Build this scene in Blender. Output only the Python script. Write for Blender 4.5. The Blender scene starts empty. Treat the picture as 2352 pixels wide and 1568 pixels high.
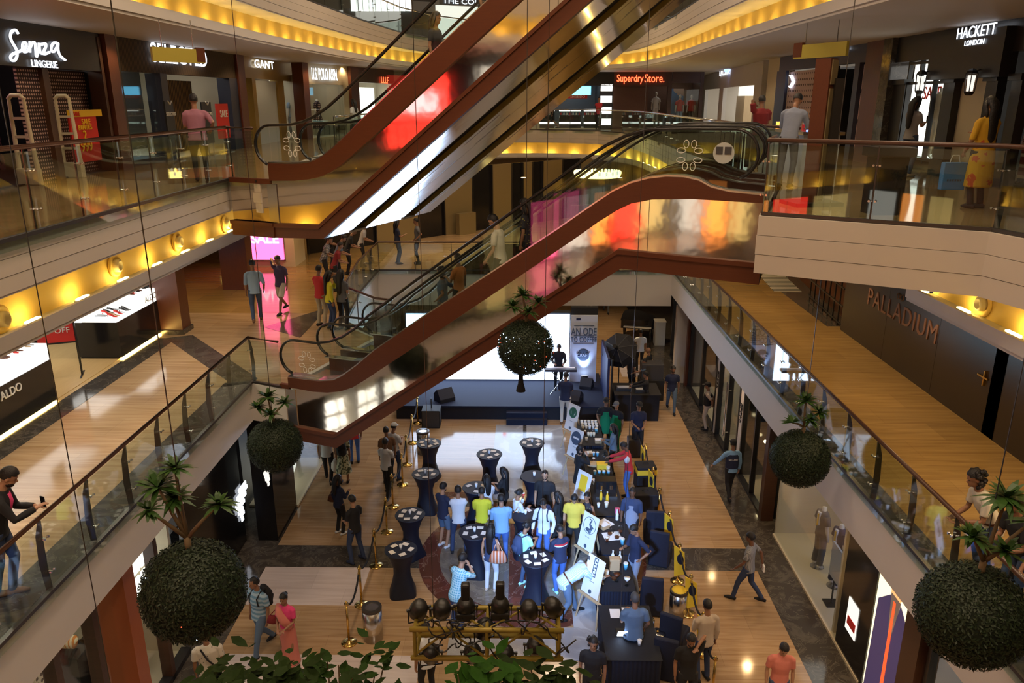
import bpy, bmesh, math, random
from mathutils import Vector, Matrix, Euler
random.seed(7)
SC = bpy.context.scene
COL = SC.collection
PI = math.pi
R = math.radians
Z0, Z1, Z2, Z3 = 0.0, 4.5, 9.0, 13.5      # floor levels of the mall
# ---------------------------------------------------------------- camera and survey helpers
F_, PT, YW, HC = 1790.0, R(17.3), R(.83), 10.65
def ray(u, v):
    a = (u-1176)/F_; b = (784-v)/F_
    y = math.cos(PT)+b*math.sin(PT); z = -math.sin(PT)+b*math.cos(PT)
    return (a*math.cos(YW)-y*math.sin(YW), a*math.sin(YW)+y*math.cos(YW), z)
def onz(u, v, z):                          # survey a point of known height
    r = ray(u, v); t = (z-HC)/r[2]; return Vector((r[0]*t, r[1]*t, z))
def onx(u, v, X):
    r = ray(u, v); t = X/r[0]; return Vector((X, r[1]*t, HC+r[2]*t))
def ony(u, v, Y):
    r = ray(u, v); t = Y/r[1]; return Vector((r[0]*t, Y, HC+r[2]*t))
cam_d = bpy.data.cameras.new('camera'); cam = bpy.data.objects.new('camera', cam_d); COL.objects.link(cam)
cam.location = (0, 0, HC); cam.rotation_euler = (PI/2-PT, 0, YW)
cam_d.sensor_width = 36; cam_d.lens = F_/2352*36; cam_d.clip_start = .05; cam_d.clip_end = 300
SC.camera = cam
# ---------------------------------------------------------------- materials
MATS = {}
def nt(name):
    m = bpy.data.materials.new(name); m.use_nodes = True
    return m, m.node_tree, m.node_tree.nodes['Principled BSDF']
def rgb(c): return (c[0], c[1], c[2], 1)
def mat(name, col, rough=.5, metal=0, spec=.5, bump=0, bscale=40, emit=0, ecol=None, var=0, vscale=6, sheen=0, coat=0):
    if name in MATS: return MATS[name]
    m, t, b = nt(name)
    b.inputs['Base Color'].default_value = rgb(col); b.inputs['Roughness'].default_value = rough
    b.inputs['Metallic'].default_value = metal; b.inputs['Specular IOR Level'].default_value = spec
    if coat: b.inputs['Coat Weight'].default_value = coat
    if emit:
        b.inputs['Emission Color'].default_value = rgb(ecol or col); b.inputs['Emission Strength'].default_value = emit
    N = t.nodes; L = t.links
    if var or bump:
        tc = N.new('ShaderNodeTexCoord')
    if var:
        n = N.new('ShaderNodeTexNoise'); n.inputs['Scale'].default_value = vscale; n.inputs['Detail'].default_value = 5
        L.new(tc.outputs['Object'], n.inputs['Vector'])
        mx = N.new('ShaderNodeMix'); mx.data_type = 'RGBA'
        mx.inputs[6].default_value = rgb([c*(1-var) for c in col]); mx.inputs[7].default_value = rgb([min(1, c*(1+var)) for c in col])
        L.new(n.outputs['Fac'], mx.inputs[0]); L.new(mx.outputs[2], b.inputs['Base Color'])
    if bump:
        n = N.new('ShaderNodeTexNoise'); n.inputs['Scale'].default_value = bscale; n.inputs['Detail'].default_value = 3
        L.new(tc.outputs['Object'], n.inputs['Vector'])
        bp = N.new('ShaderNodeBump'); bp.inputs['Strength'].default_value = bump; bp.inputs['Distance'].default_value = .02
        L.new(n.outputs['Fac'], bp.inputs['Height']); L.new(bp.outputs['Normal'], b.inputs['Normal'])
    MATS[name] = m; return m
def emat(name, col, s): return mat(name, [c*.2 for c in col], .5, emit=s, ecol=col)
def travertine(name, c1, c2, rough=.12, sx=.35, sy=5.0, tile=(1.6, .8), spec=.5, joint=.75):
    m, t, b = nt(name); N = t.nodes; L = t.links
    tc = N.new('ShaderNodeTexCoord'); mp = N.new('ShaderNodeMapping')
    mp.inputs['Scale'].default_value = (sx, sy, 1); L.new(tc.outputs['Object'], mp.inputs['Vector'])
    n = N.new('ShaderNodeTexNoise'); n.inputs['Scale'].default_value = 2.2; n.inputs['Detail'].default_value = 6; n.inputs['Distortion'].default_value = .6
    L.new(mp.outputs['Vector'], n.inputs['Vector'])
    cr = N.new('ShaderNodeValToRGB'); cr.color_ramp.elements[0].position = .25; cr.color_ramp.elements[1].position = .75
    cr.color_ramp.elements[0].color = rgb(c1); cr.color_ramp.elements[1].color = rgb(c2)
    L.new(n.outputs['Fac'], cr.inputs['Fac'])
    br = N.new('ShaderNodeTexBrick'); br.inputs['Scale'].default_value = 1; br.offset = .5
    br.inputs['Brick Width'].default_value = tile[0]; br.inputs['Row Height'].default_value = tile[1]; br.inputs['Mortar Size'].default_value = .004
    br.inputs['Color1'].default_value = (.86, .86, .86, 1); br.inputs['Color2'].default_value = (1, 1, 1, 1)
    br.inputs['Mortar'].default_value = (joint, joint, joint, 1)
    L.new(tc.outputs['Object'], br.inputs['Vector'])
    mx = N.new('ShaderNodeMix'); mx.data_type = 'RGBA'; mx.blend_type = 'MULTIPLY'; mx.inputs[0].default_value = 1
    L.new(cr.outputs['Color'], mx.inputs[6]); L.new(br.outputs['Color'], mx.inputs[7]); L.new(mx.outputs[2], b.inputs['Base Color'])
    b.inputs['Roughness'].default_value = rough; b.inputs['Specular IOR Level'].default_value = spec
    MATS[name] = m; return m
def veined(name, c1, c2, scale=3, rough=.12, vein=None):
    m, t, b = nt(name); N = t.nodes; L = t.links
    tc = N.new('ShaderNodeTexCoord')
    n = N.new('ShaderNodeTexNoise'); n.inputs['Scale'].default_value = scale; n.inputs['Detail'].default_value = 9; n.inputs['Distortion'].default_value = 2.2
    L.new(tc.outputs['Object'], n.inputs['Vector'])
    cr = N.new('ShaderNodeValToRGB'); e = cr.color_ramp.elements; e[0].position = .35; e[1].position = .62
    e[0].color = rgb(c1); e[1].color = rgb(c2)
    if vein:
        k = e.new(.5); k.color = rgb(c1); k2 = e.new(.515); k2.color = rgb(vein); k3 = e.new(.53); k3.color = rgb(c1)
    L.new(n.outputs['Fac'], cr.inputs['Fac']); L.new(cr.outputs['Color'], b.inputs['Base Color'])
    b.inputs['Roughness'].default_value = rough; MATS[name] = m; return m
def wood(name, c1, c2, rough=.35, axis=(1, 12, 12), scale=3):
    m, t, b = nt(name); N = t.nodes; L = t.links
    tc = N.new('ShaderNodeTexCoord'); mp = N.new('ShaderNodeMapping'); mp.inputs['Scale'].default_value = axis
    L.new(tc.outputs['Object'], mp.inputs['Vector'])
    n = N.new('ShaderNodeTexNoise'); n.inputs['Scale'].default_value = scale; n.inputs['Detail'].default_value = 4
    L.new(mp.outputs['Vector'], n.inputs['Vector'])
    mx = N.new('ShaderNodeMix'); mx.data_type = 'RGBA'; mx.inputs[6].default_value = rgb(c1); mx.inputs[7].default_value = rgb(c2)
    L.new(n.outputs['Fac'], mx.inputs[0]); L.new(mx.outputs[2], b.inputs['Base Color']); b.inputs['Roughness'].default_value = rough
    MATS[name] = m; return m
def glassmat(name, tint=(.80, .90, .86), refl=.05, rough=.02, op=.0, opcol=(.1, .14, .12)):
    m = bpy.data.materials.new(name); m.use_nodes = True; t = m.node_tree; N = t.nodes; L = t.links
    N.remove(N['Principled BSDF']); out = N['Material Output']
    tr = N.new('ShaderNodeBsdfTransparent'); tr.inputs['Color'].default_value = rgb(tint)
    gl = N.new('ShaderNodeBsdfGlossy'); gl.inputs['Roughness'].default_value = rough; gl.inputs['Color'].default_value = (1, 1, 1, 1)
    lw = N.new('ShaderNodeLayerWeight'); lw.inputs['Blend'].default_value = .5
    pw = N.new('ShaderNodeMath'); pw.operation = 'POWER'; pw.inputs[1].default_value = 4.5; L.new(lw.outputs['Facing'], pw.inputs[0])
    mu = N.new('ShaderNodeMath'); mu.operation = 'MULTIPLY_ADD'; mu.inputs[1].default_value = .55; mu.inputs[2].default_value = refl*.5; L.new(pw.outputs[0], mu.inputs[0])
    ms = N.new('ShaderNodeMixShader'); L.new(mu.outputs[0], ms.inputs['Fac'])
    last = tr
    if op:
        df = N.new('ShaderNodeBsdfDiffuse'); df.inputs['Color'].default_value = rgb(opcol)
        m2 = N.new('ShaderNodeMixShader'); m2.inputs['Fac'].default_value = op
        L.new(tr.outputs[0], m2.inputs[1]); L.new(df.outputs[0], m2.inputs[2]); last = m2
    L.new(last.outputs[0], ms.inputs[1]); L.new(gl.outputs[0], ms.inputs[2]); L.new(ms.outputs[0], out.inputs['Surface'])
    MATS[name] = m; return m
def patmat(name, c1, c2, kind='stripe', scale=40, rough=.8, frac=.5, axis='Z'):
    m, t, b = nt(name); N = t.nodes; L = t.links
    tc = N.new('ShaderNodeTexCoord')
    if kind in ('check', 'stripe'):
        sep = N.new('ShaderNodeSeparateXYZ'); L.new(tc.outputs['Object'], sep.inputs[0])
        def band(o):
            a = N.new('ShaderNodeMath'); a.operation = 'MULTIPLY'; a.inputs[1].default_value = scale; L.new(sep.outputs[o], a.inputs[0])
            f = N.new('ShaderNodeMath'); f.operation = 'FRACT'; L.new(a.outputs[0], f.inputs[0])
            g = N.new('ShaderNodeMath'); g.operation = 'LESS_THAN'; g.inputs[1].default_value = frac; L.new(f.outputs[0], g.inputs[0]); return g
        if kind == 'stripe': fac = band(axis).outputs[0]
        else:
            a = band('Z'); c = band('X'); mm = N.new('ShaderNodeMath'); mm.operation = 'MAXIMUM'
            L.new(a.outputs[0], mm.inputs[0]); L.new(c.outputs[0], mm.inputs[1]); fac = mm.outputs[0]
    elif kind == 'grid':
        sep = N.new('ShaderNodeSeparateXYZ'); L.new(tc.outputs['Object'], sep.inputs[0]); sq = []
        for o in ('Y', 'Z'):
            a = N.new('ShaderNodeMath'); a.operation = 'MULTIPLY'; a.inputs[1].default_value = scale; L.new(sep.outputs[o], a.inputs[0])
            f = N.new('ShaderNodeMath'); f.operation = 'FRACT'; L.new(a.outputs[0], f.inputs[0])
            g = N.new('ShaderNodeMath'); g.operation = 'SUBTRACT'; g.inputs[1].default_value = .5; L.new(f.outputs[0], g.inputs[0])
            h = N.new('ShaderNodeMath'); h.operation = 'MULTIPLY'; L.new(g.outputs[0], h.inputs[0]); L.new(g.outputs[0], h.inputs[1]); sq.append(h)
        ad = N.new('ShaderNodeMath'); ad.operation = 'ADD'; L.new(sq[0].outputs[0], ad.inputs[0]); L.new(sq[1].outputs[0], ad.inputs[1])
        g = N.new('ShaderNodeMath'); g.operation = 'LESS_THAN'; g.inputs[1].default_value = frac*frac; L.new(ad.outputs[0], g.inputs[0]); fac = g.outputs[0]
    elif kind == 'dots':
        v = N.new('ShaderNodeTexVoronoi'); v.inputs['Scale'].default_value = scale; v.inputs['Randomness'].default_value = 0 if frac < 0 else .8
        L.new(tc.outputs['Object'], v.inputs['Vector'])
        g = N.new('ShaderNodeMath'); g.operation = 'LESS_THAN'; g.inputs[1].default_value = abs(frac); L.new(v.outputs['Distance'], g.inputs[0]); fac = g.outputs[0]
    else:
        n = N.new('ShaderNodeTexNoise'); n.inputs['Scale'].default_value = scale; n.inputs['Detail'].default_value = 3; L.new(tc.outputs['Object'], n.inputs['Vector'])
        g = N.new('ShaderNodeMath'); g.operation = 'GREATER_THAN'; g.inputs[1].default_value = frac; L.new(n.outputs['Fac'], g.inputs[0]); fac = g.outputs[0]
    mx = N.new('ShaderNodeMix'); mx.data_type = 'RGBA'; mx.inputs[6].default_value = rgb(c1); mx.inputs[7].default_value = rgb(c2)
    L.new(fac, mx.inputs[0]); L.new(mx.outputs[2], b.inputs['Base Color']); b.inputs['Roughness'].default_value = rough
    MATS[name] = m; return m
# ---------------------------------------------------------------- mesh builder
class MB:
    def __init__(s): s.v = []; s.f = []
    def add(s, vs, fs):
        o = len(s.v); s.v += [tuple(p) for p in vs]; s.f += [tuple(i+o for i in f) for f in fs]; return s
    def box(s, c, d, rz=0, m=None):
        hx, hy, hz = d[0]/2, d[1]/2, d[2]/2
        P = [Vector((x, y, z)) for x in (-hx, hx) for y in (-hy, hy) for z in (-hz, hz)]
        M = m or Matrix.Rotation(rz, 4, 'Z'); c = Vector(c)
        return s.add([c+(M @ p) for p in P], [(0, 1, 3, 2), (4, 6, 7, 5), (0, 4, 5, 1), (2, 3, 7, 6), (0, 2, 6, 4), (1, 5, 7, 3)])
    def bb(s, a, b):
        return s.box([(a[i]+b[i])/2 for i in range(3)], [abs(b[i]-a[i]) for i in range(3)])
    def bar(s, a, b, w, h=None):                      # rectangular bar between two points
        a = Vector(a); b = Vector(b); d = b-a; L = d.length
        if L < 1e-6: return s
        q = d.to_track_quat('X', 'Z').to_matrix().to_4x4(); return s.box((a+b)/2, (L, w, h or w), m=q)
    def tube(s, pts, rad, n=8, cap=True, flat=None):
        pts = [Vector(p) for p in pts]; k = len(pts)
        if not isinstance(rad, (list, tuple)): rad = [rad]*k
        o = len(s.v); ref = None
        for i, p in enumerate(pts):
            d = (pts[min(i+1, k-1)]-pts[max(i-1, 0)])
            d = d.normalized() if d.length > 1e-9 else Vector((0, 0, 1))
            if ref is None: ref = Vector((1, 0, 0)) if abs(d.x) < .9 else Vector((0, 1, 0))
            x = (ref-d*ref.dot(d)).normalized(); y = d.cross(x); ref = x
            r = rad[i]; rx, ry = (r if isinstance(r, (tuple, list)) else (r, r))
            for j in range(n):
                a = 2*PI*j/n; q = p+x*(rx*math.cos(a))+y*(ry*math.sin(a)); s.v.append(tuple(q))
        for i in range(k-1):
            for j in range(n):
                j2 = (j+1) % n; s.f.append((o+i*n+j, o+i*n+j2, o+(i+1)*n+j2, o+(i+1)*n+j))
        if cap:
            s.f.append(tuple(o+j for j in range(n-1, -1, -1))); s.f.append(tuple(o+(k-1)*n+j for j in range(n)))
        return s
    def cyl(s, c, r, h, n=20, r2=None):
        c = Vector(c); return s.tube([c, c+Vector((0, 0, h))], [r, r if r2 is None else r2], n)
    def lathe(s, c, prof, n=24):
        c = Vector(c); o = len(s.v); k = len(prof)
        for r, z in prof:
            for j in range(n):
                a = 2*PI*j/n; s.v.append((c.x+r*math.cos(a), c.y+r*math.sin(a), c.z+z))
        for i in range(k-1):
            for j in range(n):
                j2 = (j+1) % n; s.f.append((o+i*n+j, o+i*n+j2, o+(i+1)*n+j2, o+(i+1)*n+j))
        s.f.append(tuple(o+j for j in range(n-1, -1, -1))); s.f.append(tuple(o+(k-1)*n+j for j in range(n))); return s
    def ell(s, c, r, m=None, nu=12, nv=8):
        c = Vector(c); o = len(s.v); M = m or Matrix.Identity(3)
        r = (r, r, r) if not isinstance(r, (tuple, list)) else r
        s.v.append(tuple(c+M @ Vector((0, 0, -r[2]))))
        for i in range(1, nv):
            t = -PI/2+PI*i/nv
            for j in range(nu):
                a = 2*PI*j/nu; s.v.append(tuple(c+M @ Vector((r[0]*math.cos(t)*math.cos(a), r[1]*math.cos(t)*math.sin(a), r[2]*math.sin(t)))))
        s.v.append(tuple(c+M @ Vector((0, 0, r[2])))); e = len(s.v)-1
        for j in range(nu):
            j2 = (j+1) % nu; s.f.append((o, o+1+j2, o+1+j)); b = o+1+(nv-2)*nu; s.f.append((e, b+j, b+j2))
            for i in range(nv-2): q = o+1+i*nu; s.f.append((q+j, q+j2, q+nu+j2, q+nu+j))
        return s
    def prism(s, poly, z0, z1):                       # plan polygon extruded in z
        n = len(poly); o = len(s.v)
        for z in (z0, z1): s.v += [(p[0], p[1], z) for p in poly]
        s.f.append(tuple(o+i for i in range(n-1, -1, -1))); s.f.append(tuple(o+n+i for i in range(n)))
        for i in range(n): j = (i+1) % n; s.f.append((o+i, o+j, o+n+j, o+n+i))
        return s
    def side(s, up, lo, w0, w1):                      # strip between two (x,z) polylines, thickness in y
        # resample both to common x
        xs = sorted(set([p[0] for p in up]+[p[0] for p in lo])); x0 = max(up[0][0], lo[0][0]); x1 = min(up[-1][0], lo[-1][0])
        xs = [x for x in xs if x0-1e-6 <= x <= x1+1e-6]
        for a, b in zip(xs[:-1], xs[1:]):
            za, zb, zc, zd = (ip(up, a+1e-5), ip(up, b-1e-5), ip(lo, a+1e-5), ip(lo, b-1e-5))
            vs = [(x, w, z) for w in (w0, w1) for x, z in ((a, zc), (b, zd), (b, zb), (a, za))]
            s.add(vs, [(0, 1, 2, 3), (7, 6, 5, 4), (0, 4, 5, 1), (1, 5, 6, 2), (2, 6, 7, 3), (3, 7, 4, 0)])
        return s
    def quad(s, a, b, c, d): return s.add([a, b, c, d], [(0, 1, 2, 3)])
def ip(pl, x):
    for a, b in zip(pl[:-1], pl[1:]):
        if a[0] <= x <= b[0] and b[0] > a[0]: return a[1]+(b[1]-a[1])*(x-a[0])/(b[0]-a[0])
    return pl[0][1] if x < pl[0][0] else pl[-1][1]
def smooth_poly(pl, n=3):                             # corner cutting
    for _ in range(n):
        q = [pl[0]]
        for a, b in zip(pl[:-1], pl[1:]):
            q.append(tuple(a[i]*.75+b[i]*.25 for i in range(len(a)))); q.append(tuple(a[i]*.25+b[i]*.75 for i in range(len(a))))
        q.append(pl[-1]); pl = q
    return pl
def mesh_of(name, mb):
    me = bpy.data.meshes.new(name); me.from_pydata(mb.v, [], mb.f); me.validate(); me.update(); return me
def fixn(me):
    bm = bmesh.new(); bm.from_mesh(me); bmesh.ops.recalc_face_normals(bm, faces=bm.faces); bm.to_mesh(me); bm.free()
def obj(name, mb, m, parent=None, smooth=False, world=False, bevel=0, label=None, kind=None):
    me = mb if isinstance(mb, bpy.types.Mesh) else mesh_of(name, mb)
    if not isinstance(mb, bpy.types.Mesh): fixn(me)
    if m is not None and not me.materials: me.materials.append(MATS[m] if isinstance(m, str) else m)
    if smooth:
        for p in me.polygons: p.use_smooth = True
    o = bpy.data.objects.new(name, me); COL.objects.link(o)
    if parent is not None:
        o.parent = parent
        if world:                                     # mesh given in world coordinates
            me.transform((Matrix.Translation(parent.location) @ parent.rotation_euler.to_matrix().to_4x4()).inverted())
    if bevel:
        b = o.modifiers.new('b', 'BEVEL'); b.width = bevel; b.segments = 2; b.limit_method = 'ANGLE'
    if label: o['label'] = label
    if kind: o['kind'] = kind
    return o
def tag(o, label, cat, group=None, kind=None):
    o['label'] = label; o['category'] = cat
    if group: o['group'] = group
    if kind: o['kind'] = kind
    return o
def thing(name, label, cat, loc=(0, 0, 0), rz=0, group=None):
    o = bpy.data.objects.new(name, None); COL.objects.link(o); o.empty_display_size = .1
    o.location = loc; o.rotation_euler = (0, 0, rz); return tag(o, label, cat, group)
def struct(name, mb, m, **k):
    o = obj(name, mb, m, **k); o['kind'] = 'structure'; return o
def dup(root, loc, rz=0, label=None, group=None, scale=None):
    r = root.copy(); COL.objects.link(r); r.location = loc; r.rotation_euler = (0, 0, rz)
    if scale: r.scale = (scale,)*3
    if label: r['label'] = label
    if group: r['group'] = group
    for ch in list(root.children):
        c = ch.copy(); COL.objects.link(c); c.parent = r
        for g in ch.children: d = g.copy(); COL.objects.link(d); d.parent = c
    return r
TS = bpy.data.scenes.new('lettering')
def text_mesh(body, size=1, extrude=.01, align='CENTER', xs=1, shear=0, space=1, off=0):
    cu = bpy.data.curves.new('t', 'FONT'); cu.body = body; cu.size = size; cu.extrude = extrude; cu.align_x = align; cu.align_y = 'CENTER'
    cu.shear = shear; cu.space_character = space; cu.resolution_u = 3; cu.offset = off
    o = bpy.data.objects.new('t', cu); TS.collection.objects.link(o)
    TS.view_layers[0].update(); dg = TS.view_layers[0].depsgraph; dg.update()
    me = bpy.data.meshes.new_from_object(o.evaluated_get(dg)); me.materials.clear()
    bpy.data.objects.remove(o); bpy.data.curves.remove(cu)
    if xs != 1: me.transform(Matrix.Diagonal((xs, 1, 1, 1)))
    return me
def frame(pos, normal, up=(0, 0, 1)):                 # matrix: local X right, Y up, Z toward the reader
    n = Vector(normal).normalized(); u = Vector(up); x = u.cross(n).normalized(); y = n.cross(x)
    return Matrix.Translation(pos) @ Matrix((x, y, n)).transposed().to_4x4()
def sign(name, body, pos, normal, size, m, label=None, cat='sign', parent=None, up=(0, 0, 1), **k):
    me = text_mesh(body, size, **k); me.transform(frame(pos, normal, up))
    o = obj(name, me, m, parent, world=True) if parent else obj(name, me, m)
    if parent is None: tag(o, label, cat)
    return o
# ---------------------------------------------------------------- shared materials
travertine('floor_beige', (.33, .20, .10), (.53, .375, .225), rough=.1, spec=.45)
travertine('floor_warm_lit', (.24, .145, .05), (.36, .235, .09), rough=.1)  # the beige floor stone with warm lamplight put into its colour
travertine('floor_ochre', (.26, .17, .075), (.40, .28, .13), rough=.09)
travertine('floor_light', (.58, .50, .50), (.72, .65, .66), rough=.1)
veined('marble_dark', (.055, .048, .042), (.10, .088, .075), 2, .1, vein=(.14, .125, .105))
veined('marble_grey', (.16, .14, .12), (.23, .205, .17), 1.2, .12, vein=(.27, .25, .22))
veined('marble_red', (.10, .035, .025), (.15, .05, .035), 1.6, .12, vein=(.26, .16, .13))
veined('marble_white', (.34, .35, .38), (.46, .48, .52), 1.0, .1, vein=(.38, .40, .45))
mat('plaster', (.50, .45, .39), .7, var=.03, vscale=2)
mat('plaster_white', (.60, .57, .54), .6, var=.02, vscale=2)
mat('ceiling_white', (.56, .52, .48), .6)
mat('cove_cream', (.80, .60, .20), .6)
wood('brown_wood', (.078, .0175, .0035), (.112, .027, .006), .5)
wood('dark_wood', (.05, .022, .014), (.09, .04, .022), .35)
wood('post_wood', (.09, .028, .014), (.14, .042, .02), .35, axis=(12, 12, 1))
wood('pale_wood', (.42, .30, .17), (.55, .41, .25), .45, axis=(12, 12, 1))
wood('shop_floor_wood', (.50, .33, .14), (.62, .44, .2), .3, axis=(8, 1, 8))
mat('bronze_mirror', (.74, .67, .58), .075, 1, bump=.22, bscale=1.3)
mat('soffit_mirror', (.86, .86, .88), .09, 1, bump=.12, bscale=1.2)
mat('steel', (.62, .62, .62), .22, 1); mat('dark_steel', (.09, .08, .075), .4, .8)
mat('black_rubber', (.012, .012, .012), .28); mat('black_metal', (.02, .02, .02), .4, .3)
mat('brass', (.75, .50, .15), .2, 1); mat('black_gloss', (.012, .012, .014), .12)
mat('black_matte', (.015, .015, .017), .7); mat('charcoal', (.05, .05, .055), .5)
mat('white_plastic', (.75, .75, .72), .4); mat('cream_plastic', (.72, .66, .50), .4)
mat('paper', (.78, .78, .78), .7); mat('red_cloth', (.5, .03, .03), .7)
mat('black_cloth', (.008, .009, .015), .75, bump=.3, bscale=6)
mat('navy_carpet', (.006, .011, .032), .9, bump=.4, bscale=150)
mat('gold_paint', (.25, .185, .03), .5, .3)
glassmat('rail_glass', (.86, .93, .90), refl=.16); glassmat('shop_glass', (.96, .98, .97)); glassmat('esc_glass', (.93, .97, .96))
glassmat('clear_glass', (.93, .96, .96))
emat('sign_white', (.85, .9, 1), 1.5); emat('sign_red', (1, .09, .03), 3.2); emat('sign_blue', (.2, .35, 1), 2.5)
emat('lamp_warm', (1, .78, .42), 14); emat('cove_glow', (1, .66, .16), 30); emat('led_white', (.58, .74, 1), 5)
emat('shop_white', (1, .97, .9), 5)
mat('green_leaf', (.010, .028, .002), .75, spec=.12, var=.4, vscale=9)
# ================================================================= THE BUILDING SHELL
def offs(pl, d):                                      # offset a plan polyline to its left
    out = []
    for i, p in enumerate(pl):
        a = Vector(pl[max(i-1, 0)]); b = Vector(pl[min(i+1, len(pl)-1)]); q = Vector(p)
        d1 = (q-a) if i > 0 else (b-q); d2 = (b-q) if i < len(pl)-1 else d1
        d1.normalize(); d2.normalize(); n1 = Vector((-d1.y, d1.x)); n2 = Vector((-d2.y, d2.x)); n = (n1+n2)
        n.normalize(); k = d/max(.35, n.dot(n1)); out.append((q.x+n.x*k, q.y+n.y*k))
    return out
def strip(pl, d0, d1, z0, z1):                        # solid following a polyline
    A = offs(pl, d0) if d0 else [tuple(p[:2]) for p in pl]; B = offs(pl, d1); m = MB(); n = len(A)
    for i in range(n): m.v += [(*A[i], z0), (*A[i], z1), (*B[i], z1), (*B[i], z0)]
    for i in range(n-1):
        o = i*4; m.f += [(o, o+4, o+5, o+1), (o+1, o+5, o+6, o+2), (o+2, o+6, o+7, o+3), (o+3, o+7, o+4, o)]
    m.f += [(0, 1, 2, 3), ((n-1)*4+3, (n-1)*4+2, (n-1)*4+1, (n-1)*4)]
    return m
def radial(pl, z0, z1, rect=(-18, -9, 17, 60), c=(0, 14)):
    m = MB(); x0, y0, x1, y1 = rect
    def out(p):
        dx, dy = p[0]-c[0], p[1]-c[1]; t = 1e9
        for lim, d, o in ((x0, dx, c[0]), (x1, dx, c[0]), (y0, dy, c[1]), (y1, dy, c[1])):
            if abs(d) > 1e-6 and (lim-o)/d > 1: t = min(t, (lim-o)/d)
        return (c[0]+dx*t, c[1]+dy*t)
    dense = []
    for a, b in zip(pl[:-1], pl[1:]):
        k = max(1, int((Vector(b)-Vector(a)).length/2))
        for i in range(k): dense.append((a[0]+(b[0]-a[0])*i/k, a[1]+(b[1]-a[1])*i/k))
    dense.append(pl[-1]); corners = [(x0, y1), (x1, y1)]
    n = len(dense)
    for p in dense: q = out(p); m.v += [(*p, z1), (*q, z1), (*p, z0), (*q, z0)]
    for i in range(n-1):
        o = i*4; m.f += [(o, o+4, o+5, o+1), (o+2, o+3, o+7, o+6), (o, o+2, o+6, o+4)]
    return m
EA = Vector((-5.35, 16.2)); TL, TU = R(20), R(23.5)   # escalator banks: foot and bearing
def epl(th, s, w): return (EA.x+math.cos(th)*s+math.sin(th)*w, EA.y-math.sin(th)*s+math.cos(th)*w)
far = smooth_poly([(-6.3, 27), (-6.0, 34), (-4.9, 41), (-1.8, 44.2), (2.2, 44.3), (5.0, 41.6), (5.5, 35), (5.2, 27)], 2)
E3 = [(-6.7, -9), (-6.75, 22)]+smooth_poly([(-6.7, 24), (-6.2, 33), (-5.2, 41), (-2, 45), (2.4, 45), (5.2, 41.5), (5.6, 34), (5.25, 24)], 2)+[(5.2, 18), (5.2, -9)]
E2 = [(-6.3, -9), (-6.3, 16.75), epl(TU, -.1, 0), epl(TU, -.1, 3.6), (-5.2, 20.6), (-6.1, 22)]+far+[(5.2, 22), (5.1, 19), epl(TL, 9.9, 3.6), epl(TL, 9.9, 0), (3.5, 11.6), (6.05, 10.15), (6.3, 9.3), (6.3, -9)]
E1 = [(-6.2, -9), (-6.2, 16.5), epl(TL, .05, 0), epl(TL, .05, 4.1), (-5.2, 21.5), (-5.5, 25), (-5.5, 28.7), (5.6, 28.7), (5.6, -9)]
struct('floor', MB().bb((-9, -9, -.3), (9, 60, 0)), 'floor_beige')
struct('floor', MB().bb((-9, -9, 0), (-6.1, 60, .004)).bb((5.56, -9, 0), (9, 60, .004)).bb((-6.1, 16.05, 0), (5.56, 17.0, .004)), 'marble_dark')
struct('floor', MB().bb((-6.1, 14.6, 0), (-3.6, 16.05, .006)).bb((-6.1, 11.9, 0), (-2.0, 13.0, .006)).bb((4.0, 29.5, 0), (5.2, 31, .006)), 'floor_light')
def disc(m, c, r0, r1, z, a0=0, a1=360, n=48):
    for i in range(n):
        t0 = R(a0+(a1-a0)*i/n); t1 = R(a0+(a1-a0)*(i+1)/n)
        P = [(c[0]+r*math.cos(t), c[1]+r*math.sin(t)) for r, t in ((r0, t0), (r1, t0), (r1, t1), (r0, t1))]
        m.prism(P, z-.006, z)
    return m
CC = (0.25, 16.6)
struct('floor', disc(MB(), CC, .01, 2.25, .012), 'marble_grey')
struct('floor', disc(MB(), CC, 2.25, 2.75, .012), 'marble_red')
struct('floor', MB().bb((-.9, 19.3, 0), (.02, 24.6, .008)).bb((.14, 19.3, 0), (1.35, 24.6, .008)).bb((-1.5, 12.9, 0), (2.6, 13.9, .014)).bb((.9, 11.2, 0), (2.7, 11.75, .014)).bb((1.1, 13.9, 0), (2.2, 15.2, .014)), 'marble_white')
struct('floor', MB().bb((-1.5, 11.75, 0), (2.7, 12.05, .014)).bb((.02, 23.5, 0), (.14, 24.8, .009)).bb((-2.3, 19.0, 0), (2.4, 19.3, .009)), 'marble_dark')
struct('floor', MB().bb((-.3, 13.9, .012), (.45, 19.0, .016)).bb((-1.5, 10.7, 0), (2.7, 11.05, .014)).bb((-2.3, 19.3, 0), (-.9, 19.8, .01)), 'marble_red')
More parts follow.
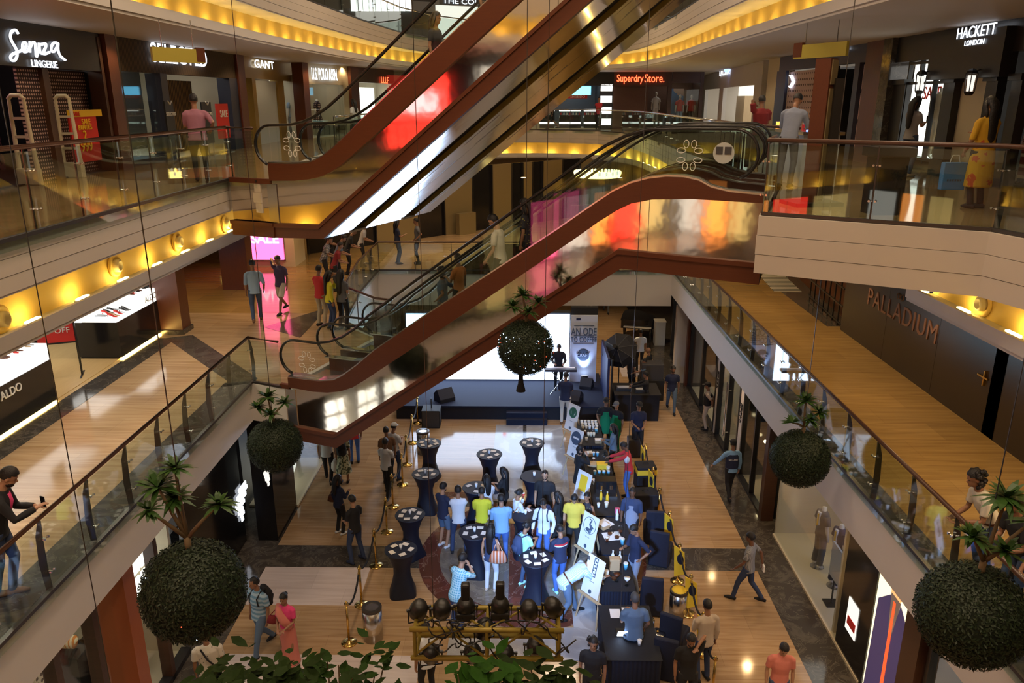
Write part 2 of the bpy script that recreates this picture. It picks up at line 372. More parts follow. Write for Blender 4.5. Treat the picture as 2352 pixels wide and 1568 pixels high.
# upper slabs
struct('floor', radial([(-6.2, -9), (-6.2, 21.5), (-5.5, 25), (-5.5, 28.7), (5.6, 28.7), (5.6, -9)], 3.9, 4.5), 'floor_beige')
struct('floor', radial(offs([(-6.3, -9), (-6.3, 22)]+E2[6:], .02), 8.45, 9.0, c=(0, 12)), 'floor_ochre')
struct('floor', radial(E3, 12.9, 13.5), 'floor_ochre')
struct('floor', MB().prism([(-8.5, 16.4), (-6.3, 16.75), epl(TU, -.08, 0), epl(TU, -.08, 3.6), (-5.2, 20.6), (-6.1, 22), (-6.35, 26), (-6.1, 33), (-6.4, 50), (-17.5, 50), (-17.5, 16.4)], 8.9, 8.999), 'floor_ochre')
struct('floor', MB().prism([(-8.5, 16.2), (-6.2, 16.5), epl(TL, .06, 0), epl(TL, .06, 4.1), (-5.2, 21.5), (-5.5, 25), (-9.5, 26)], 4.4, 4.499), 'floor_beige')
struct('floor', strip([(-9.85, -9), (-9.85, 19.9)], -.55, 0, 4.5, 4.504), 'marble_dark')
struct('floor', strip([(-9.85, -9), (-9.85, 19.9)], 0, 5, 4.5, 4.506), 'shop_floor_wood')
struct('floor', strip(E1[:2], .02, .55, 4.5, 4.504), 'marble_dark')
struct('floor', MB().prism([(-6.2, 16), (-9.6, 19.9), (-9.0, 20.2), (-6.1, 16.8)], 4.5, 4.505).prism([(-6.0, 20), (-6.0, 23.2), (-7.3, 21.0)], 4.5, 4.505), 'marble_dark')
struct('floor', MB().bb((5.62, -9, 4.5), (5.95, 28.7, 4.508)), 'marble_dark')
struct('floor', MB().bb((5.62, -9, 4.5), (12.3, 46, 4.503)).bb((-17, 22.5, 4.5), (-5.6, 46, 4.503)), 'floor_warm_lit')  # overlay on the same stone, painted as if lit warm
struct('floor', MB().bb((8.6, 21.3, 4.5), (12, 28, 4.505)).bb((6.5, -9, 9), (6.9, 9, 9.004)), 'marble_dark')
# fascias, coves and ceilings
def fascia(t, E, z, fh):
    m = MB()
    for k in range(3):
        h = fh/3; q = strip(E, -.02 if k != 1 else -.026, .1, z-fh+h*k+.004, z-fh+h*(k+1)-.004); m.add(q.v, q.f)
    q = strip(E, 0, .09, z-fh, z); m.add(q.v, q.f)
    struct(t, m, 'plaster')
def gallery(E, z, n, fh=.63, dr=1.36):
    t = 'trim_%d' % n; k_ = dr-1.36
    struct(t, strip(E, 0, 1.0, z-fh-.03, z-fh), 'plaster_white')
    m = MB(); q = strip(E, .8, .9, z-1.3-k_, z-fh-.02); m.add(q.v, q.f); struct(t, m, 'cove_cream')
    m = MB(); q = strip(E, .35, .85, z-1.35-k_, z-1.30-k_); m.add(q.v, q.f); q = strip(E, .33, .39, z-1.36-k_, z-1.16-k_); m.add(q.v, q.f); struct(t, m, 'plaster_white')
    struct('ceiling', radial(offs(E, .36), z-1.42-k_, z-1.36-k_), 'ceiling_white')
E2L = [(-6.3, -9), (-6.3, 22)]+far+[(5.2, 22), (5.25, 19)]; E2R = [(6.28, 13.2), (6.28, -9)]
gallery(E3, Z3, 1); fascia('trim_1', E3, Z3, .63)
jut = E2.index((3.5, 11.6)); fascia('trim_2', E2[:jut], Z2, .63); fascia('trim_2', E2[jut-1:], Z2, .86)
gallery(E2L, Z2, 2, dr=1.45); gallery(E2R, Z2, 2, dr=1.62)
struct('ceiling', MB().prism([epl(TL, 9.9, 3.6), epl(TL, 9.9, 0), (3.5, 11.65), (6.05, 10.2), (6.7, 9.3), (6.7, 16)], 8.14, 8.2), 'plaster_white')
m = MB()
q = strip(E1[:5], -.02, .1, 3.6, 4.5); m.add(q.v, q.f); q = strip(E1[4:7]+[E1[7]], -.02, .1, 3.15, 4.5); m.add(q.v, q.f)
q = strip(E1[7:], -.02, .1, 3.6, 4.5); m.add(q.v, q.f)
struct('trim_3', m, 'plaster_white'); struct('ceiling', radial(offs(E1, .05), 3.57, 3.63), 'ceiling_white')
# roof of the atrium above, with its own cove of daylight-less glass
struct('ceiling', MB().bb((-18, -9, 19), (17, 60, 19.2)), 'ceiling_white')
# cove lamps: short warm strips lying in the trough
cove0 = None
def cove_lamps(E, z, step=1.1, lab='', ymin=-6):
    global cove0
    P = offs(E, .62); acc = 0
    for a, b in zip(P[:-1], P[1:]):
        a = Vector(a); b = Vector(b); L = (b-a).length; d = (b-a).normalized() if L > 0 else None
        while L > 0 and acc < L:
            p = a+d*acc; acc += step
            if p.y < ymin: continue
            rz = math.atan2(d.y, d.x)
            if cove0 is None:
                cove0 = thing('cove_lamp', '', 'lamp', (p.x, p.y, z-1.3), rz)
                obj('housing', MB().box((0, 0, .02), (.34, .09, .04)), 'white_plastic', cove0)
                obj('glowing_strip', MB().box((0, 0, .055), (.3, .06, .03)), 'cove_glow', cove0); o = cove0
            else: o = dup(cove0, (p.x, p.y, z-1.3), rz)
            o['label'] = lab; o['group'] = lab.replace('small warm strip lamp', 'strip lamps')
        acc -= L
cove_lamps(E3, Z3, 1.2, 'small warm strip lamp glowing in the cove trough above the upper shop gallery')
LAB2 = 'small warm strip lamp glowing in the cove trough under the upper gallery edge'
cove_lamps(E2R, Z2-.26, 1.3, LAB2); cove_lamps(E2L, Z2-.09, 1.3, 'small warm strip lamp glowing in the cove trough under the upper gallery edge')
# walls
def wall(name, pts, z0, z1, mt, th=.2):
    struct(name, strip(pts, 0, th, z0, z1), mt)
L2W = [(-9.9, -9), (-9.9, 24), (-9.6, 30), (-8.9, 36), (-7.6, 42), (-5.8, 46.5)]
R2W = [(10.9, 46.5), (10.4, 44), (9.9, 29), (9.5, 16), (9.4, -9)]
wall('wall_left', offs(L2W, 5), 9, 12.2, 'charcoal'); wall('wall_right', offs(R2W, 5), 9, 12.2, 'charcoal')
wall('wall_back', [(-12, 54), (17, 54)], 9, 12.2, 'plaster')
wall('wall_left', [(-16, -9), (-16, 45)], 4.5, 7.58, 'plaster'); wall('wall_right', [(12.4, 45), (12.4, -9)], 4.5, 7.58, 'plaster')
wall('wall_back', [(-17.5, 47), (16, 47)], 4.5, 7.58, 'plaster')
wall('wall_left', [(-11.5, -9), (-11.5, 52)], 0, 3.6, 'charcoal'); wall('wall_right', [(10.5, 52), (10.5, -9)], 0, 3.6, 'charcoal')
wall('wall_back', [(-12, 46), (12, 46)], 0, 3.6, 'plaster')
wall('wall_left', [(-15, -9), (-15, 50)], 13.5, 19, 'plaster'); wall('wall_right', [(14, 50), (14, -9)], 13.5, 19, 'plaster'); wall('wall_back', [(-15, 52), (14, 52)], 13.5, 19, 'plaster')
wall('wall_front', [(14, -9), (-16, -9)], 0, 19, 'plaster')
struct('floor', MB().bb((-6.3, -9, 8.6), (6.3, -1.4, 9)), 'floor_ochre')
# speakers set in the cove face
def round_speaker(pos, nrm, lab):
    t = thing('round_speaker', lab, 'speaker', pos, math.atan2(nrm[0], -nrm[1]))
    # local -y is outward
    def ringp(r, y): return [(r*math.cos(2*PI*i/24), y, r*math.sin(2*PI*i/24)) for i in range(24)]
    def lathe_y(prof):
        m = MB(); 
        for r, y in prof: m.v += ringp(r, y)
        for k in range(len(prof)-1):
            for i in range(24): j = (i+1) % 24; m.f.append((k*24+i, k*24+j, (k+1)*24+j, (k+1)*24+i))
        m.f.append(tuple(range(23, -1, -1))); m.f.append(tuple(len(prof)*24-24+i for i in range(24))); return m
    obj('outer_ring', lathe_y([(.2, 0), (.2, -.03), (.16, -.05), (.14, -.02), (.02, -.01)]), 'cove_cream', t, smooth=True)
    obj('speaker_cone', lathe_y([(.11, 0), (.11, -.1), (.08, -.12), (.05, -.07), (.01, -.07)]), 'cream_plastic', t, smooth=True)
for (u, v), lb in (((-2, 733), 'cut by the picture edge'), ((262, 610), 'middle one above the shoe shop'), ((405, 555), 'near the wooden escalator'), ((516, 515), 'half behind the escalator')):
    p = onx(u, v, -7.08); round_speaker((-7.08, p.y, p.z), (1, 0), 'round cream speaker in the left yellow cove, '+lb)
p = onx(2262, 698, 7.08); round_speaker((7.08, p.y, p.z), (-1, 0), 'round cream speaker in the yellow cove above the black hoarding')
# downlights
dl0 = None
def downlight(x, y, z, lab, grp, dark=False):
    global dl0
    if dl0 is None:
        dl0 = thing('downlight', lab, 'ceiling light', (x, y, z), 0, grp)
        obj('rim', MB().lathe((0, 0, -.012), [(.13, 0), (.13, .012), (.11, .012), (.095, 0)]), 'white_plastic', dl0, smooth=True)
        obj('lamp_disc', MB().cyl((0, 0, -.016), .1, .008), 'lamp_warm', dl0); return dl0
    return dup(dl0, (x, y, z), 0, lab, grp)
LGT = []
gl_l = 'row of round downlights along the left ceiling'; gl_r = 'row of round downlights along the right ceiling'
for (u, v) in [(100, 36), (208, 56), (297, 71), (369, 83), (487, 103), (542, 112), (590, 118), (628, 124), (666, 130), (703, 136), (733, 140), (765, 144), (790, 148), (815, 151), (840, 156), (880, 162)]:
    p = onz(u, v, 12.14); downlight(p.x, p.y, 12.14, 'round warm downlight set flush in the left gallery ceiling', gl_l); LGT.append(p)
for (u, v) in [(2190, 8), (2030, 47), (1970, 61), (1912, 75), (1866, 85), (1826, 95), (1790, 104), (1760, 111), (1730, 106), (1702, 124), (1680, 130), (1640, 138), (1620, 144), (1588, 150), (1546, 158), (1480, 165), (1440, 166)]:
    p = onz(u, v, 12.14); 
    if p.y < 52: downlight(p.x, p.y, 12.14, 'round warm downlight set flush in the right gallery ceiling', gl_r); LGT.append(p)
gl = 'round downlights in the ceilings of the middle and ground floors'
for x, y, z in [(-8.2, 6, 7.52), (-8.2, 10, 7.52), (-8.2, 14, 7.52), (-8.2, 18, 7.52), (-8, 23, 7.52), (-12, 23, 7.52), (-8, 28, 7.52), (-4, 32, 7.52), (0, 33, 7.52), (4, 33, 7.52), (-8, 34, 7.52), (7.3, 8, 7.33), (7.3, 12, 7.33), (7.3, 16, 7.33), (7.3, 20, 7.33), (7.3, 24, 7.33), (8, 29, 7.33)]:
    downlight(x, y, z, 'round warm downlight in the middle gallery ceiling, hidden above its walkway', gl); LGT.append(Vector((x, y, z)))
# ================================================================= RAILINGS
def railing(pts, z, label, h=1.08, step=1.15, posts='fin', hand='dark_wood', glass='rail_glass', drop=.12, cat='railing', side=1):
    a0 = pts[0]; t = thing('glass_railing', label, cat, (a0[0], a0[1], z), 0)
    cx = -t.location
    def W(p, zz): return (p[0], p[1], zz)
    # handrail
    P = [W(p, z+h) for p in pts]
    obj('handrail', MB().tube(P, .032, 8), hand, t, smooth=True, world=True)
    q = strip(pts, -.02, .05, z-.0, z+.05); obj('base_channel', q, 'dark_steel', t, world=True)
    for a, b in zip(pts[:-1], pts[1:]):
        a = Vector(a); b = Vector(b); L = (b-a).length; k = max(1, round(L/step)); d = (b-a)/L; n = Vector((-d.y, d.x))
        for i in range(k):
            s0 = a+(b-a)*(i/k)+d*.012; s1 = a+(b-a)*((i+1)/k)-d*.012
            m = MB(); o = n*.02
            p = [(s0.x-o.x*-.0, s0.y), (s1.x, s1.y), (s1.x+n.x*.014, s1.y+n.y*.014), (s0.x+n.x*.014, s0.y+n.y*.014)]
            g = obj('glass_panel', m.prism(p, z-drop, z+h-.06), glass, t, world=True)
            if posts:
                c = a+(b-a)*(i/k)+n*.06*side
                pm = MB()
                if posts == 'fin':                    # curved flat steel fin, leaning into the walkway
                    prof = [(.0, .0), (.02, .4), (.0, .8), (-.04, 1.03)]
                    for (y0, z0), (y1, z1), w0, w1 in zip(prof[:-1], prof[1:], (.085, .1, .085), (.1, .085, .035)):
                        A = Vector((c.x+n.x*side*y0, c.y+n.y*side*y0, z+z0)); B = Vector((c.x+n.x*side*y1, c.y+n.y*side*y1, z+z1)); hd = .01
                        vs = []
                        for Q, ww in ((A, w0), (B, w1)):
                            for sx, sy in ((-1, -1), (1, -1), (1, 1), (-1, 1)): vs.append((Q.x+d.x*hd*sx+n.x*ww/2*sy, Q.y+d.y*hd*sx+n.y*ww/2*sy, Q.z))
                        pm.add(vs, [(0, 1, 5, 4), (1, 2, 6, 5), (2, 3, 7, 6), (3, 0, 4, 7), (3, 2, 1, 0), (4, 5, 6, 7)])
                    pb = obj('post', pm, 'dark_steel', t, world=True)
                else:
                    pb = obj('post', pm.tube([(c.x, c.y, z), (c.x, c.y, z+h)], .014, 8), 'dark_steel', t, world=True)
                cm = MB()
                for zz in (z+.3, z+.78):
                    cm.tube([(c.x, c.y, zz), (c.x-n.x*.09*side, c.y-n.y*.09*side, zz)], .008, 6)
                    for sg in (-1, 1): cm.tube([(c.x-n.x*.075*side+d.x*.04*sg, c.y-n.y*.075*side+d.y*.04*sg, zz), (c.x-n.x*.1*side+d.x*.04*sg, c.y-n.y*.1*side+d.y*.04*sg, zz)], .016, 8)
                obj('glass_clamp', cm, 'steel', pb).matrix_parent_inverse = Matrix.Identity(4)
                pb.children[0].data.transform(Matrix.Translation(-t.location))
    return t
c2 = Vector(epl(TU, -.1, 0))
railing([(-6.22, 2), (-6.22, 16.75), (c2.x-.05, c2.y)], Z2, 'glass railing along the left upper gallery in front of the lingerie shop', hand='dark_wood', posts='tube')
railing([(-6.12, 2), (-6.12, 16.5), epl(TL, 0, -.02)], Z1, 'glass railing along the left middle gallery opposite the shoe shop')
railing([(5.55, 28.6), (5.55, 2)], Z1, 'long glass railing along the right middle gallery beside the black hoarding')
railing([(-5.1, 21.5), (-5.4, 25), (-5.4, 28.6), (5.5, 28.6)], Z1, 'glass railing round the far end of the middle floor opening, people leaning on it', step=1.3)
railing([epl(TL, .5, 4.15), epl(TL, 0, 4.15), (-5.1, 21.5)], Z1, 'short glass railing beside the foot of the lower escalators where two women stand', step=1.0, posts='tube')
railing([(3.54, 11.65), (6.09, 10.19), (6.34, 9.3), (6.34, 4)], Z2, 'glass railing of the right upper landing in front of the woman in yellow', step=1.2, hand='dark_wood')
railing([epl(TL, 9.95, .05), (3.54, 11.65)], Z2, 'short glass panel railing beside the top of the lower escalators', step=1.4, posts='tube')
railing([epl(TL, 10.2, 3.7), (5.15, 19), (5.2, 22)]+[p for p in reversed(far) if 0][:0], Z2, 'glass railing behind the escalator head where a man in white shirt leans', step=1.2, posts='tube')
railing([(5.2, 22)][:0]+[(p[0], p[1]) for p in far[::2]]+[(5.2, 24), (5.2, 22)], Z2, 'glass railing curving round the far end of the upper opening', step=1.6, posts='tube', hand='steel')
railing([E3[1]]+E3[2:-1:2], Z3, 'glass railing of the topmost gallery behind the upper escalators', step=1.8, posts='tube', hand='steel')
def poster_board_on_rail(): pass
mat('grey_panel_', (.45, .48, .46), .6)
# ================================================================= ESCALATORS
def prof(pl, s): return ip(pl, s)
def escalator(name, th, w0, U, Lo, BU, BL, s0, s1, zlo, zhi, slope, hand, label, cladding=True, width=1.3, newels=(None, None), e0=None, wp=0):
    x, y = epl(th, 0, w0); t = thing('escalator', label, 'escalator', (x, y, 0), -th)
    W = width+.3
    if cladding:
        obj('upper_wood_band', MB().side(U, Lo, -.05, .05), 'brown_wood', t)
        rim = [(a, b+.03) for a, b in U]; obj('steel_rim', MB().side(rim, U, -.03, .12), 'steel', t)
        obj('mirror_side_panel', MB().side(Lo, BU, 0, .03), 'bronze_mirror', t)
        lipu = [(a, b+.02) for a, b in BU]; 
        obj('lower_wood_band', MB().side([(a, b-.07) for a, b in BU], BL, -.04, .05).side(BU, [(a, b-.08) for a, b in BU], -.075, .05), 'brown_wood', t)
    else:
        obj('side_panel', MB().side(U, BL, 0, .04), 'dark_wood', t)
    # far side cladding and truss body
    obj('far_side_panel', MB().side(U, BL, W-.04, W), 'brown_wood', t)
    tr = [(a, b-.5) for a, b in U]; 
    obj('truss_body', MB().side([(a, min(b-.45, c)) for (a, b), c in zip(U, [ip(Lo, a[0]) for a in U])], [(a, b+.12) for a, b in BL], .08, W-.08), 'black_matte', t)
    # step line (approx .12 below the rim)
    st = [(s0, zlo), (s0+1.55, zlo), (s0+1.55+(zhi-zlo)/slope, zhi), (s1, zhi)]
    nst = int((zhi-zlo)/.2); a = s0+1.55; m = MB(); run = (zhi-zlo)/slope/nst
    comb = MB()
    for i in range(nst):
        z = zlo+.2*(i+1); m = MB()
        m.bb((a+i*run, .22, z-.03), (a+(i+1)*run, W-.22, z)); m.bb((a+i*run, .22, z-.2), (a+i*run+.02, W-.22, z-.03))
        for g in range(5): m.bb((a+i*run+.02+g*.055, .22, z), (a+i*run+.045+g*.055, W-.22, z+.006))
        obj('step', m, 'dark_steel', t)
    obj('landing_plate', MB().bb((s0, .2, zlo-.04), (s0+1.5, W-.2, zlo+.004)), 'steel', t)
    obj('landing_plate', MB().bb((a+nst*run, .2, zhi-.04), (s1, W-.2, zhi+.004)), 'steel', t)
    # balustrades: glass, deck and handrail loop on both sides
    for k, w in enumerate((.1, W-.1)):
        top = [(p[0], p[1]-.05) for p in hand]
        gl = MB().side(top, [(p, ip(U, p)+.0) for p in [q[0] for q in U] if top[0][0] <= p <= top[-1][0]] or U, w-.006, w+.006)
        obj('glass_balustrade', gl, 'esc_glass', t)
        loop = [(newels[0][0], newels[0][1])]
        def arc(cx, cz, r, a0, a1, n=10): return [(cx+r*math.cos(R(a0+(a1-a0)*i/n)), cz+r*math.sin(R(a0+(a1-a0)*i/n))) for i in range(n+1)]
        r = .40; L = arc(hand[0][0], hand[0][1]-r, r, -110, -270)[:]; L = arc(hand[0][0], hand[0][1]-r, r, 250, 90)
        Rr = arc(hand[-1][0], hand[-1][1]-r, r, 90, -70)
        path = L+hand[1:-1]+Rr
        obj('rubber_handrail', MB().tube([(p[0], w, p[1]) for p in path], [(.028, .04)]*len(path), 8), 'black_rubber', t, smooth=True)
        if k == 0 or True:
            deck = [(p[0], p[1]+.035) for p in U]
            obj('inner_deck', MB().side(deck, [(p[0], p[1]-.02) for p in deck], min(w, abs(w))-.04 if k == 0 else w-.12, w+.12 if k == 0 else w+.06), 'steel', t)
            gap = [(top[0][0], w), (top[-1][0], w)]
            for s, hh in ((hand[0][0]-.02, hand[0][1]), (hand[-1][0]+.02, hand[-1][1])):
                m = MB(); pts = arc(s, hh-r, r-.04, 90 if s > 3 else 270, -90 if s > 3 else 90, 12)
                o = len(m.v); m.v += [(p[0], w-.006, p[1]) for p in pts]+[(p[0], w+.006, p[1]) for p in pts]; n = len(pts)
                m.f += [tuple(range(n)), tuple(range(2*n-1, n-1, -1))]
                obj('rounded_glass_end', m, 'esc_glass', t)
    return t
U = smooth_poly([(.2, 4.79), (1.25, 4.80), (1.72, 5.06), (2.66, 5.86), (6.18, 8.27), (6.9, 8.80), (7.5, 9.22), (8.1, 9.40), (8.7, 9.40), (9.1, 9.2), (9.9, 9.15)], 1)
Lo = smooth_poly([(.2, 4.56), (1.04, 4.53), (1.71, 4.68), (2.27, 5.05), (6.52, 8.13), (7.29, 8.72), (7.82, 9.0), (8.7, 9.05)], 1)+[(9.9, 9.03)]
BU = [(.2, 3.63), (1.3, 3.60), (7.48, 8.12), (8.62, 8.08), (9.9, 8.05)]
BL = [(.2, 3.29), (1.33, 3.27), (7.55, 7.78), (8.64, 7.73), (9.9, 7.68)]
HR = smooth_poly([(.35, 5.62), (1.1, 5.62), (1.75, 5.9), (2.4, 6.5), (6.0, 9.05), (7.0, 9.8), (7.7, 10.14), (8.3, 10.18), (9.3, 10.18)], 1)
el = escalator('lower', TL, 0, U, Lo, BU, BL, .2, 9.9, Z1, Z2, .68, HR, 'wood-clad escalator from middle floor up to right landing, a couple riding it', newels=((.35, 5.62), (9.3, 10.18)))
escalator('lower2', TL, 2.05, U, Lo, BU, BL, .2, 9.9, Z1, Z2, .68, HR, 'second lower escalator, just behind the nearer one, two men riding it down', cladding=False, newels=((.35, 5.62), (9.3, 10.18)))
def ext(pl, sl, s1): a, b = pl[-1]; return pl+[(s1, b+sl*(s1-a))]
U2 = smooth_poly([(.2, 9.40), (.95, 9.40), (1.42, 9.48), (1.97, 9.82), (2.76, 10.44), (5.25, 12.26), (7.6, 13.96)], 1)
L2_ = smooth_poly([(.2, 9.05), (1.07, 9.09), (1.61, 9.21), (2.15, 9.5), (5.8, 12.2), (7.6, 13.5)], 1)
B2U = [(.2, 8.18), (1.36, 8.22), (6.56, 12.16), (7.6, 12.95)]
B2L = [(.2, 7.88), (1.45, 7.95), (7.01, 12.14), (7.6, 12.6)]
H2 = smooth_poly([(.2, 10.14), (.9, 10.16), (1.5, 10.38), (2.2, 10.85), (4.6, 12.66), (7.2, 14.55), (7.55, 14.75)], 1)
eu = escalator('upper', TU, 0, U2, L2_, B2U, B2L, .2, 7.6, Z2, Z3, .75, H2, 'wood-clad upper escalator rising from left landing across the picture, heads of riders showing', newels=((0, 0), (0, 0)))
escalator('upper2', TU, 2.05, U2, L2_, B2U, B2L, .2, 7.6, Z2, Z3, .75, H2, 'second upper escalator, behind the nearer one rising to the top right', cladding=False, newels=((0, 0), (0, 0)))
def loops(t, cx, cz, w, s=.14):                       # looped flower pattern etched on the balustrade glass
    m = MB()
    for dx, dz, hx, hz in ((-1, .55, .5, .3), (1, .55, .5, .3), (-1, -.55, .5, .3), (1, -.55, .5, .3), (-.45, 1.3, .3, .45), (.45, 1.3, .3, .45), (-.45, -1.3, .3, .45), (.45, -1.3, .3, .45)):
        m.tube([(cx+s*(dx+hx*math.cos(2*PI*i/14)), w, cz+s*(dz+hz*math.sin(2*PI*i/14))) for i in range(15)], .006, 4)
    obj('etched_pattern', m, 'white_plastic', t)
loops(el, 8.6, 9.75, .08); loops(el, .65, 5.15, .08); loops(eu, .75, 9.78, .08)
m = MB(); m.tube([(9.15, .07, 9.8), (9.15, .075, 9.8)], .17, 24); obj('caution_sticker', m, 'grey_panel_', el)
m = MB(); m.box((9.08, .06, 9.84), (.11, .004, .12)); m.box((9.22, .06, 9.84), (.11, .004, .12)); obj('sticker_print', m, 'charcoal', el)
# mirrored soffits with sunk brown troughs, one per bank
def soffit(th, BLp, lab, xs, t):
    up = [(a, b+.14) for a, b in BLp]; up2 = [(a, b+.42) for a, b in BLp]; up3 = [(a, b+.46) for a, b in BLp]
    for w0, w1 in xs: obj('mirror_panel', MB().side([(a, b+.03) for a, b in BLp], BLp, w0, w1), 'soffit_mirror', t)
    for (a0, a1), (b0, b1) in zip(xs[:-1], xs[1:]):
        if b0-a1 > .1:
            obj('sunk_trough', MB().side(up3, up2, a1, b0).side(up2, BLp, a1-.02, a1+.01).side(up2, BLp, b0-.01, b0+.02), 'gold_paint', t)
            k = BLp[1]; obj('trough_end', MB().bb((k[0]-.3, a1, k[1]-.01), (k[0]+.04, b0, k[1]+.03)), 'plaster_white', t)
    return t
soffit(TU, B2L, 'mirrored underside of the upper escalators reflecting the bright stage screen', [(.05, .85), (1.4, 2.12), (2.13, 2.9), (3.45, 4.25)], eu)
soffit(TL, BL, 'mirrored underside of the lower escalators above the stage', [(.05, .85), (1.4, 2.12), (2.13, 2.9), (3.45, 3.75)], el)
# landing cladding at both banks: short wood and mirror skirts joining the slabs
def skirt(th, s0, s1, zt, zb, zc, lab, t):
    obj('top_band', MB().bb((s0, -.03, zt-.1), (s1, .06, zt)), 'brown_wood', t)
    obj('mirror_panel', MB().bb((s0, .0, zb), (s1, .04, zt-.1)), 'bronze_mirror', t)
    obj('steel_joint', MB().bb((s1-.1, -.02, zb), (s1+.14, .05, zt-.1)), 'steel', t)
    obj('bottom_band', MB().bb((s0, -.07, zc), (s1+.02, .06, zb)).bb((s0-.02, -.1, zb-.07), (s1+.02, .06, zb)), 'brown_wood', t)
skirt(TU, -.9, .2, 9.08, 8.19, 7.88, 'mirror and wood cladding at the left foot of the upper escalator', eu)
skirt(TL, -.05, .2, 4.6, 3.63, 3.29, 'narrow steel and wood cladding at the foot of the lower escalator', el)
# ================================================================= SHOPS
class Wall:                                           # vertical plane through plan points P -> Q (left to right for the viewer)
    def __init__(s, P, Q):
        s.P = Vector((P[0], P[1], 0)); d = Vector((Q[0]-P[0], Q[1]-P[1], 0)); s.L = d.length; s.d = d.normalized()
        s.n = Vector((s.d.y, -s.d.x, 0)); s.rz = math.atan2(s.d.y, s.d.x)
    def at(s, u, v):
        r = Vector(ray(u, v)); k = (s.P).dot(s.n)/r.dot(s.n); w = r*k+Vector((0, 0, HC)); return ((w-s.P).dot(s.d), w.z)
    def pt(s, x, y, z): return s.P+s.d*x+s.n*y+Vector((0, 0, z))
    def box(s, m, x0, x1, z0, z1, y0, y1):
        c = s.pt((x0+x1)/2, (y0+y1)/2, (z0+z1)/2); return m.box(c, (abs(x1-x0), abs(y1-y0), abs(z1-z0)), s.rz)
    def x(s, u, v): return s.at(u, v)[0]
    def off(s, y): w = Wall(s.P, s.P+s.d*s.L); w.P = s.P+s.n*y; return w
def room(wl, x0, x1, zf, zt, depth, back='cream', side=None, light=None, name_lab='', cat='shop interior', fl='cream'):
    """an open shop recess with back wall, sides and a lit ceiling panel"""
    m = MB(); wl.box(m, x0, x1, zf, zt, -depth-.1, -depth); struct('wall_back', m, back)
    m = MB(); wl.box(m, x0-.08, x0, zf, zt, -depth, -.05); wl.box(m, x1, x1+.08, zf, zt, -depth, -.05); struct('wall_side', m, side or back)
    if light:
        m = MB(); wl.box(m, x0, x1, zf, zf+.02, -depth, -.08); struct('floor', m, fl if back != 'clothes_rack' else 'shop_black')
        m = MB(); wl.box(m, x0+.15*(x1-x0), x1-.15*(x1-x0), zt-.06, zt-.02, -depth*.75, -depth*.35)
        tag(obj('ceiling_light_panel', m, light), name_lab, 'ceiling light')
def fit(body, wl, u0, v0, u1, v1, mt='sign_white', y=.16, off=.01, shear=0):
    me = text_mesh(body, 1, .006, off=off*.4, shear=shear); xs = [v.co.x for v in me.vertices]; ys = [v.co.y for v in me.vertices]
    uc, vc = (u0+u1)/2, (v0+v1)/2; wq = wl.off(y); xa, xb = wq.at(u0, vc)[0], wq.at(u1, vc)[0]; za, zb = wq.at(uc, v1)[1], wq.at(uc, v0)[1]
    sx = (xb-xa)/(max(xs)-min(xs)); sy = (zb-za)/(max(ys)-min(ys))
    me.transform(Matrix.Translation((-(max(xs)+min(xs))/2*sx, -(max(ys)+min(ys))/2*sy, 0)) @ Matrix.Diagonal((sx, sy, 1, 1)))
    me.transform(frame(wq.pt((xa+xb)/2, 0, (za+zb)/2), wl.n)); return obj('shop_sign', me, mt)
def glyphs(pos, d, up, n, s, mt, seed=0, th=.02):        # lettering too small to read in the photograph: a row of little strokes
    rd = random.Random(seed); d = Vector(d).normalized(); up = Vector(up).normalized(); nn = d.cross(up); m = MB(); M = Matrix((d, up, nn)).transposed().to_4x4()
    for i in range(n):
        c = Vector(pos)+d*(i-(n-1)/2)*s*.8; k = rd.randint(0, 3)
        m.box(c-d*s*.22, (s*.14, s, th), m=M)
        if k != 1: m.box(c+up*s*(.43 if k else -.43), (s*.55, s*.14, th), m=M)
        if k in (1, 2): m.box(c, (s*.45, s*.13, th), m=M)
        if k == 3: m.box(c+d*s*.2, (s*.14, s, th), m=M)
    return obj('lettering', m, mt)
def flat(wl, nm, u0, v0, u1, v1, mt, y0=0, y1=.04, parent=None, lab=None, cat=None, kind=None, vm=None):
    xa, za = wl.at(u0, v0 if vm is None else vm); xb, zb = wl.at(u1, v1 if vm is None else vm)
    za = wl.at((u0+u1)/2, v0)[1]; zb = wl.at((u0+u1)/2, v1)[1]
    m = MB(); wl.box(m, xa, xb, zb, za, y0, y1)
    o = obj(nm, m, mt, parent, world=True) if parent is not None else obj(nm, m, mt)
    if lab: tag(o, lab, cat)
    if kind: o['kind'] = kind
    return o
mat('cream', (.62, .55, .40), .6); mat('grey_panel', (.42, .46, .52), .5); mat('shop_black', (.016, .015, .017), .35)
mat('gold_frame', (.36, .24, .07), .3, .6); mat('navy_frame', (.03, .035, .07), .4); mat('shop_red', (.6, .02, .015), .6)
mat('skin_plastic', (.72, .68, .60), .4); mat('shop_yellow', (.85, .55, .03), .6); mat('brick_dark', (.10, .045, .025), .7, bump=.6, bscale=30)
mat('light_blue_cloth', (.2, .35, .55), .8); mat('cyan_screen', (.1, .5, .8), .5, emit=2.5, ecol=(.15, .65, 1))
emat('pink_light', (1, .10, .26), 2.6); emat('white_light', (1, .97, .90), 1.5); emat('soft_white', (.95, .9, .8), .8); emat('red_light', (1, .03, .02), 2.6); emat('yellow_room', (1, .72, .25), .8)
emat('blue_glow', (.1, .3, 1), 3); emat('orange_light', (1, .3, .05), 2.2)
patmat('perforated', (.035, .015, .02), (.55, .38, .34), 'grid', 13, frac=.27)
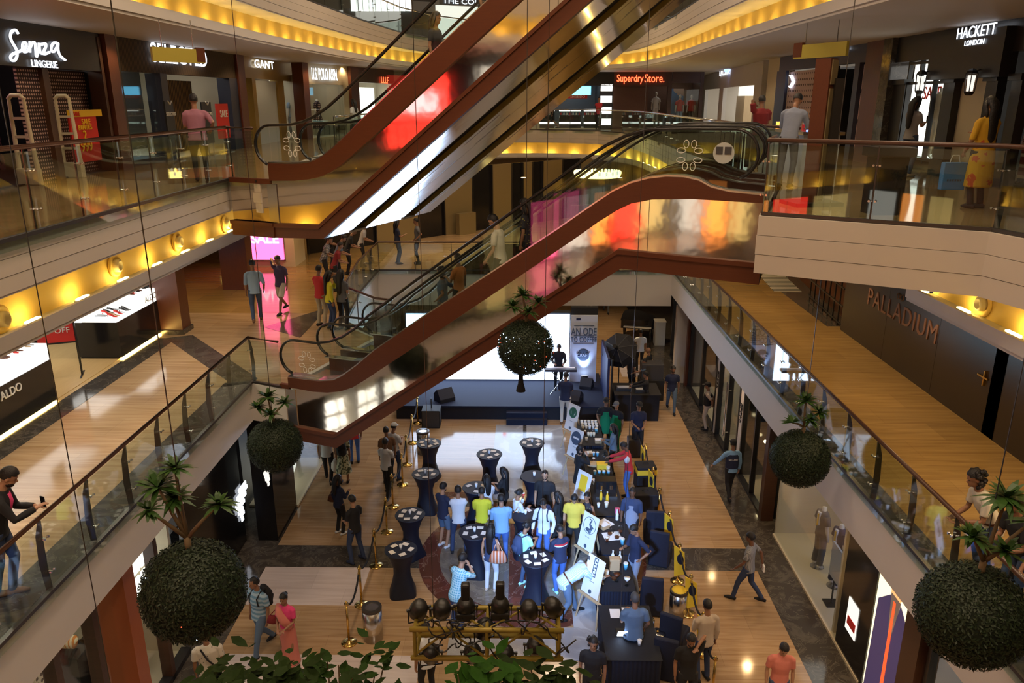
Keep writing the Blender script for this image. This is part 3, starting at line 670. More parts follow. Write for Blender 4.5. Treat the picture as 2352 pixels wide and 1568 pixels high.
patmat('slats', (.015, .012, .01), (.09, .055, .03), 'stripe', 14, frac=.5, axis='Y'); patmat('slats_gold', (.015, .012, .01), (.2, .12, .04), 'stripe', 9, frac=.6, axis='Y')
patmat('heart_panel', (.72, .56, .58), (.05, .02, .03), 'grid', 5.5, frac=.2)
patmat('clothes_rack', (.03, .02, .03), (.35, .1, .12), 'noise', 9, frac=.5)
def mannequin(pos, rz, lab, top, bottom, sleeve=True, head=True, gown=False):
    t = thing('mannequin', lab, 'mannequin', pos, rz)
    b = MB()
    b.tube([(0, 0, .9), (0, 0, 1.1), (0, 0, 1.3), (0, 0, 1.42), (0, 0, 1.47), (0, 0, 1.58)], [(.15, .1), (.13, .09), (.17, .11), (.15, .09), (.06, .06), (.045, .05)], 12)
    for s in (-1, 1):
        b.tube([(s*.17, 0, 1.38), (s*.22, .02, 1.12), (s*.23, -.03, .9), (s*.22, -.05, .78)], [.05, .042, .035, .025], 8)
        b.tube([(s*.08, 0, .92), (s*.1, -.02, .5), (s*.11, .03, .08), (s*.11, -.06, .03)], [.085, .06, .045, .04], 8)
    if head: b.ell((0, 0, 1.66), (.075, .095, .12))
    obj('body', b, 'skin_plastic', t, smooth=True)
    s = MB().tube([(0, 0, .85), (0, 0, 1.0), (0, 0, 1.12), (0, 0, 1.3), (0, 0, 1.44), (0, 0, 1.49)], [(.18, .13), (.17, .12), (.155, .11), (.195, .13), (.17, .1), (.08, .07)], 12)
    if sleeve:
        for q in (-1, 1): s.tube([(q*.16, 0, 1.4), (q*.23, .01, 1.2)], [.07, .065], 8)
    obj('top', s, top, t, smooth=True)
    if bottom:
        s = MB()
        if gown: s.tube([(0, 0, 1.05), (0, 0, .8), (0, 0, .3)], [(.16, .11), (.22, .17), (.3, .25)], 12)
        else:
            for q in (-1, 1): s.tube([(q*.07, 0, .95), (q*.1, -.02, .5), (q*.11, .02, .12)], [.1, .08, .07], 8)
        obj('trousers' if not gown else 'skirt', s, bottom, t, smooth=True)
    obj('base_plate', MB().lathe((0, 0, 0), [(.16, 0), (.16, .01), (.02, .015)]), 'steel', t)
    return t
# ---- left upper gallery ------------------------------------------------------------
WL = Wall((-9.9, 5), (-9.9, 40))
zt = 12.12
def Lx(u, v=230): return WL.x(u, v)
def Lz(u, v): return WL.at(u, v)[1]
# lingerie shop
xs0, xs1, xs2 = Lx(-140), Lx(236), Lx(262)
sh = thing('boutique', 'dark lingerie shop front with glowing script sign at the left edge', 'shop front', WL.pt(xs0, 0, 9))
m = MB(); WL.box(m, xs0, xs1, 11.25, zt, -.1, .12); obj('header_board', m, 'shop_black', sh, world=True)
m = MB(); WL.box(m, Lx(60), Lx(108), 9, 11.25, -.15, -.1); obj('perforated_screen', m, 'perforated', sh, world=True)
m = MB(); WL.box(m, Lx(158), Lx(236), 9, 11.25, -.4, -.35); obj('perforated_screen', m, 'perforated', sh, world=True)
m = MB(); WL.box(m, Lx(108), Lx(122), 9, 11.25, -.6, 0); obj('door_jamb', m, 'dark_wood', sh, world=True)
m = MB(); WL.box(m, Lx(230), xs1, 9, 12, -.2, .14); obj('door_jamb', m, 'dark_wood', sh, world=True)
room(WL, xs0, xs1, 9, 11.6, 2.6, 'clothes_rack', 'shop_black', 'soft_white', 'pale ceiling light panel inside the lingerie shop')
px = [(0.0, 10), (5, 60)]
p = WL.pt(*[Lx(64, 115), .14], Lz(64, 100)+.0)
m = MB()
for st in ([(68, 232), (50, 203), (18, 220), (12, 262), (34, 305), (60, 345), (64, 388), (42, 425), (14, 412), (16, 384), (48, 366), (88, 352), (124, 330), (128, 296), (106, 292), (96, 322), (106, 362), (134, 356), (150, 330), (152, 288)], [(152, 288), (152, 362)], [(152, 330), (170, 292), (188, 292), (192, 345), (196, 404), (212, 350), (216, 300)], [(216, 300), (222, 362), (240, 372)], [(228, 308), (276, 298), (236, 382), (288, 362)], [(350, 300), (322, 292), (302, 318), (300, 352), (318, 362), (342, 330), (352, 288), (348, 340), (362, 388), (400, 416)]):
    m.tube([(lambda a: WL.pt(a[0], .16, a[1]))(WL.at(x/3.0156, y/3.0156)) for x, y in smooth_poly(st, 2)], .027, 6)
tag(obj('shop_sign', m, 'sign_white', smooth=True), 'glowing white script sign reading Senza on the lingerie shop', 'sign')
tag(fit('LINGERIE', WL, 73, 139, 132, 155, off=.0), 'small glowing white word LINGERIE under the script sign', 'sign')
for k, (u0, u1) in enumerate([(-110, -45), (-40, 18), (20, 58)]):
    rk = thing('lingerie_rack', ['wall rack of mixed bras, cut by the left edge', 'lingerie rack with blue and white bras left of the security gate', 'lingerie rack of pink and white bras behind the left security gate'][k], 'rack', WL.pt(Lx(u0), -1.2, 9))
    x0, x1 = Lx(u0), Lx(u1)
    m = MB(); WL.box(m, x0, x1, 9, 11.1, -1.32, -1.27); obj('back_board', m, 'shop_black', rk, world=True)
    m = MB(); WL.box(m, x0, x1, 11.0, 11.22, -1.28, -1.2); obj('lit_header', m, ('pink_light', 'soft_white', 'pink_light')[k], rk, world=True)
    for r in range(4):
        z = 10.75-r*.48
        m = MB(); m.tube([WL.pt(x0, -1.05, z), WL.pt(x1, -1.05, z)], .012, 6); obj('rail', m, 'steel', rk, world=True)
        n = 5
        for i in range(n):
            x = x0+(x1-x0)*(i+.5)/n; mm = MB()
            for s in (-1, 1): mm.ell(WL.pt(x+s*.05, -1.02, z-.17), (.05, .05, .06), nu=8, nv=6)
            for s in (-1, 1): mm.tube([WL.pt(x+s*.05, -1.02, z-.12), WL.pt(x, -1.05, z)], .008, 4)
            c = random.choice([(.65, .65, .62), (.75, .2, .35), (.1, .25, .7), (.03, .02, .03), (.7, .05, .1), (.8, .6, .6)])
            obj('bra', mm, mat('bra%d' % int(sum(c)*100), c, .6), rk, world=True, smooth=True)
for (u, v, lb) in [(72, 424, 'cream anti-theft gate at the shop entrance, the left one'), (172, 407, 'cream anti-theft gate beside the red sale poster')]:
    p = onz(u, v, 9); t = thing('security_gate', lb, 'security gate', p, R(-8), 'anti-theft gates of the lingerie shop')
    m = MB(); 
    for s in (-1, 1): m.tube([(s*.22, 0, .0), (s*.19, 0, .6), (s*.17, 0, 1.3), (s*.16, 0, 1.66)], [(.045, .06), (.04, .05), (.035, .04), (.03, .035)], 8)
    m.tube([(-.17, 0, 1.64), (-.1, 0, 1.71), (.1, 0, 1.71), (.17, 0, 1.64)], [.04]*4, 8)
    obj('frame', m, 'cream_plastic', t, smooth=True, bevel=.005)
    for z in (.62, .93, 1.28): obj('crossbar', MB().box((0, 0, z), (.38, .05, .05)), 'cream_plastic', t)
    obj('foot', MB().box((0, 0, .16), (.48, .14, .32)), 'cream_plastic', t, bevel=.02)
# sale poster
t = thing('sale_poster', 'red and yellow sale poster reading PANTIES, behind the right anti-theft gate', 'poster', WL.pt(Lx(160, 370), .02, 9.3))
W2 = WL.off(.05)
flat(W2, 'board', 154, 268, 232, 372, 'shop_red', parent=t); flat(W2, 'top_band', 152, 252, 230, 268, 'shop_yellow', y1=.05, parent=t)
for tx, u, v, s, c in [('SALE', 192, 280, .17, 'shop_yellow'), ('PANTIES', 190, 293, .15, 'shop_yellow'), ('2', 190, 311, .28, 'shop_yellow'), ('999', 194, 337, .32, 'shop_yellow'), ('SALE', 170, 262, .13, 'shop_red')]:
    sign('poster_text', tx, W2.pt(W2.x(u, v), .055, W2.at(u, v)[1]), WL.n, s, c, parent=t)
# wood post
m = MB(); WL.box(m, Lx(240), Lx(263), 9, 12.14, -.3, .22); struct('wall_post', m, 'post_wood')
# second shop
sh = thing('boutique', 'slatted dark menswear shop front with blue-white glowing sign', 'shop front', WL.pt(Lx(265), 0, 9))
m = MB(); WL.box(m, Lx(264), Lx(540), 11.3, zt, -.1, .1); obj('slatted_header', m, 'slats', sh, world=True)
for a_, b_ in ((365, 380), (523, 541)): m = MB(); WL.box(m, Lx(a_), Lx(b_), 9, 11.3, -.3, .12); obj('door_jamb', m, 'navy_frame', sh, world=True)
m = MB(); WL.box(m, Lx(452), Lx(520), 9, 11.2, -1.2, -1.12); obj('slatted_panel', m, 'slats_gold', sh, world=True)
m = MB(); WL.box(m, Lx(266), Lx(364), 9.1, 11.3, -.02, 0); obj('window_glass', m, 'shop_glass', sh, world=True)
m = MB(); WL.box(m, Lx(266), Lx(364), 9.0, 9.15, -1.5, .05); obj('window_plinth', m, 'shop_black', sh, world=True)
room(WL, Lx(264), Lx(541), 9, 11.9, 3.2, 'charcoal', 'cream', 'white_light', 'white ceiling light panel inside the menswear shop')
W2 = WL.off(-1.1)
sign('wall_lettering', 'SELECTED', W2.pt(W2.x(486, 208), .02, W2.at(486, 208)[1]), WL.n, .26, 'brass', 'gold letters SELECTED on the slatted panel inside the menswear shop')
sign('wall_lettering', 'HOMME', W2.pt(W2.x(486, 219), .02, W2.at(486, 219)[1]), WL.n, .17, 'brass', 'small gold letters HOMME under larger gold letters on slats')
tag(fit('SELECTED', WL, 348, 106, 474, 148, off=.003), 'glowing white sign reading SELECTED, half hidden by a hanging direction board', 'sign')
for (a, b, c, d, mt, tx, s, lb) in [(374, 232, 404, 320, 'shop_black', 'SELECTED', .13, 'black display board printed with a white collar, left one behind the man'), (459, 234, 491, 330, 'shop_black', 'SELECTED', .13, 'black display board printed with a white collar beside the red board'), (493, 238, 528, 318, 'shop_red', 'SALE', .3, 'red board reading SALE at the menswear shop entrance')]:
    Wp = WL.off(.25); t = thing('display_board', lb, 'display board', Wp.pt(Wp.x(a, 300), 0, 9))
    flat(Wp, 'board', a, b, c, d, mt, parent=t); x0 = Wp.x((a+c)/2, 260)
    m = MB(); z1 = Wp.at(a, d)[1]; Wp.box(m, x0-.2, x0-.17, 9, z1, 0, .03); Wp.box(m, x0+.17, x0+.2, 9, z1, 0, .03); Wp.box(m, x0-.25, x0+.25, 9, 9.02, -.15, .2); obj('stand', m, 'steel', t, world=True)
    sign('board_text', tx, Wp.pt(x0, .05, Wp.at((a+c)/2, 262)[1]), WL.n, s, 'white_plastic', parent=t)
    if mt == 'shop_black': m = MB(); m.tube([Wp.pt(x0-.12, .045, Wp.at(a, b)[1]), Wp.pt(x0, .05, Wp.at(a, b)[1]-.09), Wp.pt(x0+.12, .045, Wp.at(a, b)[1])], .02, 6); obj('printed_collar', m, 'white_plastic', t, world=True)
p = onz(276, 398, 9.15); mannequin((-10.55, WL.pt(Lx(284, 300), 0, 0).y, 9.15), R(-90), 'mannequin in red printed tee in the menswear window', 'shop_red', 'shop_black')
mannequin((-11.5, WL.pt(Lx(330, 300), 0, 0).y+.6, 9.15), R(-90), 'dark mannequin half hidden deep in the menswear window', 'shop_black', 'shop_black')
m = MB(); WL.box(m, Lx(541), Lx(556), 9, 12.14, -.3, .2); struct('wall_post', m, 'post_wood')
# Gant
sh = thing('boutique', 'golden framed shop front with pale grey door panel and white sign', 'shop front', WL.pt(Lx(557), 0, 9))
m = MB(); WL.box(m, Lx(556), Lx(700), 11.35, zt, -.1, .08); obj('header_board', m, 'gold_frame', sh, world=True)
m = MB(); WL.box(m, Lx(586), Lx(636), 9, 11.3, -.2, .0); obj('pale_panel', m, 'grey_panel', sh, world=True)
for a, b in ((556, 559), (578, 586), (636, 650), (676, 690)): m = MB(); WL.box(m, Lx(a), Lx(b), 9, 11.35, -.2, .08); obj('jamb', m, 'gold_frame', sh, world=True)
m = MB(); WL.box(m, Lx(651), Lx(676), 9, 11.35, -.02, 0); obj('window_glass', m, 'shop_glass', sh, world=True)
room(WL, Lx(556), Lx(692), 9, 11.6, 2, 'brown_wood', 'cream', 'white_light', 'white ceiling light panel inside the golden framed shop')
tag(fit('GANT', WL, 585, 139, 629, 157, off=.004), 'glowing white sign reading GANT', 'sign')
for i, (u, v) in enumerate([(563, 255), (570, 275), (660, 260), (668, 275), (662, 232)]):
    p = WL.pt(Lx(u, v), -1.2, Lz(u, v)); m = MB()
    for j in range(4): m.box(p+WL.d*(j*.12-.2)+Vector((0, 0, .1)), (.09, .2, .2), WL.rz)
    m.box(p+Vector((0, 0, -.02)), (.7, .3, .03), WL.rz); tag(obj('goods_shelf', m, ('shop_red', 'light_blue_cloth', 'white_plastic', 'shop_red', 'light_blue_cloth')[i], ), ['shelf of red goods low in the gold shop window, left pane', 'shelf of blue goods behind the left gold jamb', 'shelf of white goods in the right gold shop window', 'low shelf of red goods in the right gold shop window', 'upper shelf of blue goods in the right gold shop window'][i], 'shelf')
# Polo and the next shop on a wall that turns toward the far end
WP = Wall((-9.6, 33), (-6.2, 46))
def Px(u, v=230): return WP.x(u, v)
def Pz(u, v): return WP.at(u, v)[1]
m = MB(); WP.box(m, Px(690), Px(703), 9, 12.14, -.3, .2); struct('wall_post', m, 'post_wood')
sh = thing('boutique', 'cream shop front with dense blue-white sign and three mannequins', 'shop front', WP.pt(Px(703), 0, 9))
m = MB(); WP.box(m, Px(703), Px(800), 11.25, 12.1, -.1, .05); WP.box(m, Px(788), Px(800), 9, 11.25, -.1, .05); obj('header_board', m, 'cream', sh, world=True)
m = MB(); WP.box(m, Px(703), Px(788), 9.1, 11.25, -.02, 0); obj('window_glass', m, 'shop_glass', sh, world=True)
room(WP, Px(703), Px(790), 9, 11.6, 1.6, 'cream', 'cream', 'white_light', 'white ceiling light panel over the three mannequins')
tag(fit('U.S. POLO ASSN.', WP, 716, 157, 775, 184, off=.0), 'glowing bluish sign reading U.S. POLO ASSN', 'sign')
sign('wall_lettering', 'SINCE 1890', WP.pt(Px(757, 212), -1.5, Pz(757, 211)), WP.n, .3, 'brown_wood', 'brown letters SINCE 1890 on the cream window wall')
m = MB().lathe(WP.pt(Px(756, 195), -1.45, Pz(756, 196)), [(.02, -.3), (.22, -.1), (.26, .15), (.2, .28), (.02, .3)], 12); tag(obj('wall_crest', m, 'brown_wood'), 'brown shield crest above the letters SINCE 1890', 'crest')
for u, tp, bt, g, lb in [(709, 'light_blue_cloth', 'navy_frame', False, 'headless mannequin in pale blue shirt, left of the three'), (739, 'shop_red', 'shop_black', False, 'headless mannequin in orange-red polo, middle of the three'), (768, 'perforated', 'perforated', True, 'headless mannequin in dark patterned dress, right of the three')]:
    q = WP.pt(Px(u, 290), -.8, 9.05); mannequin(q, WP.rz+PI, lb, tp, bt, head=False, gown=g)
m = MB(); WP.box(m, Px(800), Px(818), 9, 12.14, -.3, .2); struct('wall_post', m, 'post_wood')
room(WP, Px(818), Px(905), 9, 11.7, 2, 'brown_wood', 'cream', 'white_light', 'white ceiling light panel over the handbag shelves')
m = MB(); WP.box(m, Px(818), Px(905), 11.4, 12.1, -.1, .05); tag(obj('header', m, 'dark_wood'), 'dark header board above the handbag shelves', 'shop header')
m = MB(); WP.box(m, Px(842), Px(858), 9.3, 11.1, -.9, -.86); tag(obj('banner', m, 'shop_red'), 'tall red banner beside the handbag shelves', 'banner')
m = MB(); WP.box(m, Px(866), Px(898), 9.4, 11.2, -1, -.95); tag(obj('light_box', m, 'white_light'), 'bright white light box partly hidden by the wooden escalator', 'light box')
for r in range(4):
    z = 9.5+r*.45; m = MB(); WP.box(m, Px(820), Px(838), z, z+.03, -1.3, -.9); tag(obj('shelf', m, 'pale_wood'), 'handbag shelf, %s from the floor' % ['first', 'second', 'third', 'fourth'][r], 'shelf')
    t = thing('handbag', 'small dark handbag on the %s shelf from the floor' % ['first', 'second', 'third', 'fourth'][r], 'bag', WP.pt(Px(828), -1.1, z+.03)); obj('bag_body', MB().box((0, 0, .1), (.28, .12, .2)), ('shop_red', 'shop_black', 'brown_wood', 'shop_black')[r], t, bevel=.02); obj('bag_handle', MB().tube([(-.08, 0, .2), (-.05, 0, .3), (.05, 0, .3), (.08, 0, .2)], .01, 6), 'shop_black', t)
tag(glyphs(WP.pt(Px(880, 182), .1, Pz(880, 184)), WP.d, (0, 0, 1), 4, .3, 'sign_red', 2), 'small red glowing sign high beside the wooden escalator', 'sign')
# ---- far end upper floor --------------------------------------------------------------
WF = Wall((-5.6, 46.6), (11.2, 46.4))
def Fx(u, v=230): return WF.x(u, v)
def Fz(u, v): return WF.at(u, v)[1]
m = MB(); WF.box(m, Fx(880), Fx(1240), 9, 12.1, -.3, -.1); tag(obj('shop_facade', m, 'cream'), 'plain cream shop facade seen between the upper escalators', 'facade')
sh = thing('boutique', 'black cosmetics shop front with bright shelves and cyan screen', 'shop front', WF.pt(Fx(1225), 0, 9))
m = MB(); WF.box(m, Fx(1200), Fx(1408), 11.35, 12.1, -.1, .1); obj('header_board', m, 'shop_black', sh, world=True)
for i in range(4): m = MB(); z = 9.2+i*.62; WF.box(m, Fx(1379), Fx(1405), z, z+.36, 0, .1); obj('glowing_stripe', m, 'white_light', sh, world=True)
m = MB(); WF.box(m, Fx(1376), Fx(1408), 9, 11.5, -.1, .02); obj('black_pier', m, 'shop_black', sh, world=True)
m = MB(); WF.box(m, Fx(1302), Fx(1358), Fz(1330, 218), Fz(1330, 198), -.6, -.5); obj('screen', m, 'cyan_screen', sh, world=True)
m = MB(); WF.box(m, Fx(1300), Fx(1350), Fz(1330, 226), Fz(1330, 218), -.55, -.45); obj('red_band', m, 'shop_red', sh, world=True)
sign('band_text', 'SHISEIDO', WF.pt(Fx(1328, 222), -.44, Fz(1328, 222)), WF.n, .2, 'white_plastic', parent=sh)
room(WF, Fx(1200), Fx(1376), 9, 11.5, 3, 'charcoal', 'shop_black', 'white_light', 'white ceiling light panel inside the cosmetics shop')
for i, (u0, u1) in enumerate([(1228, 1275), (1286, 1336), (1344, 1372)]):
    t = thing('cosmetics_counter', ['low glowing cosmetics counter at the left, near the escalator', 'tiered glowing cosmetics counter in the middle of the shop', 'narrow glowing cosmetics counter beside the striped pier'][i], 'counter', WF.pt(Fx(u0), -.5, 9))
    m = MB(); WF.box(m, Fx(u0), Fx(u1), 9, 9.75, -1.0, -.3); obj('counter_body', m, 'shop_black', t, world=True)
    for k in range(3): m = MB(); WF.box(m, Fx(u0), Fx(u1), 9.25+k*.35, 9.36+k*.35, -.8+k*-.1, -.28-k*.15); obj('lit_tier', m, 'white_light', t, world=True)
    for k in range(7): x = Fx(u0)+(Fx(u1)-Fx(u0))*(k+.5)/7; m = MB(); m.cyl(WF.pt(x, -.4, 9.36), .03, .13, 8); m.cyl(WF.pt(x, -.55, 9.71), .035, .16, 8); obj('bottles', m, ('shop_red', 'white_plastic', 'cream_plastic')[k % 3], t, world=True)
# Superdry
sh = thing('boutique', 'dark brick shop front under the glowing red sign at the far end', 'shop front', WF.pt(Fx(1408), 0, 9))
m = MB(); WF.box(m, Fx(1408), Fx(1540), 11.3, 12.1, -.1, .1); obj('header_board', m, 'dark_wood', sh, world=True)
m = MB(); WF.box(m, Fx(1408), Fx(1487), 9, 11.3, -.1, .03); obj('brick_panel', m, 'brick_dark', sh, world=True)
m = MB(); WF.box(m, Fx(1532), Fx(1541), 9, 11.6, -.2, .12); WF.box(m, Fx(1605), Fx(1613), 9, 12.1, -.2, .12); WF.box(m, Fx(1541), Fx(1606), 11.5, 12.1, -.2, .1); obj('dark_jamb', m, 'dark_wood', sh, world=True)
m = MB(); WF.box(m, Fx(1541), Fx(1605), 9.1, 11.5, -.02, 0); obj('window_glass', m, 'shop_glass', sh, world=True)
room(WF, Fx(1487), Fx(1606), 9, 11.6, 2.4, 'brick_dark', 'dark_wood', 'soft_white', 'pale ceiling light panel inside the brick shop')
m = MB(); WF.box(m, Fx(1543), Fx(1578), 9.7, 11.2, -1.2, -1.15); tag(obj('photo_poster', m, patmat('blue_poster', (.08, .2, .45), (.5, .35, .28), 'noise', 1.3, frac=.55)), 'large blue photo poster in the far window', 'poster')
tag(fit('Superdry', WF, 1417, 171, 1478, 193, off=.02, mt='sign_red'), 'glowing red bold sign reading Superdry', 'sign')
tag(fit('Store.', WF, 1481, 170, 1526, 189, off=.004, mt='sign_red'), 'glowing red thin sign reading Store beside the bold word', 'sign')
mannequin(WF.pt(Fx(1512), -.9, 9.25), WF.rz+PI, 'mannequin in white long tee near the brick pier of the red-signed shop', 'paper', 'paper')
mannequin(WF.pt(Fx(1567), -.7, 9.1), WF.rz+PI, 'mannequin in red jacket before the blue poster', 'shop_red', 'light_blue_cloth')
mannequin(WF.pt(Fx(1594), -.7, 9.1), WF.rz+PI, 'mannequin in orange tee at the right of the far window', 'shop_red', 'shop_black')
# Lacoste
WC = Wall((10.9, 45.2), (9.4, 32))
def Cx(u, v=230): return WC.x(u, v)
def Cz(u, v): return WC.at(u, v)[1]
sh = thing('boutique', 'white shop front with small blue crocodile sign in the far right corner', 'shop front', WC.pt(Cx(1614), 0, 9))
m = MB(); WC.box(m, Cx(1614), Cx(1752), 11.2, 12.1, -.1, .1); obj('header_board', m, 'plaster_white', sh, world=True)
for a, b in ((1614, 1622), (1655, 1664), (1735, 1752)): m = MB(); WC.box(m, Cx(a), Cx(b), 9, 11.2, -.1, .1); obj('jamb', m, 'plaster_white', sh, world=True)
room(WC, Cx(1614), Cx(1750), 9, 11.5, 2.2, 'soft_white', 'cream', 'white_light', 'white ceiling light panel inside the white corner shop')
m = MB(); WC.box(m, Cx(1640), Cx(1655), 9, 10.8, -1.8, -1.3); tag(obj('shelf_unit', m, 'pale_wood'), 'pale shelf unit in the white corner shop, left', 'shelf')
m = MB(); WC.box(m, Cx(1706), Cx(1722), 9, 10.2, -1.8, -1.2); WC.box(m, Cx(1708), Cx(1720), 10.2, 10.5, -1.7, -1.4); tag(obj('shelf_unit', m, 'pale_wood'), 'pale counter with goods in the white corner shop, right', 'shelf')
tag(fit('LACOSTE', WC, 1653, 158, 1676, 172, off=.01), 'small glowing sign reading LACOSTE', 'sign')
m = MB(); 
for k, (dx, dz, r) in enumerate([(0, 0, .12), (.2, .05, .15), (.42, .1, .13), (.62, .2, .07), (.75, .3, .04), (-.18, .08, .08)]): m.ell(WC.pt(Cx(1679, 160)+dx, .18, Cz(1679, 161)+dz), (r*1.3, r*1.3, r))
tag(obj('emblem', m, 'sign_blue', smooth=True), 'small glowing blue reptile-shaped emblem beside the corner shop name', 'emblem')
WY = Wall((9.4, 31.8), (9.35, 29.2)); m = MB(); WY.box(m, -.1, 2.6, 9, 12.1, -.2, 0); struct('wall_right', m, 'cream')
# ---- right upper gallery ---------------------------------------------------------------
WR = Wall((9.35, 29), (9.3, 8))
def Rx(u, v=230): return WR.x(u, v)
def Rz(u, v): return WR.at(u, v)[1]
sh = thing('boutique', 'dark purple shop front with heart-dotted pink panels and black doorway', 'shop front', WR.pt(Rx(1792), 0, 9))
m = MB(); WR.box(m, Rx(1788), Rx(1990), 11.6, 12.1, -.1, .08); obj('header_board', m, 'navy_frame', sh, world=True)
for a_, b_ in ((1785, 1806), (1962, 1973), (1898, 1906)): m = MB(); WR.box(m, Rx(a_), Rx(b_), 9, 11.6, -.2, .1); obj('door_jamb', m, 'navy_frame', sh, world=True)
m = MB(); WR.box(m, Rx(1806), Rx(1898), 9.2, 11.55, -.06, -.02); obj('heart_panel', m, 'heart_panel', sh, world=True)
for a, b in ((9.3, 10.0), (10.1, 10.8), (10.9, 11.55)): m = MB(); WR.box(m, Rx(1973), Rx(1992), a, b, -.06, -.02); obj('heart_panel', m, 'heart_panel', sh, world=True)
room(WR, Rx(1906), Rx(1962), 9, 11.5, 2.4, 'shop_black', 'shop_black', None)
m = MB(); WR.box(m, Rx(1812), Rx(1960), 9.2, 9.9, -1.2, -1.1); tag(obj('clothes_rail', m, 'clothes_rack'), 'low rail of dark red clothes inside the black doorway', 'clothes rail')
tag(glyphs(WR.pt(Rx(1938, 103), .12, Rz(1938, 104)), WR.d, (0, 0, 1), 6, .3, 'sign_white', 3), 'small glowing sign over the black doorway of the heart-dotted shop', 'sign')
m = MB(); m.tube([WR.pt(Rx(1818, 190)+a, .02, Rz(1818, 188)+b) for a, b in ((-.25, .22), (0, .18), (.28, 0), (0, -.16), (-.2, -.14))], [.02, .05, .07, .05, .02], 8); tag(obj('neon_shape', m, 'sign_white', smooth=True), 'white glowing curved shape on the heart-dotted panel', 'neon light')
m = MB(); WR.box(m, Rx(1993), Rx(2036), 9, 12.14, -.3, .2); struct('wall_post', m, 'post_wood')
m = MB(); WR.box(m, Rx(2036), Rx(2056), 9, 12.14, -.3, .25); struct('wall_post', m, 'marble_dark')
# Hackett
sh = thing('boutique', 'black panelled tailor shop front with tall window and pilasters at right', 'shop front', WR.pt(Rx(2056), 0, 9))
m = MB(); WR.box(m, Rx(2050), Rx(2460), 11.5, 12.1, -.1, .12); obj('header_board', m, 'shop_black', sh, world=True)
m = MB(); WR.box(m, Rx(2150), Rx(2320), 11.05, 11.95, .0, .3); obj('sign_board', m, 'shop_black', sh, world=True)
for a, b in ((2056, 2082), (2170, 2196), (2268, 2294), (2326, 2350)):
    m = MB(); WR.box(m, Rx(a), Rx(b), 9, 11.1, -.1, .08); WR.box(m, Rx(a)-.04, Rx(b)+.04, 9, 9.35, -.1, .12); WR.box(m, Rx(a)-.05, Rx(b)+.05, 10.98, 11.1, -.1, .14); obj('pilaster', m, 'shop_black', sh, world=True)
m = MB()
for u in (2082, 2108, 2143, 2169): WR.box(m, Rx(u)-.03, Rx(u)+.03, 9.2, 11.5, -.05, .05)
for z in (9.3, 11.0, 11.45): WR.box(m, Rx(2082), Rx(2169), z-.03, z+.03, -.05, .05)
obj('window_frame', m, 'shop_black', sh, world=True)
m = MB(); WR.box(m, Rx(2082), Rx(2169), 9.3, 11.45, -.01, .01); obj('window_glass', m, 'shop_glass', sh, world=True)
m = MB(); WR.box(m, Rx(2082)-.6, Rx(2169), 9.3, 11.45, -.42, -.38); obj('window_backdrop', m, 'white_light', sh, world=True)
m = MB(); WR.box(m, Rx(2196), Rx(2268), 9, 11.05, -.12, -.08); obj('cream_door_panel', m, 'cream', sh, world=True)
m = MB(); WR.box(m, Rx(2350), Rx(2460), 9.2, 11.3, -.2, -.15); obj('side_window_display', m, patmat('plaid_display', (.12, .02, .02), (.4, .36, .3), 'check', 5, frac=.3), sh, world=True)
sign('backdrop_text', 'SALE', WR.pt(Rx(2124, 215)-.4, -.36, Rz(2124, 215)), WR.n, .42, 'shop_red', parent=sh)
tag(fit('HACKETT', WR, 2200, 58, 2287, 84, off=.0, y=.32), 'white glowing serif sign reading HACKETT on black board', 'sign')
tag(fit('LONDON', WR, 2216, 91, 2260, 103, off=.0, y=.32), 'small white word LONDON under the tailor shop name', 'sign')
for i, u in enumerate((2162, 2283)):
    p = WR.pt(Rx(u, 185), .45, Rz(u, 190)); t = thing('wall_lantern', ['black wall lantern at the left of the cream door', 'black wall lantern at the right of the cream door'][i], 'lantern', p)
    m = MB(); m.lathe((0, 0, .17), [(.13, 0), (.1, .06), (.03, .1)], 6); m.lathe((0, 0, -.2), [(.06, -.04), (.1, 0), (.1, .03)], 6)
    for k in range(6): a = 2*PI*k/6; m.tube([(.1*math.cos(a), .1*math.sin(a), -.18), (.12*math.cos(a), .12*math.sin(a), .18)], .01, 4)
    m.tube([(0, 0, .2), (.15, 0, .25), (.3, 0, .1)], .015, 6); obj('lantern_frame', m, 'shop_black', t)
    obj('lantern_lamp', MB().lathe((0, 0, -.16), [(.06, 0), (.075, .3)], 8), 'soft_white', t)
p = WR.pt(Rx(2140, 300)-.2, -.2, 9.3); mannequin(p, WR.rz+PI, 'headless mannequin in pale trousers behind the tailor window bars', 'cream', 'cream', head=False)
# hanging direction boards
def dirboard(a, b, u0, u1, lab, flip=1):
    c = (a+b)/2; t = thing('direction_board', lab, 'hanging sign', c)
    rz = math.atan2((b-a).y, (b-a).x); L = (b-a).length
    obj('board', MB().box((0, 0, 0), (L, .06, .26), rz), mat('board_yellow', (.40, .33, .05), .5), t)
    obj('dark_end', MB().box((b-a).normalized()*(L*.42*flip), (L*.17, .07, .27), rz), 'brown_wood', t)
    for s in (-.3, .3): obj('hanger_rod', MB().tube([(b-a)*s, (b-a)*s+Vector((0, 0, 12.1-c.z))], .01, 6), 'steel', t)
    return t
dirboard(ony(349, 128, 15.6), ony(468, 126, 16.6), 0, 0, 'olive hanging direction board in front of the menswear sign')
t = dirboard(ony(1826, 115, 17), ony(1946, 117, 15.6), 0, 0, 'yellow hanging direction board above the information totem', -1)
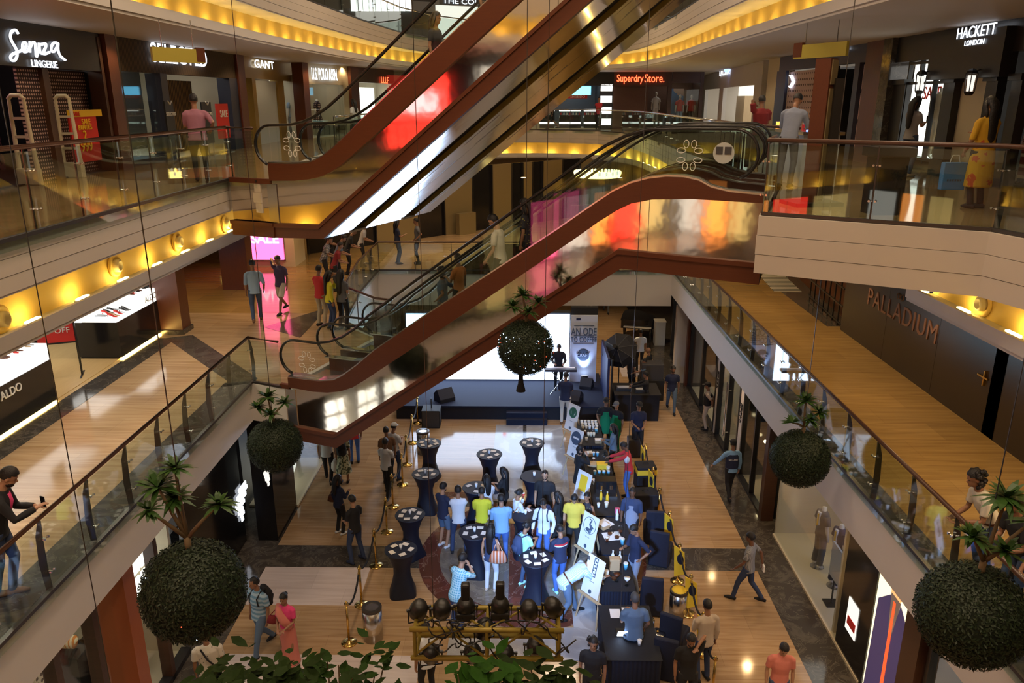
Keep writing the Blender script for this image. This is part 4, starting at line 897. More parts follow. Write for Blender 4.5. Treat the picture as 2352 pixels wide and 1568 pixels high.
# ---- topmost level ---------------------------------------------------------------------
WT = Wall((-9, 44), (5, 50))
t = thing('boutique', 'dark topmost shop front with white sign above the escalator', 'shop front', WT.pt(WT.x(1000, 10), 0, 13.5))
flat(WT, 'header_board', 1008, -30, 1200, 14, 'shop_black', parent=t); flat(WT, 'bright_backdrop', 1000, 16, 1200, 120, 'soft_white', parent=t)
flat(WT, 'header_board', 795, -30, 1000, 0, 'shop_black', parent=t); flat(WT, 'glass_facade', 790, 24, 1000, 120, 'charcoal', parent=t)
tag(fit('THE COLLECTIVE', WT, 1017, -1, 1170, 11, off=.01), 'white sign reading THE COLLECTIVE at the top, partly hidden by the escalator', 'sign')
for i in range(10):
    u = 805+i*14; m = MB(); x, z = WT.at(u, 12); WT.box(m, x, x+.28, z-.3, z+.25, .1, .2); tag(obj('crystal_lamp', m, 'white_light'), 'bright white crystal lamp in the row at the top of the picture', 'lamp', 'crystal lamps of the top floor shop')
# ================================================================= MIDDLE FLOOR
ZM = 7.6
WA = Wall((-9.88, 5), (-9.88, 26))
def Ax(u, v): return WA.x(u, v)
# shoe shop: two black plinth displays with white tiers
def shoe(mt, heel=False):
    m = MB(); h = .05 if heel else 0
    m.tube([(0, -.12, .03+h), (0, -.05, .03+h*.8), (0, .05, .02), (0, .13, .015)], [(.03, .03), (.033, .025), (.04, .018), (.02, .012)], 8)
    if heel: m.tube([(0, -.12, .03), (0, -.12, 0)], .01, 5)
    me = mesh_of('shoe', m); fixn(me); me.materials.append(MATS[mt]); return me
SHM = [shoe('brown_wood'), shoe('shop_black', True), shoe('pale_wood', True), shoe('grey_panel'), shoe('shop_red', True)]
def shoe_display(x0, x1, lab, lx, seedk, cap):
    t = thing('shoe_display', lab, 'display counter', WA.pt(x0, -.6, 4.5))
    m = MB(); WA.box(m, x0, x1, 4.56, 5.45, -1.1, 0); WA.box(m, x0+.05, x1-.05, 4.5, 4.56, -1.05, -.08); obj('black_plinth', m, 'black_gloss', t, world=True)
    m = MB(); WA.box(m, x0, x1-.02, 4.505, 4.53, -.06, .02); obj('glowing_kick_strip', m, 'cove_glow', t, world=True)
    mid = x0+(x1-x0)*.5
    m = MB(); WA.box(m, x0, mid, 5.45, 5.5, -1.05, -.02); WA.box(m, mid, x1, 5.45, 5.8, -1.05, -.02); WA.box(m, x0-.2, mid, 5.5, 5.95, -1.3, -.75); obj('white_tier', m, 'white_light', t, world=True)
    sign('counter_lettering', 'ALDO', WA.pt(lx, .01, 5.62 if cap else 5.25), WA.n, .24, 'white_plastic', parent=t)
    random.seed(seedk); k = 0
    for (a, b, z, y) in ((x0+.15, mid-.1, 5.5, -.25), (x0+.15, mid-.1, 5.5, -.55), (mid+.1, x1-.1, 5.8, -.3), (mid+.1, x1-.1, 5.8, -.7), (x0, mid-.1, 5.95, -.95)):
        n = 3
        for i in range(n):
            for s in (0, .1):
                o = obj('shoe', random.choice(SHM), None); o.location = WA.pt(a+(b-a)*(i+.5)/n+s, y, z); o.rotation_euler = (0, 0, R(-90+random.uniform(-15, 15)))
                tag(o, 'shoe on the white tiers of the '+cap_(cap), 'shoe', 'shoes on the '+cap_(cap)); k += 1
def cap_(c): return 'right shoe counter by the wooden column' if c else 'left shoe counter near the picture edge'
xa0, xa1 = Ax(-60, 1040), Ax(135, 930)
shoe_display(xa0, xa1, 'black shoe counter with white lit tiers at the left picture edge', Ax(30, 925), 3, False)
xb0, xb1 = Ax(282, 828), Ax(375, 765)
shoe_display(xb0, xb1, 'black shoe counter with white lit tiers beside the wooden column', Ax(352, 735), 5, True)
room(WA, Ax(-300, 1100), Ax(372, 765), 4.5, 7.3, 4.0, 'white_light' if 0 else 'plaster_white', 'shop_black', 'white_light', 'white ceiling light panel of the shoe shop', fl='shop_floor_wood')
for i in range(3):
    for k in range(3):
        m = MB(); x = Ax(60+i*90, 900-i*50); WA.box(m, x, x+1.6, 4.9+k*.7, 4.95+k*.7, -3.9, -3.4); tag(obj('shoe_shelf', m, 'white_light'), 'glowing white shoe shelf, %s row, %s bay of the shoe shop wall' % (['lowest', 'middle', 'top'][k], ['left', 'middle', 'right'][i]), 'shelf')
m = MB(); WA.box(m, Ax(186, 760), Ax(200, 750), 4.5, 7.2, -1.3, -1.1); tag(obj('black_pier', m, 'shop_black'), 'slim black pier left of the right shoe counter', 'pier'); m = MB(); WA.box(m, xb1+.02, xb1+.2, 4.5, 7.5, -1.3, .05); tag(obj('black_pier', m, 'shop_black'), 'black pier of the shoe shop front', 'pier')
flat(WA.off(-1.4), 'wall_screen', 272, 640, 330, 672, 'cyan_screen', lab='small bright screen on the shoe shop wall above the right counter', cat='screen')
t = thing('sale_stand', 'red 50% OFF board on a black floor stand in the shoe shop entrance', 'sign stand', onz(150, 868, 4.5))
Wq = Wall(t.location+Vector((-.45, -.1, 0)), t.location+Vector((.3, .2, 0)))
m = MB(); Wq.box(m, 0, .8, 5.35, 6.25, -.01, .02); obj('red_board', m, 'shop_red', t, world=True)
m = MB()
for x in (0, .8): Wq.box(m, x-.02, x+.02, 4.5, 6.3, -.02, .02)
Wq.box(m, 0, .8, 5.31, 5.35, -.02, .02); Wq.box(m, -.02, .02, 4.5, 4.53, -.3, .3); Wq.box(m, .78, .82, 4.5, 4.53, -.3, .3); obj('stand_frame', m, 'shop_black', t, world=True)
sign('board_text', '50%', Wq.pt(.4, .03, 5.9), Wq.n, .42, 'white_plastic', parent=t); sign('board_text', 'OFF', Wq.pt(.55, .03, 5.62), Wq.n, .18, 'white_plastic', parent=t)
# wooden column
p = onz(397, 768, 4.5)
m = MB().box((p.x-.1, p.y+.3, 6.1), (.75, .55, 3.2)); struct('wall_post', m, 'post_wood')
struct('wall_post', MB().box((p.x-.1, p.y+.3, 4.56), (.85, .65, .12)), 'marble_dark')
struct('wall_post', MB().box((p.x-.1, p.y+5.5, 6.1), (.9, .6, 3.2)), 'post_wood')
# sale light box on a pillar
a = onz(548, 612, 4.5); b = onz(680, 612, 4.5)
struct('wall_post', MB().bb((a.x, a.y, 4.5), (b.x, a.y+1.4, 7.6)), 'cream')
t = thing('sale_light_box', 'glowing pink SALE light box on the pillar beyond two walking men', 'light box', ((a.x+b.x)/2, a.y-.05, 5.1))
q0 = ony(571, 596, a.y-.06); q1 = ony(647, 530, a.y-.06)
obj('lit_face', MB().bb((q0.x, a.y-.1, q0.z), (q1.x, a.y-.04, 7.5)), 'pink_light', t, world=True)
obj('frame', MB().bb((q0.x-.05, a.y-.04, q0.z-.05), (q1.x+.05, a.y, 7.55)), 'steel', t, world=True)
sign('box_text', 'SALE', ony(608, 549, a.y-.13), (0, -1, 0), .5, 'sign_white', parent=t, off=.01)
m = MB().bb((-14, 36.5, 4.5), (-6, 36.6, 7.6)); tag(obj('shop_facade', m, 'cream'), 'cream shop facade in the far left of the middle floor', 'facade')
q = ony(516, 563, 30); t = thing('direction_board', 'small yellow and dark direction board under the left cove', 'hanging sign', q)
obj('board', MB().box((0, 0, 0), (.6, .05, .3)), mat('board_yellow2', (.6, .5, .1), .5, emit=.5), t); obj('dark_end', MB().box((.5, 0, 0), (.4, .05, .3)), 'charcoal', t); obj('hanger_rod', MB().tube([(-.2, 0, .1), (-.2, 0, 7.55-q.z)], .01, 6), 'steel', t)
# far storefront of the middle floor: dark windows between pale wood piers
WM = Wall((-7.5, 33.0), (6, 45.5))
xs = [WM.x(u, 470) for u in (700, 860, 960, 1020, 1085, 1130, 1175, 1200, 1222, 1245, 1290, 1330, 1400)]
sh = thing('boutique', 'far shop front of dark tall windows between pale wooden piers', 'shop front', WM.pt(xs[0], 0, 4.5))
for i in range(len(xs)-1):
    m = MB(); x0, x1 = xs[i], xs[i+1]; g = .12*(x1-x0)
    if i % 2: m = MB(); WM.box(m, x0, x1, 4.5, 7.6, -.1, .02); obj('pale_pier', m, mat('khaki_panel', (.20, .15, .07), .5), sh, world=True)
    else:
        WM.box(m, x0, x1, 4.5, 7.6, -.12, -.06); obj('dark_window', m, 'black_gloss', sh, world=True)
        m = MB(); WM.box(m, x0-.03, x0+.03, 4.5, 7.6, -.06, .06); WM.box(m, x1-.03, x1+.03, 4.5, 7.6, -.06, .06); obj('window_frame', m, 'shop_black', sh, world=True)
for i, u in enumerate((1060,)):
    x = WM.x(u, 540); m = MB(); WM.box(m, x-.5, x+.5, 4.5, 5.5, .2, .5); tag(obj('pale_counter', m, 'khaki_panel'), ['khaki counter behind the standing couple', 'pale counter seen over the escalator, left', 'pale counter under the dark windows, middle', 'pale counter nearest the gold chandelier'][i], 'counter')
# chandelier
q = ony(1372, 402, 36); t = thing('chandelier', 'flat gold crystal chandelier over the far middle floor', 'chandelier', q)
obj('glowing_disc', MB().lathe((0, 0, -.08), [(1.0, 0), (1.05, .08), (1.0, .14)], 32), mat('gold_glow', (.6, .4, .08), .3, emit=5, ecol=(1, .7, .2)), t)
for i in range(40):
    a = 2*PI*i/40; obj('crystal', MB().ell((1.02*math.cos(a), 1.02*math.sin(a), .12), (.06, .06, .1), nu=6, nv=4), 'gold_glow' if i % 2 else 'soft_white', t)
obj('rod', MB().tube([(0, 0, .1), (0, 0, 7.6-q.z+.02)], .02, 6), 'brass', t)
# hot pink boutique behind the second escalator
q = onz(1215, 585, 4.5); WH = Wall((2.0, 31.8), (5.5, 33.2)); 
m = MB(); WH.box(m, 0, 3.7, 4.5, 6.5, -.2, -.1); tag(obj('window_display', m, mat('dark_red_display', (.09, .01, .02), .6)), 'deep red clothes display behind the escalator glass', 'display')
tag(glyphs(WH.pt(1.5, 0, 6.3), WH.d, (0, 0, 1), 6, .22, 'sign_white', 5), 'small lit sign above the deep red clothes display', 'sign')
for i in range(3): mannequin(WH.pt(.7+i*1.1, .4, 4.5), WH.rz+PI, ['mannequin in red dress, left before the red display', 'mannequin in red dress, middle before the red display', 'mannequin in grey dress, right before the red display'][i], ('shop_red', 'shop_red', 'grey_panel')[i], ('shop_red', 'shop_red', 'grey_panel')[i], gown=True)
# right middle gallery: black hoarding
WB = Wall((8.85, 21.0), (8.85, 2))
t = thing('hoarding', 'long black hoarding wall lettered PALLADIUM along the right walkway', 'hoarding', WB.pt(0, 0, 4.5))
hb = mat('hoarding_black', (.03, .022, .02), .32)
xx = [0, 2.6, 5.0, 7.4, WB.x(2275, 880), 12.6, 15, 19]
for a, b in zip(xx[:-1], xx[1:]): m = MB(); WB.box(m, a+.005, b-.005, 4.5, 7.55, -.1, 0); obj('board_panel', m, hb, t, world=True)
xd = WB.x(2262, 875); m = MB(); WB.box(m, xd-.2, xd+.15, 5.55, 5.58, .02, .05); WB.box(m, xd, xd+.03, 5.4, 5.7, .0, .05); obj('door_latch', m, 'brass', t, world=True)
x1, z1 = WB.at(2067, 722); sign('wall_lettering', 'PALLADIUM', WB.pt(x1, .01, z1), WB.n, .62, mat('letter_brown', (.2, .1, .06), .5), parent=t, space=1.1, xs=1.0)
x2, z2 = WB.at(2070, 682); m = MB()
for s in (-1, 1): m.tube([WB.pt(x2+s*.09+.07*math.cos(2*PI*i/10), .02, z2+.07*math.sin(2*PI*i/10)) for i in range(11)], .012, 4)
obj('emblem', m, 'letter_brown', t, world=True)
m = MB(); WB.box(m, WB.x(2260, 790), WB.x(2330, 820), 7.2, 7.5, .3, .36); tag(obj('exit_board', m, mat('olive_board', (.3, .26, .03), .5)), 'olive hanging board against the black hoarding at right', 'hanging sign')
struct('wall_right', MB().bb((8.9, -9, 4.5), (9.1, 21, 7.62)), 'shop_black')
# barred shop beyond the hoarding
WD = Wall((9.6, 29), (8.9, 21.1)); t = thing('boutique', 'black gridded shop window beyond the hoarding', 'shop front', WD.pt(0, 0, 4.5))
m = MB(); WD.box(m, 0, 8, 4.5, 7.6, -.5, -.4); obj('back_panel', m, 'brown_wood', t, world=True)
m = MB()
for i in range(7): x = 4.6+i*.5; WD.box(m, x-.02, x+.02, 4.5, 7.6, -.02, .02)
for i in range(6): WD.box(m, 4.4, 7.9, 4.6+i*.5, 4.64+i*.5, -.02, .02)
obj('window_grid', m, 'shop_black', t, world=True)
m = MB(); WD.box(m, 0, 3.6, 4.5, 4.52, 0, .9); tag(obj('floor_grille', m, patmat('grille', (.03, .03, .03), (.5, .47, .4), 'stripe', 5, frac=.5, axis='Y')), 'black and white patterned floor at the gridded shop', 'floor covering')
# ================================================================= GROUND FLOOR SHOPS
# left: dark designer shop with the stepped emblem
WG = Wall((-6.15, 10), (-6.15, 30))
def Gx(u, v): return WG.x(u, v)
xA, xB = Gx(500, 1480), Gx(640, 1248)
t = thing('boutique', 'black designer shop front with stepped striped emblem, left of the ground floor', 'shop front', WG.pt(xB, 0, 0))
m = MB(); WG.box(m, xB, xB+1.7, 0, 3.5, -.5, 0); obj('corner_panel', m, 'black_gloss', t, world=True)
m = MB(); WG.box(m, xB-3.2, xB, 0, 3.5, -.9, -.8); obj('recessed_panel', m, 'black_gloss', t, world=True)
def stripes(wl, cx, cz, y, s):
    m = MB()
    rows = [(-.1, .02), (-.14, .1), (-.26, .06), (-.32, .2), (-.36, .34), (-.24, .46), (-.1, .4)]
    for i, (a, b) in enumerate(rows): wl.box(m, cx+a*s, cx+b*s, cz+(i*.13-.4)*s, cz+(i*.13-.31)*s, y, y+.03)
    return m
Wg = WG.off(-.8); x, z = Wg.at(552, 1160)
tag(obj('emblem', stripes(Wg, x, z, .02, 1.0), 'sign_white'), 'glowing stepped stripe emblem on the recessed black panel', 'emblem')
x, z = WG.at(606, 1096); tag(obj('emblem', stripes(WG, x+.2, z, .02, .75), 'soft_white'), 'second stripe emblem near the round topiary, smaller', 'emblem')
xC = Gx(742, 1040)
t = thing('shop_window', 'glass shop window with white rounded display, beyond the black panels', 'shop window', WG.pt(xB+1.7, 0, 0))
m = MB(); WG.box(m, xB+1.7, xC, .05, 3.5, -.01, .01); obj('window_glass', m, 'shop_glass', t, world=True)
m = MB(); WG.box(m, xB+1.7, xC, 0, .06, -1.3, .04); obj('window_plinth', m, 'cream', t, world=True)
m = MB(); WG.box(m, xB+1.7, xC+2, 0, 3.5, -1.5, -1.4); obj('back_panel', m, 'charcoal', t, world=True)
q = onz(668, 1150, 0); m = MB().ell((q.x-.55, q.y+.8, .75), (.5, .75, .65), nu=18, nv=12); tag(obj('display_egg', m, mat('egg_white', (.8, .8, .74), .4, emit=.6, ecol=(1, 1, .85)), smooth=True), 'large white egg-shaped display behind the left shop window', 'display')
m = MB().bb((-11, 23, 0), (-10.9, 40, 3.4)); tag(obj('shop_facade', m, 'cream'), 'cream shop facade beyond the egg display', 'facade')
WGb = Wall((-6.2, xC+10), (-6.2, 32)); 
# near left: red-floored shop with orange pillar
t = thing('shop_window', 'brown framed window of the red carpeted shop, bottom left', 'shop window', WG.pt(0, -.35, 0))
Wn = Wall((-6.75, 2), (-6.75, 16))
def Nx(u, v): return Wn.x(u, v)
m = MB(); Wn.box(m, 0, Nx(418, 1420), 0, .12, -.1, .1); obj('bottom_sill', m, 'shop_black', t, world=True)
m = MB(); Wn.box(m, 0, Nx(418, 1420), .12, 3.5, -.01, .01); obj('window_glass', m, 'shop_glass', t, world=True)
for u, v in ((215, 1480), (120, 1540), (350, 1300)): m = MB(); x = Nx(u, v); Wn.box(m, x-.07, x+.07, 0, 3.5, -.1, .1); obj('dark_mullion', m, 'dark_wood', t, world=True)
x = Nx(290, 1460); struct('wall_post', (lambda m: (Wn.box(m, x-.25, x+.1, 0, 3.5, -.3, .25), m)[1])(MB()), mat('orange_post', (.38, .1, .03), .4))
struct('floor', MB().bb((-11.4, -9, 0), (-6.8, 11, .012)), mat('red_carpet', (.30, .06, .04), .9, bump=.2, bscale=60))
room(Wn, -6, Nx(418, 1420), 0, 3.4, 3.6, 'cream', 'cream', 'soft_white', 'warm ceiling panel inside the red carpeted shop')
for i in range(3):
    m = MB(); x = Nx(100+i*65, 1500); Wn.box(m, x, x+.5, .3, 2.6, -1.2, -1.15); tag(obj('perforated_screen', m, patmat('perf_cream', (.7, .6, .4), (.1, .06, .03), 'grid', 9, frac=.3)), ['left cream perforated screen in the red carpeted shop', 'middle cream perforated screen in the red carpeted shop', 'right cream perforated screen in the red carpeted shop'][i], 'screen')
for i, (u, v) in enumerate(((268, 1490), (340, 1460))):
    q = onz(u, v, .95); q.x -= .9
    t = thing('display_pedestal', ['black pedestal inside the red carpeted shop, left of the orange pillar', 'black pedestal inside the red carpeted shop, right of the orange pillar'][i], 'pedestal', (q.x, q.y, .012)); obj('pedestal_body', MB().box((0, 0, .45), (.5, .4, .9)), 'shop_black', t); obj('pedestal_top', MB().box((0, 0, .92), (.65, .5, .04)), 'black_gloss', t)
    g = thing('handbag', ['cream and orange striped bag on the left pedestal', 'gold bag on the right pedestal'][i], 'bag', (q.x, q.y, .955)); obj('bag_body', MB().tube([(-.17, 0, .13), (-.15, 0, .14), (.15, 0, .14), (.17, 0, .13)], [(.05, .07), (.13, .1), (.13, .1), (.05, .07)], 12), patmat('bag_stripe%d' % i, (.75, .6, .35), (.6, .2, .03), 'stripe', 14, frac=.4, axis='X'), g, smooth=True); obj('bag_handle', MB().tube([(-.07, 0, .24), (-.05, 0, .34), (.05, 0, .34), (.07, 0, .24)], .012, 6), 'brown_wood', g)
# fire extinguisher
q = onz(418, 1480, 0); t = thing('fire_extinguisher', 'red fire extinguisher inside the bottom left shop near the topiary', 'fire extinguisher', (q.x-.5, q.y+.1, .012)); obj('cylinder', MB().lathe((0, 0, 0), [(.07, 0), (.075, .02), (.075, .38), (.03, .46)], 14), 'shop_red', t, smooth=True); obj('valve', MB().lathe((0, 0, .46), [(.025, 0), (.025, .07)], 8).box((.04, 0, .52), (.12, .03, .02)), 'black_metal', t)
# right ground floor shops
WE = Wall((6.42, 36), (6.42, 6))
def Ex(u, v): return WE.x(u, v)
bp = [(1545, 705, 'x'), ]
# from the far end to the near end, split by base line pixels
X = [WE.x(u, v) for u, v in ((1536, 850), (1553, 870), (1578, 905), (1640, 985), (1690, 1075), (1755, 1190), (1775, 1235), (1915, 1480), (1990, 1610), (2050, 1700))]
def gshop(i, x0, x1, lab, back, light, glass=True, frame='shop_black', lightlab='', depth=1.8, sill=.08):
    t = thing('shop_window', lab, 'shop window', WE.pt(x0, 0, 0))
    m = MB(); 
    for x in (x0+.05, (x0+x1)/2, x1-.05): WE.box(m, x-.045, x+.045, 0, 3.5, -.08, .06)
    WE.box(m, x0, x1, 0, sill, -.08, .08); WE.box(m, x0, x1, 2.95, 3.5, -.08, .1); obj('window_frame', m, frame, t, world=True)
    if glass: m = MB(); WE.box(m, x0, x1, sill, 2.95, -.012, .0); obj('window_glass', m, 'shop_glass', t, world=True)
    room(WE, x0, x1, 0, 3.1, depth, back, back, light, lightlab); return t
gshop(0, X[2]-3.6, X[2], 'black framed far window on the right of the ground floor, lit floor inside', 'charcoal', 'white_light', lightlab='ceiling panel of the far right ground shop')
m = MB(); WE.box(m, X[2]-.1, X[2]+.12, 0, 3.5, -.2, .15); struct('wall_post', m, 'post_wood')
gshop(1, X[2]+.15, X[3], 'glass window with white clothes at mid distance, right ground floor', 'shop_black', 'white_light', lightlab='ceiling panel of the white clothes shop')
gshop(2, X[3]+.3, X[4], 'glass entrance doors with tall steel handles, right ground floor', 'cream', 'white_light', lightlab='ceiling panel behind the steel handled doors')
for dx in (-.08, .08):
    m = MB(); x = (X[3]+.3+X[4])/2+dx; m.tube([WE.pt(x, .1, .5), WE.pt(x, .1, 2.3)], .02, 8); m.tube([WE.pt(x, .1, .7), WE.pt(x, 0, .7)], .012, 6); m.tube([WE.pt(x, .1, 2.1), WE.pt(x, 0, 2.1)], .012, 6)
    tag(obj('door_handle', m, 'steel'), 'tall steel handle of the glass entrance, '+('far leaf' if dx < 0 else 'near leaf'), 'door handle')
m = MB(); WE.box(m, X[3], X[3]+.3, 0, 3.5, -.1, .04); WE.box(m, X[4], X[4]+.35, 0, 3.5, -.1, .04); struct('wall_pier', m, 'plaster_white')
gshop(3, X[4]+.36, X[5]-.1, 'glass window with glowing lamps and pale pink floor before the wooden post', 'black_gloss', 'soft_white', lightlab='ceiling panel of the lamp window')
m = MB(); WE.box(m, X[5]-.15, X[5]+.1, 0, 3.5, -.2, .12); struct('wall_post', m, 'dark_wood')
for i in range(4):
    x = X[4]+.6+i*.8; t = thing('window_lamp', 'small glowing lamp hanging in the window, %s from the wooden post' % ['fourth', 'third', 'second', 'first'][i], 'lamp', WE.pt(x, -.6, 1.2+.3*(i % 3))); obj('bulb', MB().ell((0, 0, 0), .05), 'lamp_warm', t); obj('cord', MB().tube([(0, 0, .04), (0, 0, 1.9-.3*(i % 3))], .005, 4), 'black_metal', t)
# menswear window with suits
gs = thing('shop_window', 'wide frameless window with two suit mannequins on a cream plinth', 'shop window', WE.pt(X[6], 0, 0))
m = MB(); WE.box(m, X[6], X[7], .06, 3.5, -.012, 0); obj('window_glass', m, 'shop_glass', gs, world=True)
m = MB(); WE.box(m, X[6], X[7]+1.2, 0, .06, -1.6, .02); obj('cream_plinth', m, 'cream', gs, world=True)
room(WE, X[6], X[7]-.3, 0, 3.5, 2.0, 'cream', 'cream', 'white_light', 'ceiling panel over the suit mannequins')
mat('suit_grey', (.12, .12, .13), .8); mat('suit_navy', (.02, .03, .09), .8)
for i, (u, v, mt, lb) in enumerate(((1842, 1300, 'suit_grey', 'headless mannequin in grey suit with orange tie'), (1880, 1345, 'suit_navy', 'headless mannequin in navy suit with orange tie'))):
    q = onz(u, v, .06); q.x = max(q.x, 7.0+.1*i); t = mannequin(q, R(100), lb, mt, mt, head=False)
    obj('shirt_front', MB().box((0, .1, 1.3), (.1, .06, .32)), 'paper', t); obj('tie', MB().box((0, .135, 1.27), (.035, .02, .3)), 'orange_light' if 0 else 'shop_yellow', t)
t = thing('floor_sign_frame', 'dark framed sign stand in the suit window', 'sign stand', onz(1858, 1385, .06)); t.location.x = max(t.location.x, 6.8)
obj('sign_panel', MB().box((0, 0, 1.0), (.04, .55, .8)), 'grey_panel', t); obj('pole', MB().tube([(0, 0, 0), (0, 0, .6)], .02, 8), 'black_metal', t); obj('base', MB().box((0, 0, .01), (.3, .3, .02)), 'black_metal', t)
m = MB()
for i in range(5): m.tube([WE.pt(X[7]-1.0+i*.16, -1.2, .1), WE.pt(X[7]-1.0+i*.16, -1.2, 3.3)], .02, 6)
tag(obj('light_curtain', m, 'sign_blue'), 'cluster of thin bluish light rods behind the suits', 'light')
t = thing('boutique', 'black gloss panel with red and white picture, before the tie poster', 'shop front', WE.pt(X[7], 0, 0))
m = MB(); WE.box(m, X[7]+.02, X[7]+1.3, 0, 3.5, -.3, .0); obj('black_panel', m, 'black_gloss', t, world=True)
xx, zz = WE.at(1958, 1420); m = MB(); WE.box(m, xx-.22, xx+.22, zz-.35, zz+.35, 0, .02); obj('small_picture', m, 'soft_white', t, world=True); m = MB(); WE.box(m, xx-.15, xx+.2, zz-.2, zz-.02, .02, .03); obj('red_shape', m, 'shop_red', t, world=True)
x0 = X[7]+1.35; x1 = x0+1.3
t = thing('suit_poster', 'tall lit poster of a suited torso with red tie, lower right', 'poster', WE.pt(x0, 0, 0))
m = MB(); WE.box(m, x0, x1, 0, 3.5, -.1, 0); obj('lit_background', m, mat('poster_cream', (.5, .45, .3), .5, emit=1.2, ecol=(1, .85, .5)), t, world=True)
def wpoly(wl, pts, y): m = MB(); m.v = [tuple(wl.pt(a, y, b)) for a, b in pts]+[tuple(wl.pt(a, y-.01, b)) for a, b in pts]; n = len(pts); m.f = [tuple(range(n)), tuple(range(2*n-1, n-1, -1))]+[(i, (i+1) % n, n+(i+1) % n, n+i) for i in range(n)]; return m
c = (x0+x1)/2
obj('printed_suit', wpoly(WE, [(x0+.05, .05), (x1-.02, .05), (x1-.02, 2.1), (c+.2, 2.45), (c, 1.5), (c-.15, 2.45), (x0+.1, 2.1)], .012), mat('print_navy', (.05, .035, .08), .6, emit=.12, ecol=(.3, .2, .5)), t, world=True)
obj('printed_shirt', wpoly(WE, [(c, 1.4), (c+.2, 2.5), (c-.15, 2.5)], .016), 'paper', t, world=True)
obj('printed_tie', wpoly(WE, [(c-.03, .6), (c+.07, .7), (c+.05, 2.4), (c-.03, 2.4)], .022), mat('print_red', (.5, .05, .02), .5, emit=.8, ecol=(1, .12, .03)), t, world=True)
obj('printed_face', wpoly(WE, [(c-.15, 2.45), (c+.1, 2.4), (c+.3, 2.7), (c+.32, 3.3), (c-.1, 3.4), (c-.22, 2.9)], .014), mat('print_skin', (.6, .25, .1), .5, emit=1, ecol=(1, .4, .15)), t, world=True)
m = MB(); WE.box(m, x1, x1+.5, 0, 3.5, -.2, .15); struct('wall_post', m, 'dark_wood')
gshop(5, x1+.6, x1+5, 'glass window with candle-like light at the bottom right corner', 'grey_panel', 'white_light', lightlab='ceiling panel at the bottom right corner')
# writing on the far ground shop fronts
tag(glyphs(WE.pt(X[2]-2.2, .18, 3.2), WE.d, (0, 0, 1), 9, .26, 'sign_white', 7), 'white lit sign on the black far right ground shop', 'sign')
for i in range(2): tag(glyphs(WE.pt((X[3]+.15, X[4]+.18)[i], .06, 1.9), (0, 0, -1), WE.d, 5, .16, 'shop_black', 9), ['small dark vertical name on the far white pier', 'small dark vertical name on the near white pier'][i], 'sign')
# back of the ground hall under the far slab
struct('wall_right', MB().bb((5.9, 28.8, 0), (6.4, 29.1, 3.1)), 'plaster_white')
# ================================================================= STAGE AND EVENT ON THE GROUND FLOOR
mat('flight_blue', (.02, .03, .10), .5); mat('banner_white', (.62, .68, .78), .6); mat('ink', (.06, .09, .14), .6)
mat('kraft', (.45, .30, .16), .7); mat('cup_blue', (.1, .4, .62), .5); mat('menu_card', (.80, .76, .70), .7)
t = thing('stage', 'low dark blue carpeted stage with black skirt under the bright screen', 'stage', (-.1, 26.4, 0))
obj('stage_top', MB().bb((-4.4, 25.05, .44), (2.95, 28.5, .5)), 'navy_carpet', t, world=True)
obj('stage_skirt', MB().bb((-4.38, 25.08, 0), (2.93, 28.45, .44)), 'black_cloth', t, world=True)
t = thing('stage_step', 'dark two-tread step block in front of the stage', 'step', (.1, 24.75, 0))
obj('tread', MB().bb((-.55, 24.55, 0), (.85, 24.78, .2)), 'navy_carpet', t, world=True); obj('tread', MB().bb((-.55, 24.78, 0), (.85, 25.02, .36)), 'navy_carpet', t, world=True)
t = thing('led_screen', 'huge bright bluish-white screen at the back of the stage', 'screen', (-1.3, 27.7, .5))
obj('lit_face', MB().bb((-4.3, 27.6, .56), (1.72, 27.64, 3.1)), 'led_white', t, world=True)
obj('black_casing', MB().bb((-4.35, 27.65, .5), (1.75, 28.0, 3.15)), 'black_matte', t, world=True)
obj('red_logo', MB().bb((-.75, 27.58, 1.5), (-.62, 27.6, 1.75)), 'sign_red', t, world=True)
t = thing('event_banner', 'tall white banner reading AN ODE TO COFFEE beside the screen', 'banner', (2.2, 27.6, .5))
obj('banner_cloth', MB().bb((1.76, 27.55, .5), (2.74, 27.62, 3.08)), 'banner_white', t, world=True)
obj('black_top', MB().bb((1.78, 27.66, 3.0), (2.76, 27.9, 3.35)), 'black_matte', t, world=True)
NF = (0, -1, 0)
for tx, z, s in (('AN ODE', 2.45, .40), ('TO COFFEE', 2.15, .30), ('CRAFT', 1.55, .17)): sign('banner_text', tx, (2.25, 27.53, z), NF, s, 'ink' if tx != 'CRAFT' else 'banner_white', parent=t, xs=.62 if tx != 'CRAFT' else .9)
obj('text_rule', MB().bb((1.88, 27.535, 2.68), (2.62, 27.55, 2.70)).bb((1.88, 27.535, 2.29), (2.62, 27.55, 2.31)).bb((1.88, 27.535, 1.98), (2.62, 27.55, 2.0)), 'ink', t, world=True)
m = MB().ell((2.25, 27.545, 1.56), (.22, .012, .24), nu=20, nv=12); obj('round_emblem', m, 'ink', t, world=True, smooth=True)
obj('printed_logo', MB().bb((1.96, 27.535, 2.9), (2.12, 27.55, 2.98)), 'flight_blue', t, world=True)
# uplight at the banner foot
t = thing('uplight', 'small black stage uplight washing the event banner', 'stage light', (2.3, 27.25, .5))
obj('housing', MB().tube([(0, 0, .12), (0, .08, .3)], [.1, .13], 14), 'black_metal', t); obj('lens', MB().tube([(0, .081, .302), (0, .085, .312)], .11, 14), 'led_white', t); obj('yoke', MB().tube([(-.15, 0, .18), (-.15, 0, 0), (.15, 0, 0), (.15, 0, .18)], .012, 6), 'black_metal', t)
